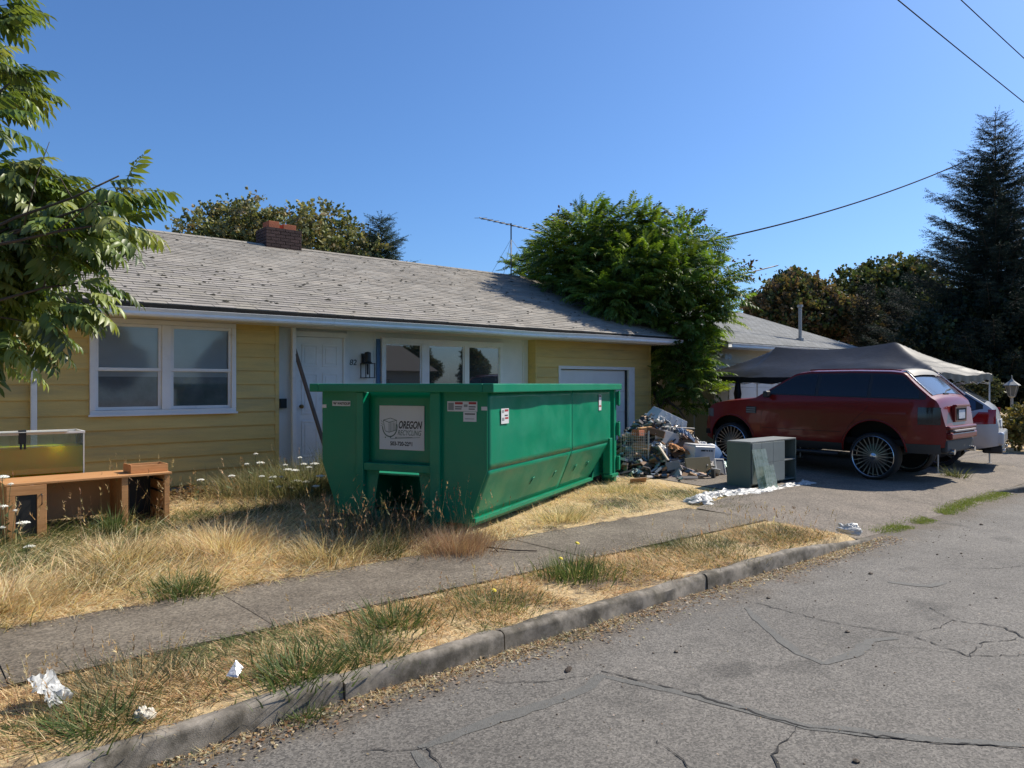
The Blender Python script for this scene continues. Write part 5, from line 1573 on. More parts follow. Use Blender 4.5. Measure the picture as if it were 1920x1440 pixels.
# seams, handles, fender vent, mirror
def seam(xz):
    for sd_ in (1, -1):
        MB().tube([(x, sd_ * (car.Y(x, z) - .001), z) for x, z in xz], .0045, 4).build('door_seam', void_m, suv)
seam([(1.00, 1.40), (1.00, 1.0), (1.01, .62)]); seam([(2.02, 1.42), (2.06, 1.1), (2.10, .80), (2.08, .62)])
seam([(.08, 1.40), (.10, 1.25), (.22, 1.12), (.42, .90), (.52, .70), (.54, .62)])
seam([(-.98, .96), (-.6, .955), (-.45, .94)])
seam([(2.08, .80), (1.4, .79), (.55, .80)])
for xx in (1.16, .30):
    car.side('door_handle', xx, xx + .20, 1.21, 1.245, .022, red, suv, 6, 2)
fv = car.side('fender_vent', 2.18, 2.40, 1.06, 1.19, .006, trimk, suv, 6, 3)
for k in range(3): car.side('vent_slat', 2.20, 2.39, 1.075 + k * .04, 1.088 + k * .04, .014, mat('grey_slat', (.25, .25, .26), .4), suv, 4, 1)
for sd_ in (1, -1):
    mr_ = MB(); mr_.box(1.88, 1.97, min(sd_ * .97, sd_ * 1.13), max(sd_ * .97, sd_ * 1.13), 1.37, 1.50)
    m_o = mr_.build('mirror', trimk, suv, bevel=.03, seg=4); 
    MB().box(1.90, 1.95, min(sd_ * .88, sd_ * .98), max(sd_ * .88, sd_ * .98), 1.40, 1.43).build('mirror_arm', trimk, suv)
# lamps
smk = mat('smoked_lamp', (.018, .016, .018), .12, .1, 6, spec=.6)
car.side('tail_light', -1.0, -.70, .985, 1.27, .010, smk, suv, 8, 6)
car.side('headlight', 3.18, 3.38, .96, 1.12, .008, mat('lamp_clear', (.12, .12, .13), .12, .1), suv, 8, 4)
# rear end: plate, recess, garnish, bumper step, exhausts, tow eye
MB().box(-1.072, -1.0, -.30, .30, 1.02, 1.30).build('tailgate_panel', red, suv, bevel=.015)
MB().box(-1.078, -1.073, -.24, .24, 1.05, 1.25).build('plate_recess', void_m, suv)
pl = MB().box(-1.084, -1.079, -.155, .155, 1.075, 1.225).build('licence_plate', mat('plate_white', (.6, .62, .66), .5, .1, 12, c2=(.25, .3, .4), c2scale=18), suv)
MB().box(-1.105, -1.04, -.34, .34, 1.275, 1.315).build('garnish', red, suv, bevel=.008)
MB().box(-1.12, -.92, -.68, .70, .905, .965).build('bumper_top', red, suv, bevel=.025, seg=3)
MB().box(-1.14, -1.0, -.64, .66, .74, .86).build('bumper', red, suv, bevel=.03, seg=3)
MB().box(-1.15, -1.05, -.54, .54, .865, .90).build('bumper_step', mat('step_pad', (.30, .26, .25), .6, .1), suv, bevel=.008)
MB().box(-1.08, -.72, -.66, .70, .52, .735).build('lower_valance', MATS['grey_cladding'], suv, bevel=.03)
for yy in (.52, -.52): MB().tube([(-.9, yy, .55), (-1.14, yy, .54)], .045, 12).build('exhaust', chrome, suv, smooth=True, autosmooth=40)
# chassis so that no light passes through
MB().box(-.95, 3.4, -.80, .80, .60, .70).build('floor_pan', void_m, suv)
for q in ((-.52, .52), (2.25, 3.25)): MB().box(q[0], q[1], -.60, .60, .70, 1.0).build('wheel_box', void_m, suv)
MB().tube([(0, -.8, .40), (0, .8, .40)], .06, 8).build('rear_axle', void_m, suv)
MB().box(.56, 1.0, -.5, .5, .42, .6).build('fuel_tank', void_m, suv)
sb = MB(); sb.tube([(.62, .90, .40), (2.1, .90, .40)], .035, 8); sb.build('side_step', trimk, suv, smooth=True)
for sd_ in (1, -1):
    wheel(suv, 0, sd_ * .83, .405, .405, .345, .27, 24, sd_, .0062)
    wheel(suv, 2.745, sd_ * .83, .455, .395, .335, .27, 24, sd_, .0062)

# ---------------- silver hatch-backed SUV under the canopy
silver_p = mat('silver_paint', (.50, .51, .54), .3, .05, 3, 0, coat=.6, metal=.25)
cg = mat('sky_blue_side_glass', (.03, .05, .10), .05, .05, 3, 0, spec=1.0)  # blue of the reflected sky put into the glass colour
cay = thing('silver_suv', 'silver SUV with red tail light and rear spoiler under the canopy', 'suv', (16.90, 5.95, -.12), R(104))
cay.rotation_euler = (0, 0, R(104))
ctop = [(-.97, .72), (-.96, .95), (-.93, 1.10), (-.86, 1.20), (-.76, 1.28), (-.35, 1.56), (-.22, 1.63), (.2, 1.68), (.9, 1.69), (1.35, 1.64), (1.75, 1.42), (2.2, 1.20), (2.8, 1.10), (3.3, .98), (3.6, .82), (3.72, .62)]
cwz = [(.3, .86), (.45, .93), (.65, .96), (.85, .965), (1.05, .945), (1.15, .92), (1.4, .82), (1.65, .70), (1.8, .66)]
cplan = [(-1.0, .80), (-.93, .88), (-.8, .94), (-.5, .98), (0, 1.0), (2.3, 1.0), (3.0, .96), (3.4, .88), (3.72, .70)]
csill = [(-1.0, .46), (-.6, .38), (-.4, .30), (2.4, .30), (3.3, .32), (3.72, .40)]
c2 = Car(ctop, cwz, cplan, [(0, .365, .415), (2.855, .365, .415)], csill, -.97, 3.72, .035)
c2.shell('body', silver_p, cay)
cb = lambda x: 1.13 + .015 * x
ch_ = lambda x: c2.zedge(x) - .035
c2.side('window_surround', -.72, 2.1, lambda x: min(cb(x), ch_(x)), ch_, .003, trimk, cay, 50, 5)
for a, b_ in ((-.60, .18), (.24, 1.06), (1.12, 1.98)):
    c2.side('side_window', a, b_, lambda x: cb(x) + .02, lambda x: max(cb(x) + .022, ch_(x) - .022), .007, cg, cay, 24, 5)
c2.over('rear_window', -.30, -.74, .86, .006, rg, cay)
c2.over('windscreen', 2.1, 1.42, .9, .004, smoke, cay)
sp_ = MB()
sp_.add([(-.20, -.62, 1.655), (-.20, .62, 1.655), (-.50, .58, 1.685), (-.50, -.58, 1.685), (-.20, -.62, 1.615), (-.20, .62, 1.615), (-.49, .58, 1.66), (-.49, -.58, 1.66)], [(0, 1, 2, 3), (7, 6, 5, 4), (0, 4, 5, 1), (1, 5, 6, 2), (2, 6, 7, 3), (3, 7, 4, 0)])
sp_.build('rear_spoiler', silver_p, cay, bevel=.01)
redl = mat('red_lamp', (.35, .01, .015), .12, .1, 5, coat=.6)
c2.side('tail_light', -.93, -.55, lambda x: .86 + .05 * max(0, -.62 - x) , lambda x: .95 + .20 * smooth01((-.5 - x) / .22), .010, redl, cay, 14, 8)
c2.side('shoulder_strip', -.80, -.42, lambda x: 1.10, lambda x: 1.11 + .05 * smooth01((-.45 - x) / .3), .012, silver_p, cay, 8, 3)
MB().box(-1.06, -.86, -.80, .80, .46, .72).build('bumper', silver_p, cay, bevel=.05, seg=4)
MB().box(-1.03, -.70, -.76, .76, .30, .455).build('lower_valance', trimk, cay, bevel=.03)
for yy in (.52, .60, -.52, -.60): MB().tube([(-.85, yy, .36), (-1.07, yy, .36)], .038, 12).build('exhaust', chrome, cay, smooth=True, autosmooth=40)
MB().box(-.985, -.965, -.26, .26, .80, .94).build('licence_plate', MATS['plate_white'], cay)
MB().box(-.85, 3.5, -.8, .8, .36, .44).build('floor_pan', void_m, cay)
for q in ((-.42, .42), (2.44, 3.28)): MB().box(q[0], q[1], -.58, .58, .44, .8).build('wheel_box', void_m, cay)
for sd_ in (1, -1):
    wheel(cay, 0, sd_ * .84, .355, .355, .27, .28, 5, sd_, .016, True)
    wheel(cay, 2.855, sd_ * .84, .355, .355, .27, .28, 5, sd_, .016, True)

# =================================================================== CANOPY
cn = thing('pop_up_canopy', 'black pop-up canopy tent with sagging top over the silver SUV', 'canopy', (16.33, 8.08, 0))
fabric = mat('black_canopy_fabric', (.0065, .007, .0105), .48, .15, 5, .35, 11, spec=.28)
CX, CY = 1.40, 2.74
EZ, PZ = 1.74, 2.40
def can_z(u, v):
    """u,v in metres from the centre: hipped tent, ridge along v, sagging between its supports"""
    rid = CY - 1.35
    fx = 1 - abs(u) / CX
    fy = (CY - abs(v)) / (CY - rid) if abs(v) > rid else 1
    f = min(fx, fy)
    z = EZ + (PZ - EZ) * f
    if abs(v) < rid: z -= .10 * math.cos(v / rid * math.pi / 2) * f**1.2
    z -= .07 * math.sin(math.pi * f) 
    if v > rid: z -= .05 * f
    edge = 1 - f
    z -= .06 * edge**6 * (math.cos(v / CY * math.pi / 2) if fx < fy else math.cos(u / CX * math.pi / 2))
    k = .020 * edge * math.sin(9 * math.atan2(abs(v) - CY * .98, abs(u) - CX * 1.02))
    return z + k + .012 * fbm(u, v, 2.2, 4) * (.4 + edge)
n1, n2 = 44, 76
vs_, fs = [], []
for j in range(n2 + 1):
    for i in range(n1 + 1):
        u, v = -CX + 2 * CX * i / n1, -CY + 2 * CY * j / n2
        vs_.append((u, v, can_z(u, v)))
for j in range(n2):
    for i in range(n1): fs.append((j * (n1 + 1) + i, j * (n1 + 1) + i + 1, (j + 1) * (n1 + 1) + i + 1, (j + 1) * (n1 + 1) + i))
top_o = MB().add(vs_, fs).build('tent_top', fabric, cn, smooth=True, autosmooth=30)
# short valance hanging from the edges
def val(pts):
    vs_, fs = [], []
    for i, (u, v) in enumerate(pts):
        z = can_z(u, v)
        for k in range(4):
            t = k / 3
            vs_.append((u * (1.006 + .004 * math.sin(i * .9) * t), v * (1.004 + .003 * math.sin(i * 1.1) * t), z - t * (.13 + .02 * math.sin(i * .7))))
    for i in range(len(pts) - 1):
        for k in range(3): fs.append((i * 4 + k, i * 4 + k + 1, i * 4 + 5 + k, i * 4 + 4 + k))
    return MB().add(vs_, fs).build('valance', fabric, cn, smooth=True)
for sgn in (-1, 1):
    val([(sgn * CX, -CY + 2 * CY * i / 60) for i in range(61)]); val([(-CX + 2 * CX * i / 40, sgn * CY) for i in range(41)])
tube_m = mat('white_steel_tube', (.62, .62, .62), .35, .06, 5, metal=.2)
for u in (-CX, CX):
    for v in (-CY, 0, CY):
        uu, vv = u * .985, v * .985
        gz_ = drive_z(8.08 + vv)
        lg_ = MB().tube([(uu, vv, gz_), (uu, vv, can_z(uu, vv) - .03)], .016, 4).build('leg', tube_m, cn)
        MB().box(uu - .04, uu + .04, vv - .04, vv + .04, gz_, gz_ + .008).build('foot', tube_m, lg_)
def truss(p, q, nseg):
    p, q = Vector(p), Vector(q)
    for i in range(nseg):
        a, b_ = p.lerp(q, i / nseg), p.lerp(q, (i + 1) / nseg)
        dn = Vector((0, 0, -.16)); up_ = Vector((0, 0, -.03))
        MB().tube([tuple(a + up_), tuple(b_ + dn)], .009, 4).build('truss_bar', tube_m, cn)
        MB().tube([tuple(a + dn), tuple(b_ + up_)], .009, 4).build('truss_bar', tube_m, cn)
for u in (-CX, CX):
    truss((u * .98, -CY * .98, EZ - .06), (u * .98, 0, EZ - .06), 4); truss((u * .98, 0, EZ - .06), (u * .98, CY * .98, EZ - .06), 4)
for v in (-CY, CY): truss((-CX * .98, v * .98, EZ - .06), (CX * .98, v * .98, EZ - .06), 4)
# rolled side curtains tied at two legs
for (u, v) in ((-CX * .985, CY * .55), (-CX * .985, -CY * .93)):
    MB().tube([(u, v, 1.66), (u + .02, v + .02, 1.3), (u, v, .95), (u + .01, v, .75)], [.05, .09, .075, .03], 8).build('rolled_curtain', fabric, cn, smooth=True)

# lamp post
lp = thing('garden_lamp_post', 'old white lantern post by the dark conifer at the far right', 'lamp post', (23.3, 6.55, -.1))
lp.scale = (.84, .84, .84)
lpm = mat('chalky_grey_paint', (.38, .37, .34), .8, .2, 6, .3)
MB().tube([(0, 0, 0), (0, 0, 1.5)], [.055, .04], 12).build('post', lpm, lp, smooth=True, autosmooth=40)
MB().lathe([(.04, 1.48), (.09, 1.52), (.10, 1.55), (.05, 1.56)], 6, 'z').build('lantern_base', lpm, lp)
for k in range(6):
    a = 2 * math.pi * k / 6
    MB().tube([(.095 * math.cos(a), .095 * math.sin(a), 1.54), (.19 * math.cos(a), .19 * math.sin(a), 1.88)], .012, 4).build('cage_bar', lpm, lp)
MB().lathe([(.08, 1.55), (.165, 1.87)], 6, 'z').build('lantern_glass', mat('frosted_pane', (.16, .17, .17), .3, .1), lp)
MB().lathe([(.25, 1.88), (.24, 1.90), (.08, 2.02), (.05, 2.06), (.02, 2.1), (.015, 2.2), (0, 2.21)], 6, 'z').build('lantern_roof', lpm, lp)

# overhead wires
wire_m = mat('overhead_cable', (.012, .013, .015), .8, .1, spec=.1)
def wire(a, b_, sag_, r, lab):
    a, b_ = Vector(a), Vector(b_); pts = []
    for i in range(41):
        t = i / 40; p = a.lerp(b_, t); p.z -= sag_ * 4 * t * (1 - t); pts.append(tuple(p))
    tag(MB().tube(pts, r, 8).build('overhead_wire', wire_m, smooth=True), lab, 'wire')
wire((16.6, 12.1, 5.25), (30.15, 9.76, 9.66), .28, .021, 'twisted service cable running from the leafy tree towards the spruce')
wire((-14, 4.78, 8.1), (48.0, 4.7, 7.5), .6, .009, 'longer bare wire crossing the upper right corner of the sky')
wire((-14, 4.86, 9.1), (48.0, 4.78, 8.5), .6, .009, 'short bare wire nearest the top right corner of the sky')
# =================================================================== TREES
def leaflet(hi):
    if hi:
        V = np.array([(0, 0, 0), (.28, .15, .05), (.28, 0, 0), (.28, -.15, .05), (.64, .14, -.03), (.64, 0, -.08), (.64, -.14, -.03), (1, 0, -.26)], float)
        F = np.array([(0, 3, 2), (0, 2, 1), (2, 3, 6), (2, 6, 5), (1, 2, 5), (1, 5, 4), (5, 6, 7), (4, 5, 7)])
    else:
        V = np.array([(0, 0, 0), (.45, .15, .04), (.5, 0, -.02), (.45, -.15, .04), (1, 0, -.16)], float)
        F = np.array([(0, 3, 2), (0, 2, 1), (2, 3, 4), (1, 2, 4)])
    return V, F
def compound_leaf(rs, pairs, L, ll, width, droop, hang, hi, curl=.25):
    """pinnate leaf along +X: stalk with paired leaflets; hang = how far leaflets droop"""
    lv, lf = leaflet(hi)
    Vs, Fs, n = [], [], 0
    def pt(t): return np.array((L * t, 0, L * (.18 * t - droop * t * t)))
    # stalk: thin three-sided strip
    k = 5
    for i in range(k):
        a, b_ = pt(i / k), pt((i + 1) / k); w = .006 * (1 - .6 * i / k)
        Vs.append(np.array([a + (0, w, 0), a - (0, w, 0), b_ - (0, w, 0), b_ + (0, w, 0)])); Fs.append(np.array([(0, 1, 2), (0, 2, 3)]) + n); n += 4
    items = [(.22 + .74 * (i + .5) / pairs, s_) for i in range(pairs) for s_ in (-1, 1)] + [(1.0, 0)]
    for t, s_ in items:
        sz = ll * (.75 + .5 * math.sin(math.pi * min(1, t * .95))) * rs.uniform(.85, 1.15)
        fw = .45 + .35 * t if s_ else 1
        d = np.array((fw, s_ * (1.0 if s_ else 0), -hang * rs.uniform(.6, 1.4)))
        d /= np.linalg.norm(d)
        up = np.array((rs.normal(0, .25), rs.normal(0, .25), 1.0))
        y = np.cross(up, d); y /= np.linalg.norm(y); z = np.cross(d, y)
        M_ = np.stack([d, y * width, z * (1 + curl * rs.normal())])
        Vs.append(lv @ (M_ * sz) + pt(min(t, 1))); Fs.append(lf + n); n += len(lv)
    return np.concatenate(Vs), np.concatenate(Fs)
def scatter(templates, P, X, S, rs, up=None, twist=.35):
    """copies of templates at P, +X turned to X, scaled by S; returns V, F and copy id for each vertex"""
    X = X / np.linalg.norm(X, axis=1, keepdims=True)
    U = np.tile(np.array((0, 0, 1.0)), (len(P), 1)) if up is None else up
    U = U + rs.normal(0, twist, (len(P), 3))
    Y = np.cross(U, X); Y /= np.linalg.norm(Y, axis=1, keepdims=True) + 1e-9
    Z = np.cross(X, Y)
    M_ = np.stack([X, Y, Z], axis=1) * S[:, None, None]
    pick = rs.integers(0, len(templates), len(P))
    Vs, Fs, Is, n = [], [], [], 0
    for k, (tv, tf) in enumerate(templates):
        idx = np.where(pick == k)[0]
        if not len(idx): continue
        v = np.einsum('vj,njk->nvk', tv, M_[idx]) + P[idx][:, None, :]
        f = tf[None] + (np.arange(len(idx)) * len(tv))[:, None, None] + n
        Vs.append(v.reshape(-1, 3)); Fs.append(f.reshape(-1, tf.shape[1])); Is.append(np.repeat(idx, len(tv))); n += len(idx) * len(tv)
    return np.concatenate(Vs), np.concatenate(Fs), np.concatenate(Is)
def palette(n, rs, cols, w, jit=.18):
    """one colour for each of n leaves from a weighted palette"""
    c_ = np.array(cols)[rs.choice(len(cols), n, p=np.array(w) / sum(w))]
    return np.clip(c_ * (1 + rs.normal(0, jit, (n, 1))) * (1 + rs.normal(0, .05, (n, 3))), .004, .9)
def in_blobs(blobs, n, rs, shell=.55):
    """points spread through ellipsoids, denser towards their surface; returns points and outward directions"""
    B = np.array(blobs, float)
    vol = B[:, 3] * B[:, 4] * B[:, 5]
    k = rs.choice(len(B), n, p=vol**.75 / (vol**.75).sum())
    d = rs.normal(size=(n, 3)); d /= np.linalg.norm(d, axis=1, keepdims=True)
    r_ = (shell + (1 - shell) * rs.random(n)**.6) * (rs.random(n) > .12) + rs.random(n) * .5 * (rs.random(n) < .3)
    r_ = np.clip(r_, 0, 1)
    return B[k, :3] + d * r_[:, None] * B[k, 3:6], d
def limbs(base, fork, targets, r0, rs, wob=.12):
    mb = MB()
    base, fork = Vector(base), Vector(fork)
    n = 8; pts = []
    for i in range(n + 1):
        t = i / n; p = base.lerp(fork, t) + Vector((rs.normal(0, wob * .3), rs.normal(0, wob * .3), 0)) * (1 if 0 < i < n else 0); pts.append(tuple(p))
    mb.tube(pts, [r0 * (1.25 - .55 * i / n) if i else r0 * 1.6 for i in range(n + 1)], 9)
    for t_ in targets:
        t_ = Vector(t_); s_ = base.lerp(fork, rs.uniform(.7, 1.0)); pts = []
        for i in range(8):
            f = i / 7; p = s_.lerp(t_, f); p.z += .12 * (t_ - s_).length * math.sin(math.pi * f) * .5
            pts.append(tuple(p + Vector(rs.normal(0, wob * .35, 3)) * (1 if 0 < i < 7 else 0)))
        mb.tube(pts, [r0 * .5 * (1 - .86 * i / 7) + .003 for i in range(8)], 6)
        # side twigs
        for _ in range(3):
            a = Vector(pts[rs.integers(3, 7)]); e = a + Vector(rs.normal(0, .18, 3)) + (t_ - s_).normalized() * .25
            mb.tube([tuple(a), tuple(a.lerp(e, .5) + Vector((0, 0, .05))), tuple(e)], [r0 * .09 + .002, r0 * .055 + .0015, .002], 5)
    return mb
bark = mat('bark', (.085, .065, .05), .95, .3, 6, .9, 30, stretch=(1, 1, .25))
lm_walnut = leaf_mat('walnut_leaf', .34, .42, (1.25, 1.2, .5), .45)
lm_ail = leaf_mat('ailanthus_leaf', .40, .5, (1.35, 1.3, .35), .35)
lm_far = leaf_mat('far_leaf', .25, .6, (1.2, 1.15, .6), .25)
lm_con = leaf_mat('conifer_needle', .10, .6, (1, 1, 1), .2)
lm_grass = leaf_mat('grass_blade', .35, .6, (1.1, 1.05, .8), .3)

# ---- walnut branches hanging in from the left
rs = np.random.default_rng(11)
wal = thing('walnut_tree', 'leafy walnut tree with long drooping leaves at the left edge', 'tree', (-.75, 6.75, -.05))
wt = [compound_leaf(rs, 6, .36, .120, 1.0, .25 + .25 * k / 5, .55 + .5 * k / 5, True) for k in range(6)]
# ---- hub positions filled in below from measured places in the yard: x, y, z, radius
WB = [(0.60, 6.49, 4.21, 0.15), (0.66, 6.27, 4.04, 0.10), (0.47, 6.86, 4.12, 0.24), (0.66, 6.43, 3.66, 0.14), (0.70, 6.10, 3.57, 0.08), (0.52, 7.06, 3.67, 0.20), (0.54, 5.94, 3.27, 0.10), (0.65, 6.06, 2.95, 0.16), (0.84, 6.14, 2.84, 0.20), (0.60, 6.51, 2.85, 0.27), (0.99, 5.85, 2.71, 0.18), (1.04, 5.06, 2.67, 0.10), (1.18, 5.22, 2.84, 0.03), (1.18, 4.97, 2.81, 0.03), (1.21, 5.19, 2.71, 0.03), (1.04, 5.54, 2.53, 0.16), (1.07, 4.95, 2.48, 0.08), (0.85, 5.56, 2.47, 0.19), (0.66, 6.17, 2.50, 0.26), (0.67, 6.40, 2.12, 0.23), (0.78, 6.05, 1.95, 0.16), (0.81, 5.41, 1.98, 0.10), (0.62, 6.21, 1.77, 0.15), (0.66, 5.53, 1.71, 0.08), (1.05, 5.44, 2.18, 0.08), (0.92, 5.29, 2.08, 0.08), (0.43, 6.27, 2.34, 0.25), (0.47, 6.80, 1.94, 0.23), (0.55, 6.21, 3.72, 0.11), (0.75, 5.91, 2.58, 0.18), (0.92, 6.23, 2.77, 0.17), (0.63, 6.14, 2.27, 0.18)]
WB += [(-1.6, 7.4, 4.4, .9), (-2.4, 6.4, 4.0, .9), (-1.0, 7.6, 5.2, .8), (-2.2, 7.6, 3.2, .9), (-3.0, 7.2, 4.8, 1.0), (-1.9, 6.6, 5.6, .9)]  # unseen part of the crown, added off to the left to block sky light
blobs = [(x, y, z, r_, r_, r_ * .8) for x, y, z, r_ in WB]
nl = 1020
P1, D1 = in_blobs(blobs[:-6], 760, rs, .35); P2, D2 = in_blobs(blobs[-6:], 260, rs, .3)
P, D = np.concatenate([P1, P2]), np.concatenate([D1, D2])
out = P - np.array((-.9, 6.6, 2.6)); out /= np.linalg.norm(out, axis=1, keepdims=True)
X = out * .8 + D * .55 + rs.normal(0, .25, (nl, 3)); X[:, 2] = X[:, 2] * .5 - .05
S = rs.uniform(.52, .88, nl)
V, F, I = scatter(wt, P, X, S, rs, twist=.25)
c_ = palette(nl, rs, [(.135, .195, .045), (.19, .25, .065), (.27, .31, .10), (.075, .115, .035)], [4, 4, 2.5, 2])
np_mesh('crown', V - np.array(wal.location), F, lm_walnut, c_[I], True, wal)
mb = limbs((-.75, 6.75, -.1), (-.5, 6.4, 1.9), [b_[:3] for b_ in blobs[:-6:2]], .032, rs, .04)
mb.build('trunk', bark, wal, smooth=True, loc=tuple(-wal.location))

# ---- tree of heaven between the two houses
rs = np.random.default_rng(12)
ail = thing('tree_of_heaven', 'broad bright green tree with fern-like leaves overhanging the yellow house gable', 'tree', (15.1, 12.6, 0))
at_ = [compound_leaf(rs, 9, .56, .125, 1.0, .22 + .2 * k / 4, .25 + .45 * k / 4, False) for k in range(5)]
AB = [(13.42, 12.86, 5.22, 0.58), (13.30, 13.49, 4.89, 0.54), (14.14, 12.45, 5.38, 0.53), (14.78, 12.13, 5.28, 0.48), (14.93, 11.26, 4.98, 0.47), (15.46, 11.01, 4.81, 0.42), (13.54, 12.44, 4.39, 0.63), (13.30, 13.50, 4.22, 0.49), (14.43, 15.61, 4.86, 0.39), (14.84, 16.76, 5.04, 0.31), (14.91, 17.40, 4.99, 0.21), (13.84, 11.52, 4.31, 0.61), (14.35, 10.82, 4.03, 0.60), (14.85, 10.21, 3.88, 0.45), (15.09, 9.94, 3.50, 0.28), (15.40, 10.51, 3.19, 0.36), (13.14, 11.74, 3.52, 0.50), (14.34, 11.60, 3.33, 0.62), (14.61, 10.71, 3.03, 0.55), (13.50, 11.89, 3.05, 0.31), (14.19, 11.32, 2.54, 0.41), (14.47, 10.68, 2.27, 0.42), (14.27, 10.46, 1.77, 0.37), (13.96, 10.60, 1.52, 0.34), (13.86, 10.60, 1.03, 0.29), (13.66, 10.01, 1.05, 0.24), (14.13, 10.07, 1.28, 0.21), (12.91, 12.21, 3.73, 0.30), (13.79, 10.70, 0.67, 0.24), (14.11, 11.02, 1.77, 0.35), (13.91, 10.41, 2.00, 0.39), (13.88, 10.92, 1.27, 0.35), (13.76, 10.16, 0.75, 0.21), (14.33, 10.88, 2.40, 0.40), (13.41, 11.48, 2.52, 0.22), (14.07, 11.07, 2.90, 0.45), (13.46, 11.36, 3.57, 0.50), (14.92, 10.48, 3.66, 0.36), (15.40, 13.40, 4.40, 1.10), (14.50, 14.20, 4.90, 1.00), (15.90, 12.80, 4.50, 1.00)]
blobs = [(x, y, z, r_ * 1.05, r_ * 1.05, r_ * .85) for x, y, z, r_ in AB]
nl = 5600
P, D = in_blobs(blobs, nl, rs, .5)
keep = ~((P[:, 1] < 15.4) & (P[:, 0] < 14.0) & (P[:, 2] < 2.55 + (P[:, 1] - 10.5) * .395 + .15) & (P[:, 0] > 9))
P, D = P[keep], D[keep]; nl = len(P)
X = D + rs.normal(0, .35, (nl, 3)); X[:, 2] = X[:, 2] * .55 + .05
S = rs.uniform(.65, 1.15, nl)
V, F, I = scatter(at_, P, X, S, rs, twist=.3)
c_ = palette(nl, rs, [(.085, .15, .032), (.13, .21, .045), (.20, .29, .06), (.055, .10, .028)], [4, 4, 2.5, 2])
np_mesh('crown', V - np.array(ail.location), F, lm_ail, c_[I], True, ail)
# rusty seed clusters at the top
sb_ = np.array([(.0, 0, 0), (.35, .2, .1), (.4, -.1, .2), (1, 0, .1), (.5, .15, -.15), (.6, -.2, .0)]); sf = np.array([(0, 1, 3), (0, 3, 2), (0, 4, 3), (0, 3, 5), (1, 2, 3)])
SEEDS = np.array([(14.92, 12.24, 5.84), (15.18, 12.02, 5.73), (15.69, 11.58, 5.59), (15.90, 11.41, 5.70), (16.16, 11.19, 4.91), (16.83, 10.61, 4.44), (13.37, 13.57, 5.73), (14.71, 12.42, 5.70)])
P = SEEDS[rs.integers(0, len(SEEDS), 420)] + rs.normal(0, (.20, .20, .16), (420, 3))
V, F, I = scatter([(sb_, sf)], P, rs.normal(size=(420, 3)), rs.uniform(.08, .16, 420), rs)
np_mesh('seed_clusters', V - np.array(ail.location), F, lm_far, palette(420, rs, [(.20, .10, .045), (.16, .12, .04)], [2, 1])[I], False, ail)['kind'] = 'stuff'
mb = limbs((15.1, 12.6, -.1), (15.0, 12.8, 2.6), [b_[:3] for b_ in blobs[::2]], .16, rs, .12)
mb.build('trunk', bark, ail, smooth=True, loc=tuple(-ail.location))

# ---- generic broadleaf: small leaves grouped on short twigs
def sprig(rs, n=9, L=.42, ls=.12, w=.42):
    Vs, Fs, k = [], [], 0
    for i in range(n):
        t = (i + .5) / n; b_ = np.array((L * t, 0, .03 * math.sin(3 * t)))
        d = rs.normal(size=3); d[0] += .7; d /= np.linalg.norm(d)
        u = rs.normal(size=3); y = np.cross(u, d); y /= np.linalg.norm(y)
        s_ = ls * rs.uniform(.7, 1.3)
        Vs.append(np.array([b_, b_ + d * s_ * .5 + y * s_ * w, b_ + d * s_, b_ + d * s_ * .5 - y * s_ * w])); Fs.append(np.array([(0, 1, 2), (0, 2, 3)]) + k); k += 4
    return np.concatenate(Vs), np.concatenate(Fs)
def broadleaf(name, label, base, fork, blobs, n, seed, cols, w, scale=1.0, leaf=.12, r0=.18, group=None, droop=0.0, kind_m=None, shell=.5):
    rs = np.random.default_rng(seed)
    t = thing(name, label, 'tree', base, 0, group)
    tp = [sprig(rs, 9, .42, leaf) for _ in range(5)]
    P, D = in_blobs(blobs, n, rs, shell)
    X = D + rs.normal(0, .45, (n, 3)); X[:, 2] -= droop
    V, F, I = scatter(tp, P, X, rs.uniform(.7, 1.3, n) * scale, rs, twist=.8)
    np_mesh('crown', V - np.array(base), F, kind_m or lm_far, palette(n, rs, cols, w, .22)[I], False, t)
    mb = limbs(base, fork, [b_[:3] for b_ in blobs[:12]], r0, rs, .2)
    mb.build('trunk', bark, t, smooth=True, loc=tuple(-Vector(base)))
    return t
broadleaf('olive_tree', 'drooping olive green tree behind the chimney of the yellow house', (9.9, 24.3, 0), (9.9, 24.3, 3.5), [(7.89, 25.34, 6.66, 0.38, 0.38, 0.33), (7.91, 26.80, 6.71, 0.18, 0.18, 0.15), (8.93, 26.38, 7.06, 0.55, 0.55, 0.47), (9.50, 25.93, 7.16, 0.74, 0.74, 0.63), (9.60, 24.27, 7.07, 0.62, 0.62, 0.52), (9.34, 24.52, 6.29, 0.79, 0.79, 0.68), (8.79, 25.44, 6.17, 0.72, 0.72, 0.61), (10.49, 24.64, 6.63, 0.73, 0.73, 0.62), (10.60, 22.80, 6.71, 0.52, 0.52, 0.44), (11.71, 23.53, 6.89, 0.73, 0.73, 0.62), (12.17, 23.26, 6.55, 0.64, 0.64, 0.54), (12.65, 23.02, 6.39, 0.46, 0.46, 0.39), (10.93, 22.33, 5.82, 0.69, 0.69, 0.58), (10.91, 24.73, 6.14, 0.74, 0.74, 0.63), (12.16, 21.42, 5.84, 0.38, 0.38, 0.32), (11.74, 22.43, 5.66, 0.62, 0.62, 0.52), (8.71, 25.73, 5.84, 0.72, 0.72, 0.61), (10.04, 25.40, 5.95, 0.74, 0.74, 0.63)], 3000, 31, [(.21,.22,.095),(.27,.265,.125),(.13,.16,.065),(.31,.24,.12)], [4,3,3,1], .85, .13, .2, None, .35)
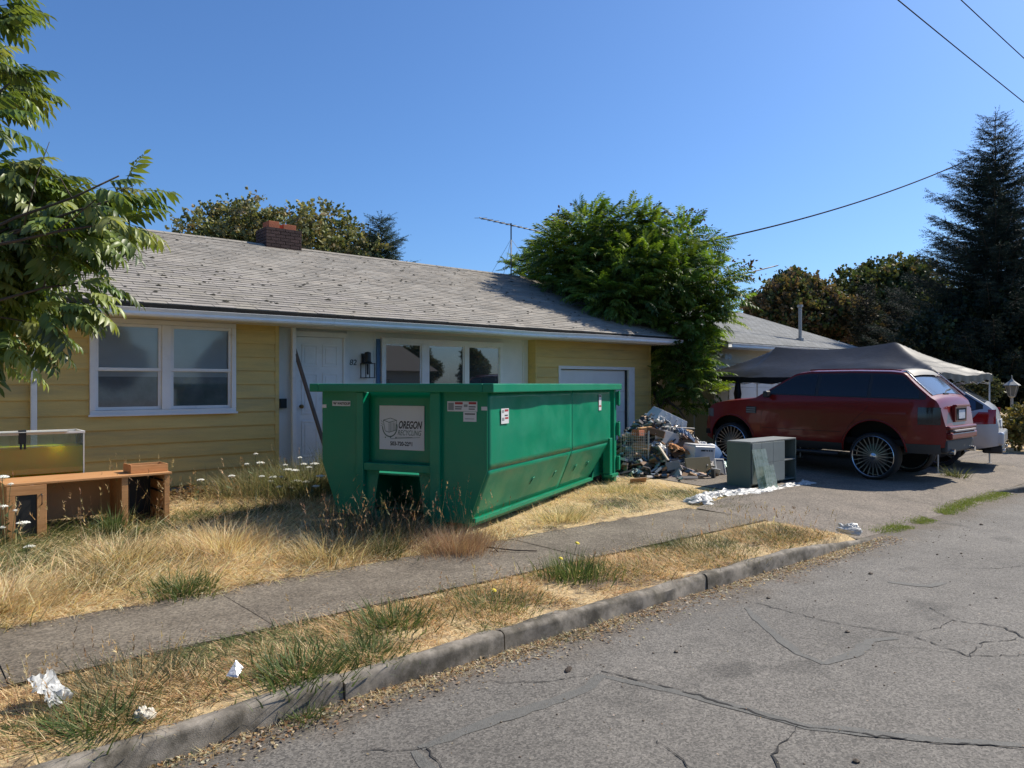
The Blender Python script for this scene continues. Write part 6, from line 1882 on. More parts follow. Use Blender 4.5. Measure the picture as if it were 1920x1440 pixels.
broadleaf('brown_leaved_tree', 'rust brown leaved tree behind the neighbour\'s roof', (34.3, 18.0, 0), (34.3, 18.0, 3.0), [(33.06, 18.69, 5.60, 0.89, 0.89, 0.76), (34.74, 18.79, 6.13, 0.79, 0.79, 0.67), (34.61, 17.90, 5.26, 1.03, 1.03, 0.88), (32.42, 19.16, 4.83, 0.89, 0.89, 0.76), (34.75, 17.18, 4.83, 0.89, 0.89, 0.76), (33.33, 18.03, 4.55, 1.14, 1.14, 0.97), (34.86, 16.46, 4.66, 0.88, 0.88, 0.75), (35.58, 16.03, 4.29, 0.76, 0.76, 0.64), (32.71, 19.90, 4.38, 0.65, 0.65, 0.55), (36.08, 17.83, 4.03, 1.06, 1.06, 0.90), (32.73, 18.50, 3.79, 1.14, 1.14, 0.97)], 4600, 32, [(.19,.13,.07),(.16,.13,.065),(.10,.125,.05),(.24,.17,.09)], [3,3,4,1], 1.1, .15, .25)
broadleaf('dark_pine', 'dark green tree top showing above the rust brown tree', (35.5, 19.5, 0), (35.5, 19.5, 4.5), [(34.77, 19.09, 6.42, 0.42, 0.42, 0.36), (36.21, 20.32, 6.81, 0.39, 0.39, 0.33), (36.09, 19.23, 6.41, 0.38, 0.38, 0.32), (34.00, 20.68, 5.57, 0.38, 0.38, 0.32)], 900, 36, [(.03,.05,.025),(.045,.065,.03)], [2,1], 1.0, .13, .2)
broadleaf('green_maple', 'broad mid green tree behind the dark pointed cypress', (39.5, 16.5, 0), (39.5, 16.5, 3.0), [(38.36, 17.83, 6.33, 0.96, 0.96, 0.82), (39.92, 17.44, 6.84, 0.98, 0.98, 0.83), (41.47, 16.72, 7.18, 0.99, 0.99, 0.84), (41.44, 15.78, 6.80, 0.97, 0.97, 0.83), (40.00, 16.92, 5.68, 1.25, 1.25, 1.06), (40.48, 15.54, 5.33, 1.23, 1.23, 1.04), (39.72, 18.46, 5.22, 1.00, 1.00, 0.85), (41.05, 15.00, 5.87, 0.95, 0.95, 0.81), (39.72, 17.35, 4.30, 1.25, 1.25, 1.07), (42.15, 16.18, 3.79, 1.42, 1.42, 1.20), (41.89, 14.54, 4.80, 1.37, 1.37, 1.16)], 5200, 33, [(.10,.13,.045),(.14,.16,.06),(.07,.095,.04),(.2,.15,.07)], [4,3,3,1], 1.15, .15, .25)
broadleaf('dark_hedge', 'dense dark hedge tree under the spruce behind the canopy', (29.0, 9.3, 0), (29.0, 9.3, 1.2), [(29.26, 9.81, 2.75, 0.95, 0.95, 0.85), (30.47, 9.35, 2.86, 1.15, 1.15, 1.04), (30.46, 8.52, 2.65, 1.13, 1.13, 1.01), (28.81, 10.35, 2.47, 0.76, 0.76, 0.68), (28.29, 9.00, 1.88, 0.72, 0.72, 0.65), (29.87, 8.51, 1.70, 0.92, 0.92, 0.83), (29.90, 7.74, 2.24, 1.08, 1.08, 0.98), (29.22, 10.14, 1.52, 0.57, 0.57, 0.51), (27.46, 10.20, 2.98, 0.73, 0.73, 0.66), (30.05, 8.40, 3.56, 1.11, 1.11, 1.00), (30.44, 9.51, 3.83, 1.16, 1.16, 1.04), (29.38, 10.02, 3.62, 0.86, 0.86, 0.77)], 6500, 34, [(.022,.036,.022),(.035,.05,.028),(.055,.07,.03)], [4,3,1], .95, .13, .2, None, 0.0, None, .3)
broadleaf('yellowing_shrub', 'yellowing dry shrub at the right edge behind the silver SUV', (21.6, 5.9, -.1), (21.6, 5.9, .1), [(22.42, 6.17, 0.49, 0.25, 0.25, 0.21), (21.10, 5.92, 0.38, 0.18, 0.18, 0.15), (21.38, 5.78, 0.32, 0.23, 0.23, 0.20), (21.86, 6.00, 0.72, 0.19, 0.19, 0.16), (21.53, 5.63, 0.54, 0.31, 0.31, 0.27)], 900, 35, [(.20,.17,.05),(.12,.12,.04),(.28,.22,.08)], [3,2,2], .5, .13, .03)
broadleaf('pale_shrub', 'sunlit grey green shrub seen below the canopy edge', (25.3, 8.0, -.1), (25.3, 8.0, .5), [(24.97, 8.37, 1.39, 0.35, 0.35, 0.30), (25.59, 8.14, 1.28, 0.29, 0.29, 0.25), (25.25, 7.75, 1.39, 0.25, 0.25, 0.22), (24.97, 8.59, 1.11, 0.29, 0.29, 0.25)], 900, 37, [(.13,.14,.07),(.09,.11,.05)], [2,2], .6, .12, .04)

# houses and trees on the other side of the street: they show in the panes; the left-hand trees only block sky light
def copy_thing(o, loc, rz, label, sc=1.0):
    c = o.copy(); col.objects.link(c); c.location = loc; c.rotation_euler = (0, 0, rz); c.scale = (sc, sc, sc); c['label'] = label
    for ch in list(o.children):
        k = ch.copy(); col.objects.link(k); k.parent = c
    return c
mp = [o for o in col.objects if o.name.startswith('green_maple')][0]; ol = [o for o in col.objects if o.name.startswith('olive_tree')][0]
copy_thing(mp, (9, -24, -.2), 1.0, 'leafy street tree opposite the left window, reflected in its panes', .62)
copy_thing(ol, (16, -21, -.2), 2.2, 'second street tree opposite the yellow house, next to the reflected one')
copy_thing(mp, (29.5, -31, -.2), 4.0, 'third street tree opposite the garages across the road', .55)
copy_thing(mp, (35, -32, -.2), 1.4, 'low tree across the road beyond the opposite house', .62)
copy_thing(mp, (41, -30, -.2), 2.9, 'farthest low tree across the road to the right', .6)
copy_thing(mp, (-9, 12, -.1), 2.0, 'unseen tree added beside the yellow house to block sky light', 1.2)  # these left-hand trees are added, unseen, to keep sky light off the dumpster
copy_thing(mp, (-12, 6.5, -.1), 3.0, 'unseen tree added further up the street to block sky light', 1.4)
copy_thing(mp, (-11, -9, -.2), 5.0, 'unseen big tree added across the road to darken the dumpster front', 1.5)
copy_thing(mp, (-18, -8, -.2), .7, 'second unseen big tree added across the road, further left, to block sky light', 1.5)
copy_thing(mp, (-20, 8, -.1), 2.6, 'unseen far tree added up the street on the house side to block sky light', 1.5)
copy_thing(mp, (-5, -12, -.2), 3.9, 'unseen tree added across the road behind the viewer to block sky light', 1.3)
ah = thing('opposite_house', 'low grey house across the road, reflected in the picture window', 'house', (21.5, -22, -.2))
MB().box(-6, 6, -4, 4, 0, 2.6).build('wall', cream_s, ah)
MB().prism([(-4.6, 2.55), (4.6, 2.55), (0, 4.4)], -6.4, 6.4, 'x').build('roof', mat('opposite_roof', (.12, .115, .11), .9, .15, 3), ah)
for xx in (-3.5, 1.5): MB().box(xx, xx + 1.6, 4.001, 4.03, .9, 2.0).build('window', glass_dark, ah)

# ---- conifers
def conifer(name, label, base, H_, R_, seed, n_w, cols, w, bare=.12, low=.3, dens=1.0, power=.85, sag=-.12, extra=()):
    rs = np.random.default_rng(seed)
    t = thing(name, label, 'tree', base)
    mb = MB(); mb.tube([(0, 0, -.1), (.03, .02, H_ * .5), (0, 0, H_)], [H_ * .011, H_ * .0055, .008], 8)
    mb.build('trunk', bark, t, smooth=True)
    # a needle twig: stalk with needles both sides
    tp = []
    for _ in range(4):
        Vs, Fs, k = [], [], 0
        Vs.append(np.array([(0, .006, 0), (0, -.006, 0), (1, 0, .0)])); Fs.append(np.array([(0, 1, 2)])); k = 3
        for i in range(26):
            tt = rs.random()
            b_ = np.array((tt, 0, 0)); a = rs.uniform(0, 6.28)
            d = np.array((.7, math.cos(a), .55 * math.sin(a) + .15)); d /= np.linalg.norm(d)
            l = .20 * (1.15 - .5 * tt); y = np.cross(d, rs.normal(size=3)); y /= np.linalg.norm(y)
            Vs.append(np.array([b_ + y * .016, b_ - y * .016, b_ + d * l])); Fs.append(np.array([(0, 1, 2)]) + k); k += 3
        tp.append((np.concatenate(Vs), np.concatenate(Fs)))
    P, X, S = [], [], []
    bm = MB()
    z = H_ * low
    lv = 0
    while z < H_ * .985:
        f = (z - H_ * low) / (H_ * (1 - low))
        Lb = R_ * (1 - f)**power * rs.uniform(.8, 1.15) + .15
        nb_ = 6 if f < .85 else 4
        for b_ in range(nb_):
            az = 2 * math.pi * (b_ + rs.uniform(-.25, .25)) / nb_ + lv * .7
            L_ = Lb * rs.uniform(.7, 1.15)
            d = np.array((math.cos(az), math.sin(az), 0))
            up0 = .35 + .5 * f
            pts = []
            for i in range(7):
                q = i / 6; pts.append(d * L_ * q + np.array((0, 0, z + L_ * (up0 * q * .5 + sag * q * (1 - q) * 3 + .12 * q * q))))
            bm.tube([tuple(p) for p in pts], [.02 * (1 - .85 * i / 6) * (1.4 - f) + .004 for i in range(7)], 4)
            m_ = max(4, int(L_ * 11 * dens))
            for i in range(m_):
                q = bare + (1 - bare) * (i + rs.random()) / m_
                k = min(5, int(q * 6)); p = pts[k] + (pts[k + 1] - pts[k]) * (q * 6 - k)
                for s_ in (-1, 1):
                    side = np.array((-d[1], d[0], 0)) * s_
                    x = side * rs.uniform(.5, 1) + d * rs.uniform(.5, .9) + np.array((0, 0, rs.uniform(-.25, .35)))
                    P.append(p + rs.normal(0, .03, 3)); X.append(x); S.append(rs.uniform(.30, .55) * (1.1 - .45 * q) * min(1.3, .6 + L_ * .35))
            P.append(pts[-1] - d * .1); X.append(d + np.array((0, 0, .4))); S.append(.4)
        z += H_ / n_w * rs.uniform(.8, 1.2); lv += 1
    P.append(np.array((0, 0, H_ - .35))); X.append(np.array((0.01, 0, 1.0))); S.append(.5)
    P, X, S = np.array(P), np.array(X), np.array(S)
    V, F, I = scatter(tp, P, X, S, rs, twist=.4)
    np_mesh('crown', V, F, lm_con, palette(len(P), rs, cols, w, .25)[I], False, t)
    bm.build('branches', bark, t)
    return t
conifer('spruce_tree', 'tall dark spruce rising above everything at the far right', (31.4, 9.35, 0), 11.55, 4.9, 21, 44, [(.028, .046, .034), (.045, .066, .045), (.02, .034, .027)], [3, 2, 2], low=.05, dens=2.3, sag=-.03, power=.95, bare=.02)
conifer('cypress', 'slim dark pointed cypress standing before the green trees', (33.3, 14.9, 0), 5.95, .85, 22, 30, [(.012, .022, .016), (.018, .03, .02)], [2, 1], low=.02, dens=2.2, power=.55, sag=.1)
conifer('cypress', 'broader dark cypress just right of the slim one', (34.4, 14.0, 0), 5.75, .95, 23, 30, [(.012, .022, .016), (.02, .03, .02)], [2, 1], low=.02, dens=2.2, power=.5, sag=.1)
conifer('young_fir', 'feathery young fir top showing right of the chimney tree', (12.9, 21.85, 0), 7.2, 1.5, 24, 34, [(.045, .08, .05), (.07, .11, .065)], [2, 1], low=.35, dens=3.2, sag=.08, power=.8)

# =================================================================== GRASS AND WEEDS
rs = np.random.default_rng(40)
GX = np.arange(-5, 24.01, .1); GY = np.arange(3.4, 12.51, .1)
GZ = np.array([[ground_z(x, y) for x in GX] for y in GY])
def gz_np(x, y):
    fx = np.clip((x - GX[0]) / .1, 0, len(GX) - 1.001); fy = np.clip((y - GY[0]) / .1, 0, len(GY) - 1.001)
    i, j = fx.astype(int), fy.astype(int); u, v = fx - i, fy - j
    return (GZ[j, i] * (1 - u) + GZ[j, i + 1] * u) * (1 - v) + (GZ[j + 1, i] * (1 - u) + GZ[j + 1, i + 1] * u) * v
def vnoise(x, y, s, seed):
    g = np.random.default_rng(seed).random((64, 64))
    fx, fy = x * s + 100, y * s + 100
    i, j = np.floor(fx).astype(int), np.floor(fy).astype(int); u, v = fx - i, fy - j
    u, v = u * u * (3 - 2 * u), v * v * (3 - 2 * v)
    G = lambda a, b_: g[b_ % 64, a % 64]
    return (G(i, j) * (1 - u) + G(i + 1, j) * u) * (1 - v) + (G(i, j + 1) * (1 - u) + G(i + 1, j + 1) * u) * v
def fnoise(x, y, s, seed):
    return .55 * vnoise(x, y, s, seed) + .3 * vnoise(x, y, s * 2.1, seed + 1) + .15 * vnoise(x, y, s * 4.3, seed + 2)
def blades(x, y, z, h, w, az, a0, a1, nseg=3):
    """tapered ribbons: start angle a0 from upright, bending on by a1 along the length"""
    n = len(x)
    dx, dy = np.cos(az), np.sin(az)
    px, py = -dy, dx
    tw = rs.uniform(0, 2 * np.pi, n); px, py = np.cos(tw), np.sin(tw)
    pts = [np.stack([x, y, z], 1)]
    seg = h / nseg
    th = a0.copy()
    for k in range(nseg):
        st = np.stack([dx * np.sin(th) * seg, dy * np.sin(th) * seg, np.cos(th) * seg], 1)
        nxt = pts[-1] + st
        nxt[:, 2] = np.maximum(nxt[:, 2], z + .006)
        pts.append(nxt); th = th + a1 / nseg
    side = np.stack([px, py, np.zeros(n)], 1)
    V = []
    for k in range(nseg):
        ww = (w * (1 - .28 * k))[:, None] * .5
        V += [pts[k] - side * ww, pts[k] + side * ww]
    V.append(pts[-1])
    V = np.stack(V, 1); m = 2 * nseg + 1
    F = []
    for k in range(nseg - 1): F += [(2 * k, 2 * k + 1, 2 * k + 3), (2 * k, 2 * k + 3, 2 * k + 2)]
    F.append((2 * nseg - 2, 2 * nseg - 1, 2 * nseg))
    F = np.array(F)[None] + (np.arange(n) * m)[:, None, None]
    return V.reshape(-1, 3), F.reshape(-1, 3), m
STRAW = [(.82, .66, .38), (.90, .77, .50), (.68, .50, .27), (.46, .31, .17)]
def in_dump(x, y, pad=.0):
    u = (x - 5.02) * math.cos(DA) + (y - 6.285) * math.sin(DA); v = -(x - 5.02) * math.sin(DA) + (y - 6.285) * math.cos(DA)
    return (u > .02 - pad) & (u < DL + pad) & (v > .05 - pad) & (v < DW + pad)
def field(name, label, n, x0, x1, y0, y1, hfun, wid, lean, dens, greenf, cols=STRAW, az0=None, spread=1.0, zoff=0.0, zfun=None):
    x = rs.uniform(x0, x1, n); y = rs.uniform(y0, y1, n)
    d = dens(x, y); k = rs.random(n) < d
    x, y = x[k], y[k]; n = len(x)
    h = hfun(x, y) * rs.uniform(.55, 1.35, n)
    az = (rs.uniform(0, 2 * np.pi, n) if az0 is None else az0(x, y) + rs.normal(0, spread, n))
    a0 = np.abs(rs.normal(lean[0], .25, n)); a1 = rs.normal(lean[1], .35, n)
    z = (gz_np(x, y) if zfun is None else zfun(x, y)) + zoff
    V, F, m = blades(x, y, z, h, wid * rs.uniform(.6, 1.5, n), az, a0, a1)
    c_ = palette(n, rs, cols, [4, 3, 3, 1.5], .16)
    g = rs.random(n) < greenf(x, y)
    c_[g] = palette(int(g.sum()), rs, [(.12, .155, .05), (.18, .205, .075), (.08, .11, .04)], [3, 2, 2], .2)
    o = np_mesh(name, V, F, lm_grass, np.repeat(c_, m, axis=0), False)
    return tag(o, label, 'grass', kind='stuff')
# unmown yard left of the dumpster: matted straw lying in swirls
swirl = lambda x, y: 6.3 * fnoise(x, y, .55, 3) + 2.2
def yd(x, y):
    edge = np.clip((y - 5.86 - .28 * fnoise(x, y, 2.5, 5)) / .12, 0, 1)
    bare = np.clip((fnoise(x, y, 1.1, 9) - .33) / .12, .06, 1)
    back = np.where(y > 9.6, .45, 1.0)
    return edge * bare * back * (~in_dump(x, y, -.05)) * (x < 5.4)
def yh(x, y):
    return (.17 + .22 * fnoise(x, y, .8, 11)) * np.where(y < 6.5, .75, 1) * np.where(y > 9.3, .7, 1)
field('dry_grass', 'long matted straw coloured grass filling the unmown front yard', 78000, -2.2, 5.4, 5.86, 11.0, yh, .0072, (1.25, .55), yd, lambda x, y: np.clip((fnoise(x, y, .9, 14) - .52) * 4.5, 0.02, .8), az0=swirl, spread=1.15)
# yard on the street side of the dumpster
def yd2(x, y):
    edge = np.clip((y - 6.10 - .12 * fnoise(x, y, 2.1, 6)) / .2, 0, 1)
    lim = np.clip((9.95 - .5 * fnoise(x, y, 1.5, 8) - x) / .3, 0, 1)
    return edge * lim * np.clip((fnoise(x, y, 1.3, 19) - .30) / .14, .12, 1) * (~in_dump(x, y, -.25))
field('short_dry_grass', 'short yellow grass between the dumpster and the pavement', 38000, 4.6, 10.3, 6.0, 9.3, lambda x, y: .06 + .13 * fnoise(x, y, 1.0, 21), .0060, (1.2, .6), yd2, lambda x, y: np.clip((fnoise(x, y, .9, 24) - .42) * 2.6, .08, .8) * np.where(x > 7.5, 1, .5), az0=lambda x, y: 5 * fnoise(x, y, .8, 2), spread=.9)
# verge between kerb and pavement
def vd(x, y):
    kc = np.clip((1.95 - x) / 1.5, 0, 1); e = np.clip((y - 3.872 + .11 * kc * kc * (3 - 2 * kc)) / .05, 0, 1) * np.clip((SW0 + .05 * fnoise(x, y, 3, 4) - y) / .06, 0, 1)
    return e * np.clip((fnoise(x, y, 1.8, 29) - .30) / .14, .12, 1) * np.clip((8.35 - x) / .3, 0, 1)
field('verge_grass', 'patchy dry and green grass on the verge behind the kerb', 64000, -1.6, 8.8, 3.75, 5.0, lambda x, y: .045 + .10 * fnoise(x, y, 1.3, 31), .0056, (1.2, .6), vd, lambda x, y: np.clip((fnoise(x, y, 1.2, 34) - .54) * 4.5, .03, .8) + np.where(x > 5.6, .25, 0), cols=[(.66, .47, .25), (.76, .60, .36), (.52, .33, .17), (.36, .22, .11)], az0=lambda x, y: 7 * fnoise(x, y, .9, 12), spread=1.0)
# wisps and rubbish grass in the gutter
def gdn(x, y):
    return np.clip((fnoise(x, y, 1.7, 41) - .38) / .2, .03, 1) * np.clip((8.6 - x) / .4, 0, 1) * np.clip((y - 3.60) / .12, 0, 1)
field('gutter_grass', 'thin wisps of dry grass rooted in the gutter below the kerb', 13000, -1.2, 8.7, 3.55, 3.80, lambda x, y: .03 + .06 * fnoise(x, y, 2, 44), .0032, (1.1, .6), gdn, lambda x, y: np.clip((fnoise(x, y, 1.3, 47) - .45) * 3, .05, .7), zfun=lambda x, y: np.full(len(x), -.262))
# moss and low green growth where the apron meets the gutter
def md_(x, y):
    c_ = 3.95 + .05 * np.sin(x * 1.7) + .06 * (x > 11.6) * (x - 11.6)
    return np.exp(-((y - c_) / .10)**2) * np.clip((fnoise(x, y, 1.1, 51) - .24) / .10, 0, 1) * np.clip((x - 9.0) / .5, 0, 1)
o = field('moss', 'bright green moss strip along the driveway gutter', 42000, 8.9, 14.0, 3.75, 4.3, lambda x, y: .012 + .016 * fnoise(x, y, 2, 54), .006, (.6, .4), md_, lambda x, y: np.full(len(x), 0.0), cols=[(.20, .27, .045), (.26, .32, .06), (.15, .20, .04), (.30, .30, .10)], zfun=lambda x, y: np.where(y > 3.93, -.257 + .12 * (y - 3.93), -.262) + .002)
# ragged grass spilling over the driveway edge by the plastic sheet
# tall stalks with seed heads
def stalks(name, label, n, x0, x1, y0, y1, h0, h1, dens, cols, headw=.006):
    x = rs.uniform(x0, x1, n); y = rs.uniform(y0, y1, n); k = rs.random(n) < dens(x, y); x, y = x[k], y[k]; n = len(x)
    h = rs.uniform(h0, h1, n); az = rs.uniform(0, 6.28, n); a0 = np.abs(rs.normal(.18, .16, n)); a1 = rs.normal(.35, .3, n)
    z = gz_np(x, y)
    V, F, m = blades(x, y, z, h, np.full(n, .0035), az, a0, a1, 4)
    c_ = palette(n, rs, cols, [1] * len(cols), .15); C = np.repeat(c_, m, axis=0)
    tips = V.reshape(n, m, 3)[:, -1]; prev = V.reshape(n, m, 3)[:, -3:-1].mean(1)
    d = tips - prev; d /= np.linalg.norm(d, axis=1, keepdims=True) + 1e-9
    P = np.repeat(tips, 9, axis=0) - np.repeat(d, 9, axis=0) * rs.uniform(0, .10, (9 * n, 1))
    X = np.repeat(d, 9, axis=0) + rs.normal(0, .45, (9 * n, 3))
    sv = np.array([(0, .12, 0), (0, -.12, 0), (1, 0, 0)]); sf_ = np.array([(0, 1, 2)])
    V2, F2, I2 = scatter([(sv, sf_)], P, X, rs.uniform(.018, .04, 9 * n), rs)
    C2 = np.repeat(c_, 9, axis=0)[I2] * 1.05
    o = np_mesh(name, np.concatenate([V, V2]), np.concatenate([F, F2 + len(V)]), lm_grass, np.concatenate([C, C2]), False)
    return tag(o, label, 'grass', kind='stuff')
SK = [(.52, .38, .19), (.42, .28, .14), (.60, .47, .26), (.30, .19, .11)]
stalks('seed_stalks', 'tall dry seeding grass stalks in the front yard', 620, -.5, 5.0, 6.15, 10.4, .35, .75, lambda x, y: np.clip((fnoise(x, y, .9, 61) - .36) * 3, .1, 1) * (~in_dump(x, y)), SK)
stalks('seed_stalks', 'thin seeding stalks standing along the dumpster front', 260, 3.2, 5.2, 6.1, 7.2, .3, .62, lambda x, y: 1.0 * (~in_dump(x, y)), [(.30, .18, .10), (.24, .15, .09), (.42, .30, .16), (.13, .13, .06)])
stalks('seed_stalks', 'thin seeding stalks standing on the verge', 420, 0, 8.3, 4.0, 4.9, .14, .34, lambda x, y: np.clip((fnoise(x, y, 1.1, 66) - .4) * 4, .02, 1), SK)
# leaf litter and dust along the kerb foot
def litter(name, label, n, fx, cols, s0, s1, zf):
    x, y = fx(n); n = len(x)
    tv = np.array([(0, 0, 0), (.5, .28, .12), (1, 0, .03), (.5, -.26, .1)]); tf = np.array([(0, 1, 2), (0, 2, 3)])
    P = np.stack([x, y, zf(x, y) + rs.uniform(.002, .012, n)], 1)
    X = np.stack([rs.normal(size=n), rs.normal(size=n), rs.normal(0, .18, n)], 1)
    V, F, I = scatter([(tv, tf)], P, X, rs.uniform(s0, s1, n), rs, twist=.3)
    o = np_mesh(name, V, F, lm_grass, palette(n, rs, cols, [1] * len(cols), .2)[I], False)
    return tag(o, label, 'litter', kind='stuff')
LIT = [(.42, .28, .14), (.30, .17, .08), (.50, .38, .22), (.20, .12, .06), (.6, .52, .38)]
litter('leaf_litter', 'dry leaf litter and straw bits along the foot of the kerb', 5200, lambda n: (rs.uniform(-1, 9, n), 3.80 - np.abs(rs.normal(0, .13, n))), LIT, .008, .035, lambda x, y: np.full(len(x), -.260))
litter('leaf_litter', 'straw bits blown over the concrete pavement', 3000, lambda n: (rs.uniform(-1, 9, n), np.where(rs.random(n) < .5, SW0 + np.abs(rs.normal(0, .12, n)), SW1 - np.abs(rs.normal(0, .12, n)))), LIT, .006, .022, lambda x, y: np.full(len(x), -.128))
litter('leaf_litter', 'sparse bits of leaf scattered over the asphalt road', 500, lambda n: (rs.uniform(.5, 12, n), rs.uniform(.8, 3.6, n)), LIT, .006, .018, lambda x, y: np.array([road_z(a, b_) for a, b_ in zip(x, y)]))
litter('leaf_litter', 'heap of curled brown leaves at the foot of the yellow wall', 900, lambda n: (rs.normal(3.35, .45, n), 10.6 + rs.normal(0, .25, n)), [(.22, .13, .06), (.30, .20, .09), (.16, .10, .05)], .04, .09, lambda x, y: gz_np(x, y) + .16 * np.exp(-((x - 3.35) / .45)**2 - ((y - 10.6) / .3)**2) * rs.random(len(x)))

# ---- single weeds that stand out
def tuft(name, label, x, y, n, h, spread, cols, wid=.007, lean=.55, curl=.7, zoff=0.0, cat='weed', group=None, w=None, extra=None):
    gx_ = rs.normal(0, spread * .35, n); gy_ = rs.normal(0, spread * .35, n)
    zb = float(gz_np(np.array([x]), np.array([y]))[0]) + zoff
    r_ = np.hypot(gx_, gy_)
    hh = h * rs.uniform(.5, 1.2, n); az = np.arctan2(gy_, gx_) + rs.normal(0, .5, n)
    V, F, m = blades(gx_, gy_, np.zeros(n), hh, wid * rs.uniform(.6, 1.4, n), az, np.abs(rs.normal(lean, .25, n)), rs.normal(curl, .3, n), 4)
    c_ = palette(n, rs, cols, w or [1] * len(cols), .2)
    o = np_mesh(name, V, F, lm_grass, np.repeat(c_, m, axis=0), False)
    o.location = (x, y, zb)
    if extra: extra(o)
    return tag(o, label, cat, group)
GR = [(.075, .12, .035), (.115, .165, .05), (.16, .20, .07)]
tuft('grass_clump', 'dark green broad-bladed weed at the pavement edge below the desk', 1.87, 6.20, 420, .24, .36, GR, .010, .5, .9)
tuft('grass_clump', 'bushy green weed with yellow flower rising above the far verge', 4.60, 4.55, 700, .26, .40, GR, .007, .35, .8)
tuft('grass_clump', 'spiky green grass clump on the verge edge nearest the kerb joint', 2.32, 4.05, 420, .13, .34, GR, .009, .8, .5)
tuft('grass_clump', 'green grass clump mid verge left of the kerb joint', 2.76, 4.50, 600, .17, .42, GR, .009, .7, .6)
tuft('grass_clump', 'lush green grass clump leaning over the kerb top', 1.86, 4.05, 700, .17, .42, GR, .010, .7, .6)
tuft('grass_clump', 'small green tuft rooted in the road below the kerb', 1.74, 3.72, 160, .11, .16, GR, .005, .8, .6, -.10)
tuft('grass_clump', 'tangled grey green weed beside the torn plastic bag', 1.08, 4.48, 1100, .22, .62, [(.10, .11, .055), (.16, .16, .08), (.07, .085, .04), (.28, .24, .13)], .006, .95, .7)
tuft('grass_clump', 'dark grass tuft below the soiled paper wad', .80, 4.08, 500, .18, .36, GR, .009, .9, .6)
tuft('grass_clump', 'green grass tuft on the verge before the dumpster corner', 3.55, 4.40, 900, .15, .55, GR, .005, .7, .6)
tuft('grass_clump', 'low green grass patch right of the yellow-flowered weed', 5.15, 4.45, 600, .10, .55, GR + [(.2, .19, .08)], .005, .7, .6)
tuft('grass_clump', 'wide olive grass patch on the far verge near the driveway', 6.4, 4.5, 1100, .13, .85, [(.09, .10, .035), (.13, .135, .05), (.24, .21, .09), (.06, .08, .03)], .005, .6, .6)
tuft('grass_clump', 'last grass patch on the verge before the white bag', 7.55, 4.35, 700, .12, .6, [(.07, .085, .03), (.11, .12, .045), (.22, .19, .09)], .005, .6, .6)
tuft('grass_clump', 'green weed growing at the left corner of the dumpster front', 3.75, 6.25, 260, .30, .26, [(.06, .085, .03), (.09, .11, .04), (.18, .16, .07)], .007, .35, .6)
tuft('grass_clump', 'faded green clump in the straw left of the weed', 1.35, 6.85, 520, .22, .45, [(.14, .14, .05), (.20, .18, .07), (.10, .11, .04)], .005, .6, .8)
tuft('grass_clump', 'green tuft at the far left edge of the yard', .45, 6.35, 420, .20, .45, [(.09, .11, .035), (.14, .15, .05), (.3, .24, .1)], .006, .6, .8)
tuft('grass_clump', 'green weed sprouting under the desk\'s middle bay', 1.92, 8.72, 120, .32, .14, GR, .014, .25, .5)
tuft('grass_clump', 'green weeds under the SUV rear by the canopy leg', 14.75, 5.0, 130, .26, .22, [(.13, .16, .04), (.18, .19, .06), (.08, .10, .03)], .012, .5, .7)
tuft('grass_clump', 'low green patch beside the driveway edge at the sheet end', 8.7, 5.9, 600, .06, .6, [(.10, .12, .03), (.15, .16, .05)], .005, .8, .4)
tuft('grass_clump', 'green grass strip under the plastic sheet', 9.35, 6.55, 700, .09, .75, [(.10, .12, .035), (.15, .16, .05), (.3, .25, .1)], .005, .7, .5)
tuft('dried_bush', 'rust brown dried bush at the near corner of the dumpster', 4.42, 6.02, 2600, .30, .52, [(.34, .21, .13), (.42, .27, .17), (.26, .15, .09), (.50, .36, .23)], .0038, .55, .5, cat='bush')
tuft('weed_stalks', 'climbing green weed beside the leaning board at the door', 5.36, 10.62, 260, .62, .20, [(.12, .15, .05), (.17, .19, .08)], .010, .12, .35, .05)
# yellow flowers on the verge weed
yf = mat('yellow_petal', (.65, .50, .02), .6, .1)
for (x, y, z) in ((4.58, 4.50, .16), (4.50, 4.62, .02), (3.48, 4.28, .0)):
    f = MB(); f.lathe([(0, .006), (.014, .004), (.022, -.004), (0, -.006)], 8, 'z')
    o = f.build('dandelion', yf, loc=(x, y, z), rot=(R(20), 0, 0)); MB().tube([(0, 0, 0), (.01, .01, -z - .13)], .002, 4).build('stem', mat('green_stem', (.10, .13, .05), .7), o)
    tag(o, {4.58: 'yellow dandelion at the top of the bushy verge weed', 4.5: 'yellow dandelion low on the bushy verge weed', 3.48: 'yellow dandelion in the verge grass before the dumpster'}[x], 'flower')
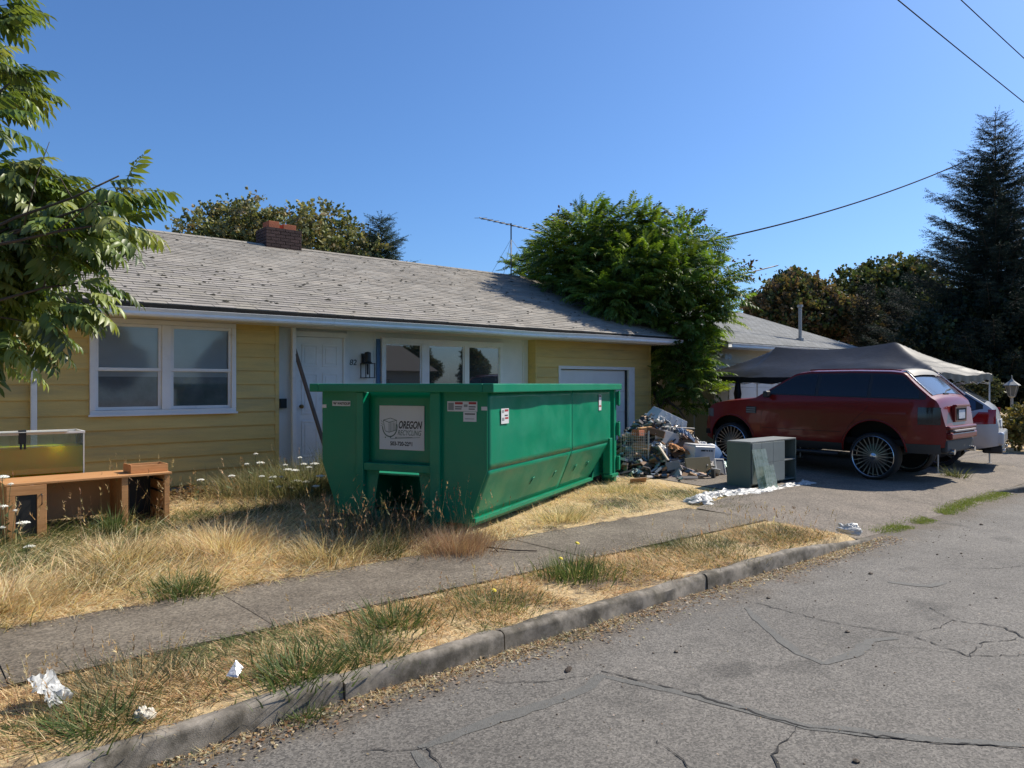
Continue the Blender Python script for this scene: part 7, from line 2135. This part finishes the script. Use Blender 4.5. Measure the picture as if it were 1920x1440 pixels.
# wild carrot: stem and flat white umbel
petal = mat('white_umbel', (.70, .70, .62), .8, .12, 40, .5, 60)
stem_m = mat('green_stem', (.10, .13, .05), .7)
def wild_carrot(x, y, h, r, label, group=None, lean=(0, 0)):
    t = thing('wild_carrot', label, 'flower', (x, y, float(gz_np(np.array([x]), np.array([y]))[0])), 0, group)
    tx, ty = lean
    MB().tube([(0, 0, 0), (tx * .4, ty * .4, h * .5), (tx, ty, h)], [.004, .003, .0025], 5).build('stem', stem_m, t)
    u = MB()
    n = int(26 * max(1, r / .045))
    for i in range(n):
        a = 2.4 * i; q = math.sqrt((i + .5) / n) * r
        cx_, cy_ = tx + q * math.cos(a), ty + q * math.sin(a); cz_ = h + .012 * (1 - (q / r)**2) + random.uniform(-.003, .003)
        s_ = r * .24
        ring = [(cx_ + s_ * math.cos(k * math.pi / 3 + a), cy_ + s_ * math.sin(k * math.pi / 3 + a), cz_ - .003) for k in range(6)]
        u.add(ring + [(cx_, cy_, cz_ + s_ * .5), (cx_, cy_, cz_ - s_ * .5)], [(k, (k + 1) % 6, 6) for k in range(6)] + [((k + 1) % 6, k, 7) for k in range(6)])
        if i % 3 == 0: u.tube([(tx, ty, h - r * .7), (cx_, cy_, cz_)], .0012, 3)
    u.build('flower_head', petal, t)
    for k in range(4):
        a = random.uniform(0, 6.28); z0 = h * random.uniform(.15, .6); f = z0 / h
        MB().add([(tx * f, ty * f, z0), (tx * f + .09 * math.cos(a), ty * f + .09 * math.sin(a), z0 + .05), (tx * f + .07 * math.cos(a + .5), ty * f + .07 * math.sin(a + .5), z0 + .02)], [(0, 1, 2)]).build('leaf', stem_m, t)
wild_carrot(1.08, 8.68, 0.22, 0.055, 'white wild carrot umbel in front of the desk door panel', None, (0.03, -0.02))
wild_carrot(1.09, 8.40, 0.04, 0.050, 'white wild carrot umbel in the straw below the desk door', None, (0.03, -0.02))
wild_carrot(0.97, 8.76, 0.67, 0.060, 'white wild carrot umbel beside the desk top corner', None, (-0.02, 0.02))
wild_carrot(0.91, 8.69, 0.40, 0.045, 'white wild carrot umbel at the photo edge left of the desk door', None, (0.03, -0.02))
wild_carrot(0.99, 8.81, 0.59, 0.025, 'tiny white umbel just under the desk top edge', None, (0.03, -0.02))
wild_carrot(1.02, 8.73, 0.34, 0.022, 'tiny white umbel level with the desk door handle', None, (0.03, -0.02))
wild_carrot(0.91, 8.68, 0.20, 0.025, 'small half open umbel low at the left edge', None, (0.03, -0.02))
wild_carrot(1.75, 9.41, 0.02, 0.035, 'limp white umbel under the middle bay of the desk', None, (0.03, -0.02))
wild_carrot(3.16, 9.92, 0.32, 0.045, 'lone white umbel right of the leaf heap', None, (0.03, -0.02))
wild_carrot(3.90, 9.81, 0.49, 0.050, 'largest white umbel before the yellow wall corner', None, (0.03, -0.02))
wild_carrot(3.62, 9.92, 0.33, 0.045, 'white lacy wild carrot flower in the patch by the front step', 'wild carrots by the front step', (-0.02, 0.01))
wild_carrot(3.93, 10.07, 0.44, 0.032, 'white lacy wild carrot flower in the patch by the front step', 'wild carrots by the front step', (-0.06, 0.04))
wild_carrot(3.85, 9.69, 0.33, 0.037, 'white lacy wild carrot flower in the patch by the front step', 'wild carrots by the front step', (0.06, -0.00))
wild_carrot(4.17, 10.10, 0.18, 0.043, 'white lacy wild carrot flower in the patch by the front step', 'wild carrots by the front step', (0.02, -0.04))
wild_carrot(4.15, 9.85, 0.27, 0.054, 'white lacy wild carrot flower in the patch by the front step', 'wild carrots by the front step', (0.00, 0.03))
wild_carrot(4.21, 9.83, 0.27, 0.032, 'white lacy wild carrot flower in the patch by the front step', 'wild carrots by the front step', (0.03, 0.01))
wild_carrot(4.12, 9.52, 0.48, 0.031, 'white lacy wild carrot flower in the patch by the front step', 'wild carrots by the front step', (0.04, -0.00))
wild_carrot(4.30, 9.77, 0.37, 0.055, 'white lacy wild carrot flower in the patch by the front step', 'wild carrots by the front step', (0.03, 0.05))
wild_carrot(4.30, 9.46, 0.40, 0.052, 'white lacy wild carrot flower in the patch by the front step', 'wild carrots by the front step', (-0.01, 0.05))
wild_carrot(4.55, 9.86, 0.52, 0.033, 'white lacy wild carrot flower in the patch by the front step', 'wild carrots by the front step', (-0.04, -0.03))
wild_carrot(4.56, 9.88, 0.42, 0.042, 'white lacy wild carrot flower in the patch by the front step', 'wild carrots by the front step', (0.02, -0.02))
wild_carrot(4.50, 9.46, 0.43, 0.041, 'white lacy wild carrot flower in the patch by the front step', 'wild carrots by the front step', (-0.02, 0.01))
wild_carrot(4.54, 9.43, 0.47, 0.055, 'white lacy wild carrot flower in the patch by the front step', 'wild carrots by the front step', (0.02, 0.05))
wild_carrot(4.55, 9.79, 0.19, 0.058, 'white lacy wild carrot flower in the patch by the front step', 'wild carrots by the front step', (0.02, -0.04))
wild_carrot(4.42, 9.83, 0.20, 0.057, 'white lacy wild carrot flower in the patch by the front step', 'wild carrots by the front step', (0.05, 0.01))
wild_carrot(4.32, 9.78, 0.12, 0.036, 'white lacy wild carrot flower in the patch by the front step', 'wild carrots by the front step', (0.04, 0.01))
wild_carrot(4.05, 9.50, 0.19, 0.032, 'white lacy wild carrot flower in the patch by the front step', 'wild carrots by the front step', (0.04, 0.06))
wild_carrot(4.45, 9.10, 0.36, 0.052, 'white lacy wild carrot flower in the patch by the front step', 'wild carrots by the front step', (-0.01, -0.04))
wild_carrot(4.43, 9.30, 0.20, 0.052, 'white lacy wild carrot flower in the patch by the front step', 'wild carrots by the front step', (0.04, -0.05))
wild_carrot(3.93, 10.04, 0.58, 0.031, 'white lacy wild carrot flower in the patch by the front step', 'wild carrots by the front step', (0.03, -0.02))
# bushy green mass of the wild carrots' feathery leaves by the step
tuft('wild_carrot_foliage', 'feathery green weeds below the white flowers left of the dumpster', 4.72, 9.95, 3200, .58, 1.1, [(.17, .19, .08), (.24, .25, .12), (.34, .29, .16), (.12, .14, .06)], .008, .4, .7)
tuft('wild_carrot_foliage', 'feathery weeds between the leaf heap and the flowers', 4.05, 10.3, 1500, .42, .9, [(.17, .19, .08), (.25, .24, .12), (.38, .30, .17)], .008, .5, .7)
# small stones and clods on the road
gv = MB()
for _ in range(160):
    x = random.uniform(.8, 11); y = 3.6 - abs(random.gauss(0, 1.0)); s_ = random.uniform(.003, .009) if random.random() > .06 else random.uniform(.012, .026)
    gv.lathe([(0, s_ * .7), (s_, s_ * .2), (s_ * .8, -s_ * .3), (0, -s_ * .4)], 5, 'z', (x, y, road_z(x, y) + s_ * .3))
tag(gv.build('gravel', mat('grit', (.14, .11, .08), .9, .4, 30)), 'dark grit and small stones scattered on the asphalt', 'gravel', kind='stuff')
tw_ = MB().tube([(4.62, 5.62, -.115), (4.66, 5.72, -.10), (4.62, 5.80, -.10), (4.78, 5.55, -.11), (4.95, 5.42, -.118)], .007, 5)
tag(tw_.build('fallen_twig', bark, smooth=True), 'dark bent twig lying on the pavement near the dried bush', 'twig')
o = MB().lathe([(0, .02), (.03, .012), (.04, 0), (0, -.01)], 7, 'z').build('clod', mat('dark_clod', (.05, .035, .025), .95, .3, 30, .8), loc=(3.28, 3.30, -.252), rot=(0, 0, .5)); o.scale = (1.3, .5, .6)
tag(o, 'dark clod lying on the asphalt beside the kerb joint', 'clod')

tuft('weed_stalks', 'dark tangled weeds along the foot of the dumpster front', 4.1, 7.0, 1300, .36, .9, [(.09, .10, .05), (.16, .14, .08), (.24, .18, .10), (.06, .075, .035)], .007, .35, .6)
tuft('grass_clump', 'pale straw tussock left of the dried bush', 3.3, 6.55, 1100, .34, .55, [(.7, .55, .3), (.8, .66, .4), (.5, .38, .2), (.2, .2, .09)], .007, .6, .9)
tuft('grass_clump', 'tall straw tussock in the middle of the yard', 2.6, 7.4, 1200, .40, .6, [(.74, .58, .33), (.85, .7, .44), (.55, .41, .22)], .007, .65, .9)
tuft('grass_clump', 'pale straw tussock right below the desk', 1.7, 7.6, 1200, .36, .6, [(.74, .58, .33), (.85, .7, .44), (.55, .41, .22)], .007, .75, .9)
tuft('grass_clump', 'straw tussock leaning over the pavement at far left', .7, 6.6, 1000, .34, .55, [(.74, .58, .33), (.85, .7, .44), (.55, .41, .22)], .007, .75, .9)
tuft('grass_clump', 'yellow grass tussock at the street foot of the dumpster side', 6.4, 6.55, 900, .24, .5, [(.74, .58, .33), (.82, .68, .42), (.3, .28, .12)], .006, .7, .8)
tuft('grass_clump', 'yellow green tussock beside the dumpster wheel', 8.6, 7.5, 900, .18, .6, [(.5, .43, .2), (.24, .25, .09), (.66, .54, .3)], .006, .7, .7)
